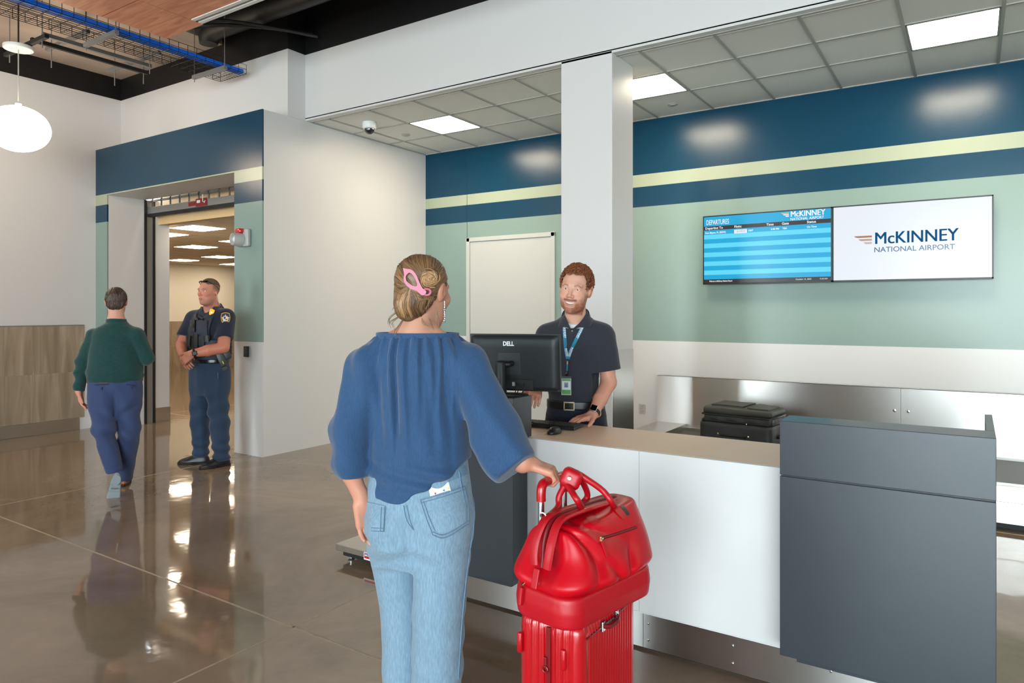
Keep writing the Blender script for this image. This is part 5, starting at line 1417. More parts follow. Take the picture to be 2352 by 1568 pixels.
for rows_, rng_ in ((rA, ((1, 9), (14, 22))), (rB, ((1, 9), (14, 22)))):
    for a0, a1 in rng_:
        p, p2 = rows_[a0][1], rows_[a1][1]; ydir = (p2 - p).normalized(); nrm = (Vector(-fwdW) - ydir * Vector(-fwdW).dot(ydir)).normalized(); xx = ydir; yy = nrm.cross(xx)
        Mt = Matrix(((xx.x, yy.x, nrm.x), (xx.y, yy.y, nrm.y), (xx.z, yy.z, nrm.z)))
        text_mesh('McKINNEY', 0.013, p + nrm * 0.003 - yy * 0.001, Mt, M_lt, la, width=(p2 - p).length * 0.9, bold=0.0004)
        text_mesh('NATIONAL AIRPORT', 0.006, p + nrm * 0.003 - yy * 0.007, Mt, M_lt, la, width=(p2 - p).length * 0.85)
jp = drape(wsb, [pp(1303, 829), pp(1302, 852), pp(1300, 864)], fwdW, 0.008)
MB().tube([jp[0], jp[0] + Vector((0, 0, -0.02))], 0.005, 8).build('crimp', M_gold2, la)
MB().tube([jp[0] + Vector((0, 0, -0.018)), jp[1]], [0.006, 0.004], 8).build('breakaway', M_lan, la, smooth=True)
MB().tube([jp[1], jp[1] + Vector((0, 0, -0.012)), jp[2] + Vector((0, 0, 0.006)), jp[2]], [0.004, 0.009, 0.009, 0.003], 8).build('clip', M_belt, la, smooth=True)
bg_ = thing('id_badge', 'green and white photo badge hanging from the teal lanyard', 'badge', tuple(jp[2] + Vector((0, 0, -0.1))))
bn = Vector(-fwdW); bx = Vector((0, 0, 1)).cross(bn).normalized() ; bx = Vector((-bn.y, bn.x, 0)).normalized()
bM_ = Matrix(((bx.x, 0, bn.x), (bx.y, 0, bn.y), (0, 1, bn.z))).to_4x4()
b0 = jp[2] + bn * 0.012 + Vector((0.002, 0, -0.055))
BMx = Matrix.Translation(b0) @ bM_
MB().box(-0.029, 0.029, -0.053, 0.053, -0.002, 0.0, BMx).build('holder', mat('clear_grey_plastic', (170, 176, 172), 0.2), bg_, bevel=0.001)
for (x0, x1, y0, y1, c_, nm) in ((-0.024, 0.024, -0.045, 0.040, (206, 212, 216), 'card'), (-0.024, 0.024, 0.028, 0.042, (104, 150, 92), 'green_band'), (-0.024, 0.024, -0.047, -0.022, (60, 140, 52), 'green_band'), (-0.012, 0.012, -0.008, 0.020, (120, 140, 168), 'photo'), (-0.029, 0.029, 0.044, 0.052, (30, 32, 34), 'top_strip')):
    zz = 0.0 if nm == 'card' else 0.0006
    MB().box(x0, x1, y0, y1, zz, zz + 0.0006, BMx).build(nm, mat('badge_' + nm + str(c_[0]), c_, 0.35), bg_)
MB().box(-0.008, 0.008, -0.008, 0.001, 0.0012, 0.0016, BMx).build('photo_shirt', mat('badge_shirt', (40, 104, 150), 0.4), bg_)
MB().lathe([(0.001, 0.0017), (0.0048, 0.0016), (0.005, 0.0012)], (0, 0.006, 0), 12, BMx).build('photo_face', mat('badge_face', (120, 80, 66), 0.4), bg_)
# watch on his left wrist
ax = (hdL - elL); ax[2] = (wrL - elL)[2] * 0.6; ax = (wrL - (elL * 0.45 + wrL * 0.55)); ax /= np.linalg.norm(ax)
wpos = wrL - ax * 0.012
Rw_ = frame(ax)
nets('watch_strap', lambda P: (lambda q: np.maximum(np.abs(np.linalg.norm(q[:, [0, 2]] / np.array([1.05, 0.95], np.float32), axis=1) - 0.033) - 0.003, np.abs(q[:, 1]) - 0.011))((P - wpos.astype(np.float32)) @ Rw_.astype(np.float32)), wpos - 0.06, wpos + 0.06, 0.003, M_rubber, wk)
wn = at(1367, 946, 3.6) - wpos; wn = np.array([0.30, -0.70, 0.62]); wn -= ax * (wn @ ax); wn /= np.linalg.norm(wn); ws_ = np.cross(ax, wn)
WM = Matrix.Translation(wpos + wn * 0.035) @ Matrix(np.stack([ws_, ax, wn], 1)).to_4x4()
wf = MB().box(-0.019, 0.019, -0.022, 0.022, -0.006, 0.005, WM).build('watch_case', M_screw, wk, smooth=True, bevel=0.005, seg=3)
MB().box(-0.016, 0.016, -0.019, 0.019, 0.005, 0.0062, WM).build('watch_face', mat('black_glass', (8, 8, 9), 0.05), wf)
# =========================================================== traveller at the counter, seen from behind
DW = 2.42
zw = lambda y, d=DW: EYE + (713 - y) / 1606 * d
w_t = frame((-0.446, 0.895, 0))
w_o = at(962, 713, DW); w_o[2] = 0
wm = thing('person', 'woman in a blue blouse and light jeans seen from behind', 'person', tuple(w_o))
w_h = at(973, 672, 2.38); w_R = frame((-0.12, 0.99, -0.05))
W_sl, W_sr = at(848, 842, 2.42), at(1068, 838, 2.40)
W_el, W_er = at(806, 985, 2.42), at(1138, 990, 2.35)
W_cl, W_cr = at(808, 1090, 2.40), at(1190, 1062, 2.30)
W_wl, W_wr = at(832, 1150, 2.40), None
grip = np.array([-1.165, 2.010, 0.992])
gd = np.array([0.80, 0.36, -0.28]); gd /= np.linalg.norm(gd)
W_wr = grip + np.array([0, 0, 0.026]) - gd * 0.085
skinF = (206, 152, 128)
def w_rhand(Q): return hand_sdf(Q, W_wr, gd, (0.30, 0.05, 0.95), (0, 1, 0), curl=(0.95, 0.98, 1.0, 1.02), size=0.93, thumb=(0.35, 0.85, -0.55), spread=0.02, seg=(0.75, 1.25, 0.9))
ld_ = np.array([0.10, 0.10, -0.95])
def w_lhand(Q): return hand_sdf(Q, W_wl, ld_, (-0.75, 0.25, 0.0), (-0.45, 0.85, 0), curl=(0.25, 0.28, 0.3, 0.34), size=0.92, thumb=(0.35, 0.9, -0.3))
wnk = at(958, 775, 2.42)
def w_body(P):
    d = rcone(P, wnk, w_h + w_R @ np.array([0, -0.022, -0.06]), 0.060, 0.050)
    d = smin(d, chain(P, [at(880, 797, 2.42), at(918, 784, 2.43), wnk, at(1004, 786, 2.41), at(1034, 800, 2.41)], [0.036, 0.045, 0.056, 0.044, 0.034]), 0.035)
    d = smin(d, local(P, w_h, 0.18, lambda Q: head_sdf((Q - w_h.astype(np.float32)) @ w_R.astype(np.float32), fem=True)), 0.016)
    d = smin(d, chain(P, [at(868, 812, 2.42), W_el, W_cl, W_wl], [0.035, 0.034, 0.032, 0.024]), 0.02)
    d = smin(d, chain(P, [at(1050, 812, 2.40), W_er, W_cr * 0.55 + W_wr * 0.45, W_wr], [0.035, 0.036, 0.033, 0.026]), 0.02)
    d = smin(d, local(P, W_wr + gd * 0.06, 0.15, w_rhand), 0.012)
    d = smin(d, local(P, W_wl + ld_ * 0.07, 0.16, w_lhand), 0.012)
    d = smin(d, chain(P, [wnk, wnk + np.array([0, 0, -0.5])], [0.05, 0.08]), 0.03)
    return d
def w_col(V):
    q = (V - w_h) @ w_R
    c = face_color(q, skinF, None, None, 0.3)
    on = np.linalg.norm(q, axis=1) < 0.16
    return np.where(on[:, None], paint_face(c, q, (180, 104, 100), (110, 78, 56)), c)
nets('body', w_body, *bounds([w_h + 0.12, w_h - 0.12, W_sl, W_sr, W_el, W_wl + ld_ * 0.18, W_wr, grip + 0.05, grip - 0.05], 0.08), 0.0036, M_skin, wm, w_col)
# blouse
w_zs = [zw(1175), zw(1120), zw(1050), zw(980), zw(900), zw(850), zw(815), zw(790), zw(772), zw(760)]
w_rx = [0.196, 0.196, 0.180, 0.168, 0.172, 0.180, 0.180, 0.162, 0.140, 0.118]
w_ry = [0.150, 0.152, 0.142, 0.132, 0.128, 0.124, 0.114, 0.100, 0.090, 0.080]
w_cy = [0.02, 0.02, 0.02, 0.018, 0.01, 0.004, 0.0, 0.0, 0.004, 0.006]
w_cx = [-0.004, 0.0, 0.0, -0.004, -0.006, -0.006, -0.006, -0.006, -0.006, -0.006]
hx = np.array([-0.26, -0.205, -0.178, -0.09, 0.0, 0.10, 0.17, 0.24]); hzv = np.array([zw(1085), zw(1112, 2.42), zw(1144, 2.35), zw(1160, 2.30), zw(1153, 2.28), zw(1112, 2.29), zw(1068, 2.34), zw(1040)])
def w_blouse(P):
    q = (P - w_o.astype(np.float32)) @ w_t.astype(np.float32); z = q[:, 2]
    d = loftz(P, w_zs, w_cx, w_cy, w_rx, w_ry, R=w_t, o=w_o)
    d = smax(d, np.interp(q[:, 0], hx, hzv).astype(np.float32) - z + 0.006 * np.sin(q[:, 0] * 40), 0.006)
    # gathers under the neckline: folds that fan out and fade downwards
    g = np.clip((z - zw(985)) / (zw(778) - zw(985)), 0, 1)
    ang = np.arctan2(q[:, 0], np.where(q[:, 1] > 0, 1, -1) * (np.abs(q[:, 1]) + 0.12))
    amp = 0.0085 * g ** 1.2
    d = d + amp * np.sin(ang * 34 + 1.2 * np.sin(z * 11) + 0.8 * np.sin(ang * 9)) + 0.4 * amp * np.sin(ang * 61 + 2)
    # hanging folds of the back
    for x0, s_, a_, zt in ((-0.055, 0.010, 0.013, zw(800)), (-0.02, 0.012, -0.008, zw(800)), (0.055, 0.016, 0.006, zw(840)), (-0.115, 0.014, 0.008, zw(830)), (0.105, 0.014, 0.008, zw(860))):
        xc = x0 + 0.10 * (zt - z) * (0.9 if x0 > 0 else 0.25)
        d = d + 1.6 * a_ * np.exp(-((q[:, 0] - xc) / s_) ** 2) * np.exp(-((z - zw(930)) / 0.14) ** 2) * (q[:, 1] < 0)
    # blousing creases near the hem
    lo_ = np.exp(-((z - zw(1085)) / 0.075) ** 2)
    d = d + lo_ * (0.0095 * np.sin(z * 95 + 3.0 * wob(q, 9, 3) + q[:, 0] * 10) * (0.5 + 0.5 * wob(q, 11, 5)) + 0.004 * wob(q, 30, 7))
    d = d + 0.003 * wob(q, 16, 4) + 0.0018 * np.sin(q[:, 0] * 70 + q[:, 2] * 30 + 3 * wob(q, 12, 8)) * (0.5 + 0.5 * wob(q, 8, 9))
    # raglan sleeves, full towards the cuff
    sl = chain(P, [at(890, 812, 2.42), W_sl, W_el, W_cl + np.array([-0.004, 0, 0.035]), W_cl], [0.050, 0.072, 0.070, 0.060, 0.040], 0.03)
    ax = (W_cr - W_er) / np.linalg.norm(W_cr - W_er)
    sr = chain(P, [at(1026, 812, 2.41), W_sr, W_er, W_cr - ax * 0.03 + np.array([-0.006, 0, -0.01]), W_cr], [0.050, 0.074, 0.086, 0.078, 0.052], 0.03)
    sr = smin(sr, ell(P, at(1158, 1050, 2.31), (0.065, 0.065, 0.062)), 0.04)
    sl = sl + 0.010 * np.sin(P[:, 0] * 60 + P[:, 2] * 14 + 2 * wob(P, 8, 1)) * (0.4 + 0.6 * wob(P, 6, 2))
    sr = sr + 0.011 * np.sin(P[:, 0] * 30 + P[:, 1] * 30 + P[:, 2] * 32 + 2 * wob(P, 9, 3)) * (0.4 + 0.6 * wob(P, 7, 6))
    d = smin(d, sl, 0.022); d = smin(d, sr, 0.022)
    for c_, e_, in ((W_cl, W_el), (W_cr, W_er)):
        a_ = (c_ - e_) / np.linalg.norm(c_ - e_); p = P - c_.astype(np.float32); t = p @ a_.astype(np.float32)
        r = np.linalg.norm(p - t[:, None] * a_.astype(np.float32), axis=1)
        d = smax(d, np.minimum(t - 0.012, 0.10 - r), 0.008)
    # neck opening
    d = smax(d, z - zw(766) + 0.25 * np.maximum(q[:, 1], 0), 0.004)
    return d * 0.85
M_blouse = mat('blue_chambray', (47, 76, 112), 0.78, bump=(700, 0.5, 0.0008, (1, 1, 0.25)), var=(330, 0.16, (1, 1, 0.12)), sheen=0.25, spec=0.2)
lo, hi = bounds([W_sl, W_sr, W_el, W_er, W_cl, W_cr, at(962, 1165, 2.42), at(962, 755, 2.42)], 0.17)
bl_ = nets('blouse', w_blouse, lo, hi, 0.0042, M_blouse, wm)
blb = bvh_of(bl_)
nets('neck_band', lambda P: ringz(P, w_o + w_t @ np.array([-0.006, 0, 0]), w_t, zw(776), zw(763), 0.141, 0.0925, 0.005, 0.0032), w_o + np.array([-0.25, -0.25, zw(790)]), w_o + np.array([0.25, 0.25, zw(750)]), 0.0035, M_blouse, wm)
# jeans
M_jean = mat('light_denim', (124, 150, 170), 0.8, bump=(800, 0.5, 0.0008), var=(240, 0.17, (1, 1, 0.15)), sheen=0.2, spec=0.2)
jl = [at(898, 1190, 2.46), at(925, 1400, 2.47), at(930, 1600, 2.47), at(932, 1700, 2.47)]; jr = [at(1020, 1185, 2.38), at(1008, 1400, 2.36), at(1002, 1600, 2.36), at(1002, 1720, 2.36)]
for L_ in (jl, jr): L_[3][2] = 0.04
def w_jeans(P):
    q = (P - w_o.astype(np.float32)) @ w_t.astype(np.float32); z = q[:, 2]
    d = loftz(P, [zw(1290), zw(1240), zw(1180), zw(1120), zw(1065), zw(1040)], [0.0, 0, 0.0, 0.0, 0.0, 0], [0.0, -0.004, -0.002, 0.005, 0.012, 0.014], [0.150, 0.178, 0.188, 0.183, 0.170, 0.166], [0.10, 0.125, 0.130, 0.126, 0.122, 0.120], R=w_t, o=w_o)
    for s_ in (-1, 1): d = smin(d, ell(q, (s_ * 0.078, -0.070, zw(1200)), (0.082, 0.066, 0.085)), 0.03)
    a = chain(P, jl, [0.098, 0.076, 0.078, 0.082]); b = chain(P, jr, [0.102, 0.088, 0.086, 0.09])
    legs = smin(a, b, 0.006)
    d = smin(d, legs, 0.03)
    d = smax(d, -rcone(q, (-0.004, -0.150, zw(1140)), (-0.004, -0.135, zw(1262)), 0.004, 0.012), 0.02)
    d = d + 0.004 * np.sin(z * 42 + q[:, 0] * 22 + 2.5 * wob(q, 7, 2)) * np.clip((zw(1215) - z) / 0.1, 0, 1) * (0.4 + 0.6 * wob(q, 6, 1))
    d = d + 0.004 * np.sin(z * 70 + np.abs(q[:, 0]) * 30) * np.exp(-((z - zw(1250)) / 0.05) ** 2)
    return d * 0.9
jn_ = nets('jeans', w_jeans, *bounds([jl[3] + np.array([-0.12, 0, 0]), jr[3] + np.array([0.12, 0, 0]), at(962, 1040, 2.42) + 0.17, at(962, 1040, 2.42) - 0.17], 0.06), 0.0046, M_jean, wm)
jb = bvh_of(jn_)
vj = at(1000, 1170, 1.0) - np.array([0, 0, EYE]); vl = at(870, 1190, 1.0) - np.array([0, 0, EYE])
jp_ = lambda x, y: at(x, y, 2.3)
M_stitch = mat('denim_stitching', (98, 124, 150), 0.8); M_edge = mat('denim_edge', (104, 132, 156), 0.8, bump=(800, 0.5, 0.0008), var=(200, 0.14, (1, 1, 0.2)))
pk = patch('back_pocket', jb, [jp_(964, 1147), jp_(1070, 1114), jp_(1078, 1203), jp_(992, 1229)], vj, None, 0.0035, M_jean, wm, n=10)
patch('back_pocket', jb, [jp_(838, 1150), jp_(886, 1162), jp_(882, 1222), jp_(852, 1218)], vl, None, 0.0035, M_jean, wm, n=8)
def seam(pts, view, r=0.0011, m=M_stitch, n=26, name='stitched_seam', lift=0.0035): MB().tube(drape(jb, spline(pts, n), view, lift), r, 5).build(name, m, wm, smooth=True)
for off in (0, 7):
    seam([jp_(966 + off, 1149 + off * 0.3), jp_(980 + off, 1190), jp_(994 + off * 0.8, 1226 - off)], vj, lift=0.0075); seam([jp_(994, 1227 - off), jp_(1022, 1233 - off), jp_(1076, 1202 - off)], vj, lift=0.0075)
    seam([jp_(1067 - off, 1117), jp_(1075 - off, 1160), jp_(1076 - off, 1202)], vj, lift=0.0075); seam([jp_(966, 1148 + off), jp_(1020, 1133 + off), jp_(1068, 1116 + off)], vj, lift=0.0075)
    seam([jp_(927 + off, 1160), jp_(935 + off, 1195), jp_(951, 1217)], vj)
    seam([jp_(884 - off, 1164), jp_(881 - off, 1220)], vl, lift=0.0075); seam([jp_(880, 1220 - off), jp_(854, 1219 - off)], vl, lift=0.0075)
seam([jp_(1086, 1080), jp_(1090, 1130), jp_(1090, 1200), jp_(1074, 1310), jp_(1062, 1420), jp_(1052, 1560)], vj, 0.0025, M_edge)
patch('waistband', jb, [jp_(1030, 1085), jp_(1082, 1062), jp_(1084, 1082), jp_(1030, 1106)], vj, None, 0.003, M_edge, wm, n=6)
for h_, t_ in ((jl[3], (-0.05, 0.16)), (jr[3], (-0.05, 0.16))):
    f_ = w_t[:, 1]; b_ = np.array([h_[0], h_[1], 0.0]); shoe(wm, b_ - f_ * 0.07, b_ + f_ * 0.17, 'shoe', mat('white_sneaker', (220, 218, 214), 0.5), M_whitepl, res=0.008)
# phone in the right pocket
ph = thing('phone', 'white phone with floral case sticking out of the right back pocket', 'phone', tuple(at(1012, 1140, 2.26)))
ptop = [np.array(v) for v in drape(jb, [jp_(988, 1150), jp_(1042, 1134)], vj, 0.006)]
pu = (ptop[1] - ptop[0]); pl_ = np.linalg.norm(pu); pu /= pl_
vn = -vj / np.linalg.norm(vj); vn = vn - pu * (vn @ pu); vn /= np.linalg.norm(vn); pv = np.cross(vn, pu)
if pv[2] < 0: pv = -pv
PM = Matrix.Translation((ptop[0] + ptop[1]) / 2 - vn * 0.003) @ Matrix(np.stack([pu, pv, vn], 1)).to_4x4()
MB().box(-0.036, 0.036, -0.012, 0.044, -0.006, 0.003, PM).build('phone_case', mat('white_case', (232, 228, 222), 0.3), ph, smooth=True, bevel=0.0035, seg=3)
fl_c = [((204, 40, 90), -0.018, 0.018), ((30, 130, 160), 0.012, 0.020), ((30, 130, 160), 0.020, 0.008), ((230, 196, 70), -0.026, 0.004), ((30, 130, 160), 0.010, 0.006), ((150, 150, 140), -0.004, 0.012), ((230, 196, 70), 0.028, 0.022)]
for n, (c_, x, y) in enumerate(fl_c):
    poly = [((0.0045 if k % 2 == 0 else 0.0022) * math.cos(2 * math.pi * k / 10) + x, (0.0045 if k % 2 == 0 else 0.0022) * math.sin(2 * math.pi * k / 10) + y) for k in range(10)]
    MB().prism(poly, 0.0028, 0.0036, PM).build('printed_flower', mat('flower_%d_%d' % (c_[0], c_[1]), c_, 0.4), ph)
# hair: smooth cap, low roll, twisted bun, strands
def wl_(v): return w_h + w_R @ np.asarray(v, float)
def w_hair(P):
    q = (P - w_h.astype(np.float32)) @ w_R.astype(np.float32)
    d = ell(q, (0, -0.016, 0.040), (0.082, 0.106, 0.090))
    d = smin(d, ell(q, (-0.005, -0.060, -0.030), (0.066, 0.050, 0.062)), 0.03)
    d = smin(d, ell(q, (-0.020, -0.070, -0.055), (0.036, 0.034, 0.045)), 0.02)
    cut = np.maximum(np.minimum(q[:, 1] - 0.040, 0.075 - q[:, 2]), np.minimum(q[:, 1] - 0.006, 0.018 - q[:, 2]))
    d = smax(d, cut, 0.010)
    return d + 0.0012 * wob(q, 120, 2)
bun = None
def hair_tone(t): return mix(np.tile(lin3(92, 62, 40), (len(t), 1)), lin3(176, 134, 92), np.clip(t, 0, 1))
hs_ = nets('hair', w_hair, w_h - 0.15, w_h + 0.16, 0.0038, M_hair, wm, lambda V: hair_tone(0.25 + 0.2 * wob(V.astype(np.float32), 90, 2)))
hb = bvh_of(hs_)
vh = at(970, 650, 1.0) - np.array([0, 0, EYE])
def onhair(px, py, lift=0.003): return np.array(drape(hb, [at(px, py, 2.28)], vh, lift)[0])
bun_c = onhair(986, 640, 0.006)
lines, cols = [], []
def lock(pix, n, jit, tone, lift=(0.001, 0.004)):
    for _ in range(n):
        j = rng.normal(size=2) * jit
        pp2 = [np.array(q) + j * (1 - 0.5 * i / len(pix)) + rng.normal(size=2) * 0.5 for i, q in enumerate(pix)]
        lf = rng.uniform(*lift)
        sp = spline([np.array([a, b, 0]) for a, b in pp2], 14)
        lines.append([np.array(v) for v in drape(hb, [at(p[0], p[1], 2.28) for p in sp], vh, lf)])
        cols.append(hair_tone(np.array([tone + rng.normal() * 0.22]))[0] * rng.uniform(0.8, 1.15))
for x0 in range(930, 1016, 5):
    lock([(x0, 585 + abs(x0 - 972) * 0.22), (x0 + (984 - x0) * 0.08, 598 + abs(x0 - 972) * 0.15), (x0 + (984 - x0) * 0.25, 612), (x0 + (984 - x0) * 0.6, 630), (982, 640)], 9, 3, 0.30)
for y0, e in ((606, 0), (620, 4), (636, 10), (652, 18), (668, 26), (684, 34)):
    lock([(1030 - e * 0.25, y0), (1016, y0 + 14 + e * 0.3), (995, 660 + e * 0.7), (965, 668 + e * 0.6), (945, 664 + e * 0.35)], 22, 3, 0.38)
for y0 in (610, 630, 650, 668):
    lock([(911, y0), (918, y0 + 6), (930, (y0 + 655) / 2 + 4), (944, 655)], 20, 3, 0.35)
for k, (x0, tn) in enumerate(((915, 0.5), (920, 0.95), (928, 0.15), (936, 0.75), (945, 0.05), (955, 0.1), (970, 0.1), (985, 0.15), (1000, 0.2))):
    lock([(945 + (x0 - 945) * 0.25, 662), (x0 + 4, 685), (x0 + 2, 705), (x0 + 8 + k, 728)], 14, 2.5, tn)
strands('hair_strands', lines, 0.0021, M_hair, wm, cols)
# bun: twisted loops
lines, cols = [], []
bn_ = -vh / np.linalg.norm(vh); bx_ = np.cross(bn_, np.array([0, 0, 1.0])); bx_ /= np.linalg.norm(bx_); by_ = np.cross(bx_, bn_)
for k in range(170):
    ctr = bun_c + bx_ * rng.normal() * 0.003 + by_ * rng.normal() * 0.003
    r0 = rng.uniform(0.008, 0.030); a0 = rng.uniform(0, 6.28); tw = rng.uniform(2.0, 4.2); tone = rng.uniform(0.35, 1.0)
    pts = []
    for t in np.linspace(0, 1, 12):
        a = a0 + tw * t; r = r0 * (1 - 0.45 * t)
        pts.append(ctr + bx_ * r * math.cos(a) * 1.05 + by_ * r * math.sin(a) * 0.95 + bn_ * (0.014 * math.cos(min(1.5, r / 0.031 * 1.5)) + 0.003 * math.sin(a * 2 + k)))
    lines.append(pts); cols.append(hair_tone(np.array([tone]))[0] * rng.uniform(0.85, 1.3))
strands('bun', lines, 0.0026, M_hair, wm, cols)
# loose wisps at the nape
lines, cols = [], []
for pix in ([(922, 712), (905, 722), (893, 735), (896, 748)], [(925, 722), (908, 733), (898, 742), (903, 756)], [(930, 728), (920, 745), (910, 762), (914, 772)], [(918, 700), (908, 708), (905, 716)], [(968, 730), (972, 742), (980, 748)], [(1002, 715), (1006, 735), (1004, 750)], [(1000, 705), (1004, 722), (1003, 738)], [(985, 730), (992, 742), (996, 752)]):
    for _ in range(4):
        jx, jy, jd = rng.normal() * 2, rng.normal() * 2, rng.normal() * 0.008
        lines.append([at(p[0] + jx * (0.3 + i_ / 8), p[1] + jy * (0.3 + i_ / 8), 2.31 + jd) for i_, p in enumerate( spline([np.array([a, b, 0]) for a, b in pix], 12))]); cols.append(hair_tone(np.array([0.35 + rng.normal() * 0.2]))[0])
strands('loose_wisps', lines, 0.0009, M_hair, wm, cols)
# pink claw clip
M_pink = mat('pink_plastic', (192, 96, 122), 0.4)
def ring_shape(outer, inner, th, name, parent, lift=0.016):
    fwv = np.array([-math.sin(YAW), math.cos(YAW)])
    dep = np.array([onhair(x, y, 0.0)[:2] @ fwv for x, y in outer]); A_ = np.array([[x - 950, y - 645, 1.0] for x, y in outer])
    k_ = np.linalg.lstsq(A_, dep, rcond=None)[0]; k_[2] += (dep - A_ @ k_).min() - 0.008
    dpt = lambda x, y: k_[0] * (x - 950) + k_[1] * (y - 645) + k_[2]
    oo = [at(x, y, dpt(x, y)) for x, y in outer]; ii = [at(x, y, dpt(x, y)) for x, y in inner]
    vd = vh / np.linalg.norm(vh); mb = MB(); n = len(oo)
    f = oo + [oo[0]]; g = ii + [ii[0]]
    mb.grid([f, g]); mb.grid([[p + vd * th for p in f], [p + vd * th for p in g]]); mb.grid([f, [p + vd * th for p in f]]); mb.grid([g, [p + vd * th for p in g]])
    return mb.build(name, M_pink, parent, smooth=True, auto=0.9)
def closed(pts, n): 
    p = [np.array([a, b, 0.0]) for a, b in pts]; q = spline(p + [p[0]], n + 1)[:-1]; return [(v[0], v[1]) for v in q]
ou = closed([(925, 615), (933, 617), (945, 619), (955, 629), (962, 645), (970, 661), (979, 669), (975, 677), (967, 677), (957, 668), (945, 664), (933, 655), (927, 643), (928, 630)], 56)
inn = closed([(934, 631), (938, 627), (943, 627), (950, 634), (956, 646), (958, 654), (956, 657), (952, 657), (946, 655), (938, 649), (933, 643), (932, 636), (932.5, 634), (933, 632)], 56)
ring_shape(ou, inn, 0.005, 'hair_clip', wm)
ca = onhair(978, 670, 0.016)
MB().tube([ca + bx_ * 0.012 * math.cos(t) + by_ * 0.010 * math.sin(t) for t in np.linspace(0, 6.28, 17)], 0.004, 8).build('clip_spring', M_pink, wm, smooth=True)
# dangling earring
ea = wl_((0.083, -0.004, -0.030))
er = thing('earring', 'dangling silver bead earring below the right ear', 'earring', tuple(ea + np.array([0, 0, -0.062])))
M_silv = mat('silver', (232, 230, 232), 0.12, 1.0)
z_ = 0.0
for k, r_ in enumerate((0.0025, 0.003, 0.005, 0.0032, 0.0042, 0.0052)):
    z_ -= r_ + 0.004
    MB().lathe([(0.0001, -r_)] + [(r_ * math.cos(t), r_ * math.sin(t)) for t in np.linspace(-1.3, 1.3, 7)] + [(0.0001, r_)], tuple(ea + np.array([0.004, 0, z_])), 10).build('bead', M_silv, er, smooth=True); z_ -= r_
MB().cyl(ea + np.array([0.004, 0, 0.0]), ea + np.array([0.004, 0, z_]), 0.0006, 5).build('wire', M_silv, er)
MB().lathe([(0.0001, -0.003), (0.003, 0), (0.0001, 0.003)], tuple(wl_((0.086, 0.002, 0.028))), 8).build('ear_stud', M_silv, er, smooth=True)
# =========================================================== officer at the portal
DO = 7.05
zo = lambda y, d=DO: EYE + (713 - y) / 1606 * d
o_t = frame((0.13, -0.99, 0)); o_o = at(484, 713, DO); o_o[2] = 0
of = thing('person', 'police officer in navy uniform and vest standing with folded hands', 'person', tuple(o_o))
o_h = at(480, 670, 6.98); o_R = frame((0.14, -0.985, -0.02))
O_sl, O_sr = at(520, 728, 6.98), at(446, 730, 7.12)            # his left (picture right), his right
O_el, O_er = at(513, 798, 6.84), at(418, 792, 7.02)
O_wl, O_wr = at(440, 812, 6.72), at(421, 815, 6.86)
O_nb = at(487, 712, 7.05)
def o_lh(Q):
    d = at(434, 832, 6.66) - O_wl; d = np.array([-0.10, -0.06, -0.10]); return hand_sdf(Q, O_wl, d, (0.55, -0.75, 0.35), (-0.3, -0.2, 0.9), curl=(0.5, 0.5, 0.5, 0.55), size=1.08, thumb=(0.5, 0.8, 0))
def o_rh(Q):
    return hand_sdf(Q, O_wr, np.array([0.16, -0.04, -0.14]), (0.35, -0.85, 0.3), (0.5, -0.1, 0.8), curl=(0.32, 0.34, 0.36, 0.4), size=1.08, thumb=(0.5, 0.8, 0))
def o_body(P):
    d = rcone(P, O_nb, o_h + o_R @ np.array([0, -0.015, -0.06]), 0.078, 0.068)
    d = smin(d, local(P, o_h, 0.19, lambda Q: head_sdf(((Q - o_h.astype(np.float32)) @ o_R.astype(np.float32)) / 1.05) * 1.05), 0.02)
    d = smin(d, ell(P, o_h + o_R @ np.array([0, 0.035, -0.105]), (0.05, 0.05, 0.03)), 0.03)
    d = smin(d, chain(P, [O_sl, O_el, O_el * 0.5 + O_wl * 0.5, O_wl], [0.07, 0.056, 0.055, 0.034]), 0.02)
    d = smin(d, chain(P, [O_sr, O_er, O_er * 0.5 + O_wr * 0.5, O_wr], [0.07, 0.056, 0.052, 0.034]), 0.02)
    d = smin(d, local(P, O_wl + np.array([-0.05, -0.03, -0.05]), 0.19, o_lh), 0.014)
    d = smin(d, local(P, O_wr + np.array([0.05, 0.0, -0.05]), 0.19, o_rh), 0.014)
    d = smin(d, chain(P, [O_nb, O_nb + np.array([0, 0, -0.5])], [0.06, 0.10]), 0.04)
    return d
skinO = (204, 138, 114)
def o_col(V):
    q = ((V - o_h) @ o_R) / 1.05; on = np.linalg.norm(q, axis=1) < 0.18
    c = face_color(q, skinO, None, None, 0.5)
    c = mix(c, lin3(150, 104, 88), 0.35 * sm(-0.05, -0.09, q[:, 2]) * on * (q[:, 1] > 0))
    # cropped hair at sides and back
    cr = sm(0.035, 0.0, q[:, 1]) * sm(-0.01, 0.02, q[:, 2]) * on * (np.abs(q[:, 0]) > 0.03)
    c = mix(c, lin3(120, 96, 76), 0.65 * cr)
    return np.where(on[:, None], paint_face(c, q, (150, 88, 78), (96, 66, 50)), c)
nets('body', o_body, *bounds([o_h + 0.13, o_h - 0.13, O_sl, O_sr, O_el, O_er, O_wl + np.array([-0.15, -0.1, -0.16]), O_wr], 0.1), 0.0042, M_skin, of, o_col)
eyes(of, o_h, o_R, 1.05, (80, 90, 96))
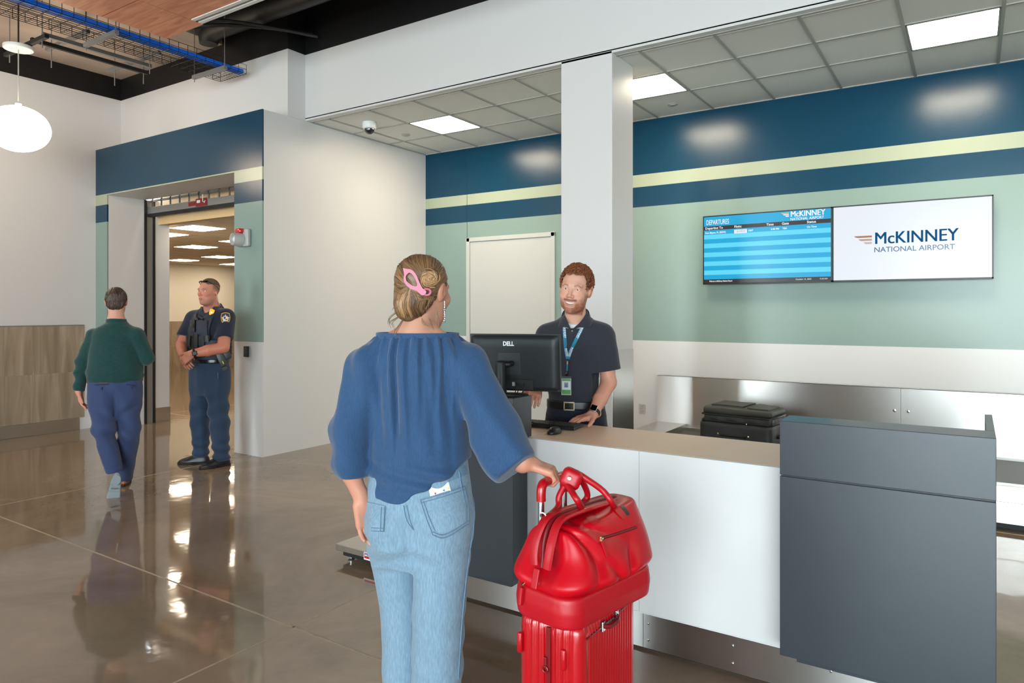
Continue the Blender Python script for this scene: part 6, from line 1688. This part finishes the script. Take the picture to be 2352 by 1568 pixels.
def o_hair(P):
    q = ((P - o_h.astype(np.float32)) @ o_R.astype(np.float32)) / 1.05
    d = ell(q, (0, -0.012, 0.042), (0.079, 0.100, 0.088))
    d = smax(d, 0.070 - q[:, 2] - 0.35 * np.maximum(-q[:, 1], 0), 0.01); d = smax(d, np.minimum(q[:, 1] - 0.06, 0.095 - q[:, 2]), 0.01)
    return (d + 0.0022 * wob(q, 300, 2)) * 1.05
nets('hair', o_hair, o_h - 0.15, o_h + 0.17, 0.004, mat('short_hair', (100, 80, 62), 0.8, vcol=True, bump=(700, 0.6, 0.001)), of, lambda V: np.tile(lin3(104, 82, 62), (len(V), 1)) * (0.85 + 0.3 * wob(V.astype(np.float32), 300, 2))[:, None])
# sunglasses pushed up on the head
sg = thing('sunglasses', 'dark sunglasses resting on top of the head of the officer', 'sunglasses', tuple(o_h + np.array([0, 0, 0.1])))
def oh(v): return o_h + o_R @ (np.asarray(v, float) * 1.05)
for sx in (-1, 1):
    cpt = oh((sx * 0.034, 0.070, 0.098))
    fr_ = np.stack([o_R @ np.array([1, -0.25 * sx, 0]), o_R @ np.array([0.0, -0.75, 0.66]), o_R @ np.array([0.2 * sx, 0.66, 0.75])], 1); 
    MB().lathe([(0.001, 0.004), (0.024, 0.0), (0.026, -0.003), (0.001, -0.001)], (0, 0, 0), 18, Matrix.Translation(cpt) @ Matrix(fr_).to_4x4() @ Matrix.Scale(0.62, 4, (0, 1, 0))).build('lens', mat('black_glass', (8, 8, 9), 0.05), sg, smooth=True)
    MB().tube(spline([oh((sx * 0.058, 0.062, 0.094)), oh((sx * 0.080, 0.03, 0.075)), oh((sx * 0.086, -0.02, 0.045)), oh((sx * 0.084, -0.045, 0.02))], 14), 0.0035, 6).build('temple_arm', M_blackpl, sg, smooth=True)
MB().tube([oh((-0.012, 0.078, 0.098)), oh((0, 0.080, 0.1)), oh((0.012, 0.078, 0.098))], 0.003, 6).build('bridge', M_blackpl, sg)
# clear ear piece tube
MB().tube(spline([oh((-0.086, 0.0, 0.0)), oh((-0.092, -0.01, -0.03)), oh((-0.085, -0.02, -0.075)), oh((-0.095, -0.03, -0.10)), oh((-0.10, -0.035, -0.125))], 18), 0.002, 6).build('earpiece_tube', M_whitepl, of, smooth=True)
# uniform shirt
M_navy_s = fabric('navy_uniform_cloth', (34, 39, 56), 0.8); M_navy_t = fabric('blue_navy_trousers', (42, 60, 84), 0.8); M_vest = mat('navy_vest_nylon', (40, 46, 60), 0.6, bump=(500, 0.4, 0.001)); M_gear = mat('black_gear', (32, 33, 36), 0.5, bump=(400, 0.2, 0.001))
o_zs = [zo(850), zo(825), zo(790), zo(755), zo(730), zo(716), zo(706)]
def o_loft(P, g=0.0): return loftz(P, o_zs, [0] * 7, [0.0, 0.0, 0.012, 0.01, 0, -0.015, -0.02], [0.185 + g, 0.188 + g, 0.205 + g, 0.215 + g, 0.19 + g, 0.14 + g, 0.09 + g], [0.145 + g, 0.15 + g, 0.165 + g, 0.155 + g, 0.125 + g, 0.10 + g, 0.08 + g], R=o_t, o=o_o)
def o_shirt(P):
    d = o_loft(P)
    for sh_, el_ in ((O_sl, O_el), (O_sr, O_er)):
        s_ = chain(P, [sh_ + np.array([0, 0, -0.01]), sh_ * 0.28 + el_ * 0.72], [0.086, 0.088])
        d = smin(d, s_, 0.05)
    d = smin(d, chain(P, [O_sl, O_nb + np.array([0, 0, -0.04]), O_sr], [0.06, 0.085, 0.06]), 0.05)
    for sh_, el_ in ((O_sl, O_el), (O_sr, O_er)):
        ax = (el_ - sh_) / np.linalg.norm(el_ - sh_); L = np.linalg.norm(el_ - sh_) * 0.72; p = P - sh_.astype(np.float32); t = p @ ax.astype(np.float32)
        d = smax(d, np.minimum(t - L, 0.115 - np.linalg.norm(p - t[:, None] * ax.astype(np.float32), axis=1)), 0.006)
    d = smax(d, -rcone(P, O_nb + o_t @ np.array([0, 0.05, -0.05]), o_h, 0.035, 0.10), 0.008)
    d = smax(d, zo(829) - P[:, 2], 0.006)
    return d + 0.004 * wob(P, 18, 2) + folds(P, o_o, o_t, 0.004, 24, 22, 3)
lo, hi = bounds([O_sl, O_sr, O_el, O_er, O_nb, o_o + np.array([0, 0, zo(845)])], 0.2)
os_ = nets('uniform_shirt', o_shirt, lo, hi, 0.007, M_navy_s, of); osb = bvh_of(os_)
collar(of, O_nb + o_t @ np.array([0, -0.012, 0.0]), o_t @ rotx(-0.35), 0.082, 0.035, M_navy_s, drop=0.05, open_=0.75)
nets('undershirt', lambda P: smax(rcone(P, O_nb + np.array([0, 0, -0.1]), o_h + o_R @ np.array([0, -0.015, -0.06]), 0.084, 0.07), P[:, 2] - O_nb[2] + 0.018 + 0.3 * ((P - O_nb.astype(np.float32)) @ o_t[:, 1].astype(np.float32)), 0.006), O_nb - 0.15, O_nb + 0.12, 0.007, M_navy_t, of)
def o_vest(P):
    q = (P - o_o.astype(np.float32)) @ o_t.astype(np.float32)
    d = np.abs(o_loft(P, 0.014)) - 0.011
    d = smax(d, zo(842) * 0 + zo(824) - q[:, 2], 0.01)
    arm = np.maximum(np.abs(q[:, 0]) - 0.150, zo(772) - q[:, 2])                  # arm holes
    d = smax(d, -(-np.minimum(np.abs(q[:, 0]) - 0.150, q[:, 2] - zo(775))) * 1.0, 0.012) if False else np.maximum(d, np.minimum(np.abs(q[:, 0]) - 0.145, q[:, 2] - zo(778)))
    nk = np.sqrt((q[:, 0] / 0.085) ** 2 + ((q[:, 2] - zo(704)) / 0.12) ** 2) - 1
    return np.maximum(d, -nk * 0.08)
ve = nets('load_vest', o_vest, lo, hi, 0.007, M_vest, of); veb = bvh_of(ve)
vo = at(480, 760, 1.0) - np.array([0, 0, EYE]); op = lambda x, y: at(x, y, 6.8)
def pouch(px0, py0, px1, py1, th, m, name='pouch', view=None, parent=None):
    return patch(name, veb, [op(px0, py0), op(px1, py0), op(px1, py1), op(px0, py1)], vo if view is None else view, None, th, m, parent or of, n=5)
for a_ in ((436, 768, 446, 800), (447, 768, 456, 800), (458, 772, 470, 792), (471, 770, 480, 785)): pouch(*a_, 0.035, M_gear)
pouch(424, 770, 434, 800, 0.04, M_gear, 'radio_pouch')
pouch(452, 735, 476, 765, 0.018, M_vest, 'chest_panel')
pouch(438, 735, 449, 762, 0.03, M_gear, 'body_camera')
patch('body_camera_lens', veb, [op(440, 744), op(447, 744), op(447, 752), op(440, 752)], vo, None, 0.036, mat('black_glass'), of, n=3)
pouch(446, 722, 456, 735, 0.025, M_gear, 'microphone')
for y in (790, 798, 806, 813):
    MB().tube(drape(veb, spline([op(520, y - 1), op(530, y), op(538, y)], 8), vo, 0.006), 0.010, 6, flat=0.3).build('webbing_strap', M_gear, of, smooth=True)
MB().tube(drape(veb, spline([op(478, 735), op(476, 750), op(476, 772)], 10), vo, 0.006), 0.006, 6).build('vest_zip', M_gear, of, smooth=True)
# gold shield badge
M_brass = mat('polished_brass', (186, 132, 48), 0.34, 1.0)
bd = op(486, 717); bdp = np.array(drape(veb, [bd], vo, 0.008)[0])
on_ = -vo / np.linalg.norm(vo); ox_ = np.cross(np.array([0, 0, 1.0]), on_); ox_ /= np.linalg.norm(ox_); oy_ = np.cross(on_, ox_)
sh_poly = [(0, 0.038), (0.012, 0.032), (0.022, 0.034), (0.024, 0.012), (0.018, -0.018), (0, -0.04), (-0.018, -0.018), (-0.024, 0.012), (-0.022, 0.034), (-0.012, 0.032)]
BD = Matrix.Translation(bdp) @ Matrix(np.stack([ox_, oy_, on_], 1)).to_4x4() @ Matrix.Rotation(-0.35, 4, 'Z')
bdo = MB().prism(sh_poly, 0, 0.005, BD).build('shield_badge', M_brass, of, bevel=0.001)
MB().prism([(0.008 * math.cos(t), 0.008 * math.sin(t)) for t in np.linspace(0, 6.28, 17)[:-1]], 0.005, 0.0062, BD).build('badge_seal', mat('silver'), bdo)
# sleeve patch on the left arm: gold bordered shield with a star in blue, white and red
pc = np.array(drape(osb, [op(518, 730)], at(518, 730, 1.0) - np.array([0, 0, EYE]), 0.004)[0])
ph_ = osb.find_nearest(Vector(pc)); pn_ = np.array(ph_[1]); pn_ = 0.5 * pn_ / np.linalg.norm(pn_) + 0.5 * on_; pn_ /= np.linalg.norm(pn_)
pxv = np.cross(np.array([0, 0, 1.0]), pn_); pxv /= np.linalg.norm(pxv); pyv = np.cross(pn_, pxv)
PT = Matrix.Translation(pc + pn_ * 0.004) @ Matrix(np.stack([pxv, pyv, pn_], 1)).to_4x4()
def shp(k): return [(x * k, y * k) for x, y in [(-0.038, 0.044), (-0.018, 0.052), (0, 0.055), (0.018, 0.052), (0.038, 0.044), (0.044, 0.01), (0.040, -0.025), (0.030, -0.048), (0.006, -0.046), (-0.006, -0.046), (-0.030, -0.048), (-0.040, -0.025), (-0.044, 0.01)]]
pt = MB().prism(shp(1.0), -0.012, 0.0, PT).build('sleeve_patch', mat('gold_thread', (212, 170, 60), 0.6), of)
MB().prism(shp(0.88), 0, 0.0008, PT).build('patch_field', mat('patch_navy', (44, 52, 84), 0.7), pt)
MB().prism([(0.031 * math.cos(t), 0.031 * math.sin(t) - 0.008) for t in np.linspace(0, 6.28, 25)[:-1]], 0.0008, 0.0014, PT).build('patch_ring', mat('gold_thread'), pt)
MB().prism([(0.023 * math.cos(t), 0.023 * math.sin(t) - 0.008) for t in np.linspace(0, 6.28, 25)[:-1]], 0.0014, 0.0018, PT).build('patch_disc', mat('patch_white', (222, 222, 226), 0.7), pt)
def star(R0, r0, x0, y0): return [((R0 if k % 2 == 0 else r0) * math.sin(k * math.pi / 5) + x0, (R0 if k % 2 == 0 else r0) * math.cos(k * math.pi / 5) + y0) for k in range(10)]
MB().prism(star(0.046, 0.012, 0, -0.008), 0.0018, 0.0022, PT).build('patch_star', mat('patch_white'), pt)
MB().prism([(-0.014, 0.010), (0.002, 0.012), (0.0, -0.004), (-0.004, -0.016), (-0.016, -0.008)], 0.0022, 0.0027, PT).build('patch_blue', mat('patch_blue_thread', (30, 56, 140), 0.7), pt)
MB().prism([(0.0, -0.012), (0.016, -0.010), (0.018, -0.016), (0.006, -0.026), (0.0, -0.022)], 0.0022, 0.0027, PT).build('patch_red', mat('patch_red_thread', (190, 30, 36), 0.7), pt)
# belt, holster
zc0, zc1 = zo(832), zo(820)
nets('duty_belt', lambda P: ringz(P, o_o, o_t, zc0, zc1, 0.196, 0.158, 0.0, 0.008), o_o + np.array([-0.3, -0.3, zc0 - 0.02]), o_o + np.array([0.3, 0.3, zc1 + 0.02]), 0.006, mat('glossy_belt', (22, 23, 25), 0.22), of)
hp = at(506, 818, 6.86)
HR = Matrix.Translation(hp) @ Matrix(np.stack([ox_, on_, np.array([0, 0, 1.0])], 1)).to_4x4() @ Matrix.Rotation(-0.38, 4, 'Y')
M_hol = mat('grey_black_holster', (52, 54, 56), 0.45)
ho = thing('holstered_sidearm', 'dark holster with sidearm on the left hip of the officer', 'holster', tuple(hp + np.array([0, 0, -0.1])))
MB().box(-0.035, 0.035, -0.02, 0.035, -0.105, 0.055, HR).build('holster_body', M_hol, ho, smooth=True, bevel=0.012, seg=2)
MB().box(0.025, 0.095, -0.035, 0.018, -0.05, 0.035, HR).build('holster_wing', M_hol, ho, smooth=True, bevel=0.01, seg=2)
MB().box(-0.02, 0.03, -0.005, 0.03, 0.05, 0.12, HR @ Matrix.Rotation(0.6, 4, 'Y')).build('grip', M_gear, ho, smooth=True, bevel=0.008)
MB().box(-0.012, 0.0, 0.035, 0.038, 0.03, 0.05, HR).build('yellow_mark', mat('yellow_mark', (210, 180, 40), 0.5), ho)
MB().box(-0.004, 0.004, 0.035, 0.037, -0.08, -0.05, HR).build('yellow_mark', mat('yellow_mark'), ho)
MB().box(-0.03, 0.02, -0.02, 0.02, -0.145, -0.105, HR).build('leg_strap', M_gear, ho, bevel=0.004)
MB().tube([hp + np.array([0.0, -0.03, -0.16]), hp + np.array([0.0, -0.03, -0.215])], 0.006, 6).build('key_fob', mat('silver'), ho)
# watch and ring
wa = O_wl - (O_el - O_wl) / np.linalg.norm(O_el - O_wl) * -0.025; axo = (O_wl - O_el) / np.linalg.norm(O_wl - O_el); Ro = frame(axo)
nets('watch_strap', lambda P: (lambda q: np.maximum(np.abs(np.linalg.norm(q[:, [0, 2]], axis=1) - 0.042) - 0.004, np.abs(q[:, 1]) - 0.012))((P - wa.astype(np.float32)) @ Ro.astype(np.float32)), wa - 0.07, wa + 0.07, 0.004, M_rubber, of)
n3 = on_ - axo * (on_ @ axo); n3 /= np.linalg.norm(n3)
MB().box(-0.02, 0.02, -0.023, 0.023, -0.006, 0.008, Matrix.Translation(wa + n3 * 0.046) @ Matrix(np.stack([np.cross(axo, n3), axo, n3], 1)).to_4x4()).build('watch_case', mat('black_glass'), of, bevel=0.004)
# trousers and boots
oL = [at(500, 855, 7.02), at(502, 950, 7.0), at(509, 1048, 6.98)]; oRt = [at(462, 855, 7.08), at(460, 950, 7.08), at(461, 1036, 7.10)]
def o_trou(P):
    q = (P - o_o.astype(np.float32)) @ o_t.astype(np.float32)
    d = loftz(P, [zo(905), zo(880), zo(850), zo(826)], [0] * 4, [0.0] * 4, [0.17, 0.195, 0.20, 0.186], [0.12, 0.145, 0.152, 0.148], R=o_t, o=o_o)
    a = chain(P, oL, [0.115, 0.095, 0.080], 0.02); b = chain(P, oRt, [0.115, 0.095, 0.078], 0.02)
    d = smin(d, smin(a, b, 0.01), 0.04)
    z = P[:, 2]
    d = d + 0.010 * np.sin(z * 55 + 3 * wob(P, 6, 2)) * np.exp(-((z - 0.14) / 0.12) ** 2) + 0.010 * np.sin(z * 34 + q[:, 0] * 20 + 2 * wob(P, 5, 3)) * np.exp(-((z - 0.52) / 0.2) ** 2) + 0.006 * wob(P, 14, 1) + 0.006 * np.sin(q[:, 0] * 50 + q[:, 1] * 30 + 2 * wob(P, 5, 4)) * (0.5 + 0.5 * wob(P, 4, 7))
    return smax(d, 0.055 - z, 0.01)
nets('trousers', o_trou, *bounds([oL[2] + np.array([0.1, 0.1, -0.1]), oRt[2] - 0.12, o_o + np.array([0.2, 0.1, zo(820)]), o_o + np.array([-0.2, -0.1, 0.05])], 0.1), 0.0075, M_navy_t, of)
for base_, fdir in ((oL[2], np.array([-0.18, -0.98, 0])), (oRt[2], np.array([-0.75, -0.66, 0]))):
    b_ = np.array([base_[0], base_[1], 0.0]); fdir = fdir / np.linalg.norm(fdir)
    shoe(of, b_ - fdir * 0.09, b_ + fdir * 0.22, 'boot', mat('black_boot', (26, 26, 28), 0.4), M_rubber, h=0.085, w=0.055, res=0.006)
# =========================================================== man walking away
DM = 6.05
zm_ = lambda y, d=DM: EYE + (713 - y) / 1606 * d
m_t = frame((-0.86, 0.51, 0)); m_o = at(265, 713, DM); m_o[2] = 0
mn = thing('person', 'man in a green sweater and blue trousers walking towards the portal', 'person', tuple(m_o))
m_h = at(267, 694, 6.08); m_R = frame((-0.84, 0.54, -0.02))
M_sl, M_sr = at(219, 774, 6.03), at(312, 772, 6.08)
M_el, M_er = at(190, 835, 6.00), at(338, 822, 6.12)
M_wl, M_wr = at(181, 898, 5.98), at(322, 812, 6.34)
m_nb = at(267, 740, 6.06)
hdv = np.array([0.02, 0.03, -0.12])
def m_body(P):
    d = rcone(P, m_nb, m_h + m_R @ np.array([0, -0.015, -0.06]), 0.066, 0.058)
    d = smin(d, local(P, m_h, 0.18, lambda Q: head_sdf((Q - m_h.astype(np.float32)) @ m_R.astype(np.float32))), 0.018)
    d = smin(d, chain(P, [M_sl, M_el, M_wl], [0.05, 0.04, 0.028]), 0.02)
    d = smin(d, chain(P, [M_sr, M_er, M_wr], [0.05, 0.04, 0.028]), 0.02)
    d = smin(d, local(P, M_wl + hdv, 0.17, lambda Q: hand_sdf(Q, M_wl, (0.25, 0.1, -1), (-0.6, -0.7, 0.0), (0.6, 0.5, 0), curl=(0.25, 0.2, 0.25, 0.3), thumb=(0.5, 0.8, -0.2), spread=0.25)), 0.012)
    d = smin(d, local(P, M_wr + np.array([-0.05, 0.03, 0.03]), 0.17, lambda Q: hand_sdf(Q, M_wr, (-0.7, 0.3, 0.3), (0.3, 0.3, 0.9), (-0.3, -0.6, 0), curl=(0.5, 0.5, 0.5, 0.5))), 0.012)
    d = smin(d, chain(P, [m_nb, m_nb + np.array([0, 0, -0.45])], [0.06, 0.09]), 0.04)
    d = smin(d, chain(P, [M_sl, m_nb + np.array([0, 0, -0.06]), M_sr], [0.045, 0.06, 0.045]), 0.04)
    return d
nets('body', m_body, *bounds([m_h + 0.12, m_h - 0.12, M_sl, M_sr, M_el, M_er, M_wl + hdv * 1.6, M_wr + np.array([-0.15, 0.1, 0.1])], 0.09), 0.0045, M_skin, mn, lambda V: face_color((V - m_h) @ m_R, (212, 156, 134), None, None, 0.3))
def m_hair(P):
    q = (P - m_h.astype(np.float32)) @ m_R.astype(np.float32)
    d = ell(q, (0, -0.014, 0.040), (0.085, 0.106, 0.092)); d = smin(d, ell(q, (0, -0.062, -0.02), (0.062, 0.045, 0.05)), 0.03)
    cut = np.maximum(np.minimum(q[:, 1] - 0.05, 0.085 - q[:, 2]), np.minimum(q[:, 1] + 0.012, 0.008 - q[:, 2]))
    d = smax(d, cut, 0.01); d = smax(d, -0.062 - q[:, 2] - 0.010 * np.abs(np.sin(q[:, 0] * 60)), 0.006)
    a = np.arctan2(q[:, 0], q[:, 2] - 0.02)
    return d + 0.0025 * np.sin(a * 40 + 5 * wob(q, 30, 1)) * 0.8 + 0.002 * wob(q, 90, 3)
mh_ = nets('hair', m_hair, m_h - 0.15, m_h + 0.16, 0.0045, M_hair, mn, lambda V: np.tile(lin3(74, 58, 48), (len(V), 1)) * (0.85 + 0.35 * wob(V.astype(np.float32), 120, 2))[:, None])
hbm = bvh_of(mh_); vmh = at(267, 690, 1.0) - np.array([0, 0, EYE])
lines, cols = [], []
for _ in range(420):
    x = rng.uniform(243, 291); y0 = rng.uniform(668 + abs(x - 267) * 0.25, 702); L_ = rng.uniform(8, 16)
    pix = [(x, y0), (x + (x - 267) * 0.05 + rng.normal(), y0 + L_ * 0.5), (x + (x - 267) * 0.06 + rng.normal() * 1.5, min(y0 + L_, 714))]
    lines.append([np.array(v) for v in drape(hbm, [at(p[0], p[1], 6.0) for p in spline([np.array([a, b, 0]) for a, b in pix], 7)], vmh, 0.003)])
    cols.append(lin3(78, 62, 52) * rng.uniform(0.6, 1.6))
strands('hair_strands', lines, 0.0028, M_hair, mn, cols)
# quarter-zip sweater
M_swt = mat('dark_green_knit', (32, 66, 64), 0.9, bump=(420, 0.6, 0.0012), var=(120, 0.16, (0.3, 0.3, 1.2)), sheen=0.3, spec=0.15)
def m_swt(P):
    q = (P - m_o.astype(np.float32)) @ m_t.astype(np.float32); z = q[:, 2]
    d = loftz(P, [zm_(876), zm_(864), zm_(845), zm_(800), zm_(770), zm_(752), zm_(744)], [0.0] * 7, [0] * 7, [0.212, 0.226, 0.216, 0.192, 0.178, 0.14, 0.09], [0.130, 0.146, 0.145, 0.138, 0.125, 0.095, 0.08], R=m_t, o=m_o)
    d = smin(d, chain(P, [M_sl, M_el, M_wl], [0.072, 0.060, 0.042], 0.02), 0.018)
    d = smin(d, chain(P, [M_sr, M_er, M_wr], [0.072, 0.060, 0.046], 0.02), 0.018)
    d = smin(d, chain(P, [M_sl, m_nb + np.array([0, 0, -0.06]), M_sr], [0.055, 0.075, 0.055]), 0.05)
    st_ = np.maximum(rcone(P, m_nb + np.array([0, 0, -0.06]), m_nb + np.array([0, 0, 0.035]), 0.095, 0.074), P[:, 2] - m_nb[2] - 0.030)
    d = smin(d, st_, 0.012)
    ax = (M_wl - M_el) / np.linalg.norm(M_wl - M_el); p = P - M_wl.astype(np.float32); t = p @ ax.astype(np.float32)
    d = smax(d, np.minimum(t - 0.0, 0.09 - np.linalg.norm(p - t[:, None] * ax.astype(np.float32), axis=1)), 0.006)
    d = smax(d, -rcone(P, m_nb + np.array([0, 0, 0.01]), m_h, 0.064, 0.09), 0.006)
    d = d + 0.006 * np.sin(z * 40 + 3 * wob(q, 7, 2)) * np.exp(-((z - zm_(858)) / 0.06) ** 2) + 0.006 * np.sin(P[:, 2] * 60 + 2.5 * wob(P, 8, 5)) * np.clip(np.abs(q[:, 0]) - 0.24, 0, 0.06) / 0.06 * np.clip((zm_(800) - z) / 0.1, 0, 1)
    return d + 0.003 * wob(q, 12, 4) + folds(P, m_o, m_t, 0.004, 16, 24, 5)
nets('sweater', m_swt, *bounds([M_sl, M_sr, M_el, M_er, M_wl, M_wr, m_nb, m_o + np.array([0.15, 0.15, zm_(875)])], 0.14), 0.0065, M_swt, mn)
# trousers: rear (left) leg pushing off, front (right) leg carrying the weight
M_blue_t = fabric('blue_suit_cloth', (52, 66, 104), 0.75)
gL = [at(235, 890, 6.02), at(238, 985, 5.92), at(262, 1078, 5.95)]; gR = [at(292, 890, 6.08), at(296, 995, 6.06), at(286, 1092, 6.22)]
def m_trou(P):
    q = (P - m_o.astype(np.float32)) @ m_t.astype(np.float32); z = q[:, 2]
    d = loftz(P, [zm_(960), zm_(925), zm_(890), zm_(866)], [0] * 4, [0.0, -0.005, -0.005, 0], [0.16, 0.20, 0.212, 0.205], [0.10, 0.125, 0.13, 0.118], R=m_t, o=m_o)
    for s_ in (-1, 1): d = smin(d, ell(q, (s_ * 0.085, -0.065, zm_(915)), (0.09, 0.07, 0.10)), 0.03)
    a = chain(P, gL, [0.105, 0.088, 0.066], 0.02); b = chain(P, gR, [0.105, 0.088, 0.07], 0.02)
    d = smin(d, smin(a, b, 0.008), 0.035)
    f1 = 0.009 * np.sin(z * 42 + q[:, 0] * 30 + 2.5 * wob(P, 6, 2)) * np.exp(-((z - zm_(990)) / 0.10) ** 2)
    f2 = 0.006 * np.sin(z * 36 - np.abs(q[:, 0]) * 40) * np.exp(-((z - zm_(935)) / 0.06) ** 2)
    d = d + f1 + f2 + 0.003 * wob(P, 14, 1)
    d = smax(d, -rcone(q, (0, -0.145, zm_(885)), (0, -0.12, zm_(950)), 0.002, 0.012), 0.02)
    for L_ in (gL, gR):
        ax = (L_[2] - L_[1]) / np.linalg.norm(L_[2] - L_[1]); p = P - L_[2].astype(np.float32); t = p @ ax.astype(np.float32)
        d = smax(d, np.minimum(t - 0.02, 0.12 - np.linalg.norm(p - t[:, None] * ax.astype(np.float32), axis=1)), 0.006)
    return d + 0.006 * np.sin(q[:, 0] * 40 + z * 26 + 2.5 * wob(P, 5, 6)) * (0.5 + 0.5 * wob(P, 5, 8))
mt_ = nets('trousers', m_trou, *bounds([gL[2], gR[2], m_o + np.array([0.2, 0.2, zm_(862)]), m_o + np.array([-0.2, -0.2, 0.3]), gL[1], gR[1]], 0.12), 0.0065, M_blue_t, mn)
mtb = bvh_of(mt_); vt = at(262, 900, 1.0) - np.array([0, 0, EYE]); tp = lambda x, y: at(x, y, 5.9)
for a_, b_ in (((218, 884), (250, 882)), ((290, 882), (316, 886))):
    MB().tube(drape(mtb, spline([tp(*a_), tp(*b_)], 8), vt, 0.003), 0.003, 5).build('pocket_welt', mat('welt_navy', (30, 38, 66), 0.7), mn)
    m_ = tp((a_[0] + b_[0]) / 2, a_[1] + 8); MB().tube(drape(mtb, [m_ + np.array([0, 0, 0.012]), m_, m_ - np.array([0, 0, 0.012])], vt, 0.003), 0.004, 5).build('pocket_button', mat('welt_navy'), mn)
nets('belt', lambda P: ringz(P, m_o, m_t, zm_(877), zm_(866), 0.203, 0.116, 0.0, 0.006), m_o + np.array([-0.3, -0.3, zm_(880)]), m_o + np.array([0.3, 0.3, zm_(860)]), 0.006, mat('brown_leather', (120, 66, 36), 0.4), mn)
# shoes
M_tan = mat('tan_leather', (158, 86, 44), 0.4); M_pale = mat('pale_grey_sole', (128, 136, 142), 0.6)
toe = at(262, 1136, 5.80); toe[2] = 0.0
f_ = m_t[:, 1]; 
def lift_shoe():
    heel = at(270, 1086, 5.83); ax = (toe + np.array([0, 0, 0.03])) - heel; ax = ax / np.linalg.norm(ax)
    s = shoe(mn, np.zeros(3), np.array([0, 0.285, 0]), 'dress_shoe', M_tan, M_rubber, w=0.046, res=0.006)
    return s, heel, ax
s, heel, ax = lift_shoe()
side = np.cross(np.array([0, 0, 1.0]), ax); side /= np.linalg.norm(side); side = m_t[:, 0] - ax * (m_t[:, 0] @ ax); side /= np.linalg.norm(side)
upv = np.cross(side, ax)
if upv @ f_ < 0: upv = -upv; side = -side
SM = Matrix.Translation(Vector(heel) - Vector(upv) * 0.012) @ Matrix(np.stack([side, ax, upv], 1)).to_4x4()
off0 = wloc(mn)
for o_s in [s] + list(s.children):
    o_s.data.transform(Matrix.Translation(-off0) @ SM @ Matrix.Translation(off0))
so_ = s.children[0]; so_.data.materials.clear(); so_.data.materials.append(M_pale)
MB().prism([(0.034 * math.cos(t), 0.042 * math.sin(t) + 0.055) for t in np.linspace(0, 6.28, 19)[:-1]], -0.022, 0.004, SM).build('heel_block', M_pale, s)
MB().prism([(0.033 * math.cos(t), 0.006 * math.sin(t) + 0.125) for t in np.linspace(0, 6.28, 13)[:-1]], -0.002, 0.004, SM).build('shank', M_belt, s)
fb = np.array([gR[2][0], gR[2][1], 0.0])
shoe(mn, fb - f_ * 0.07, fb + f_ * 0.21, 'dress_shoe', M_tan, M_rubber, w=0.046, res=0.007)
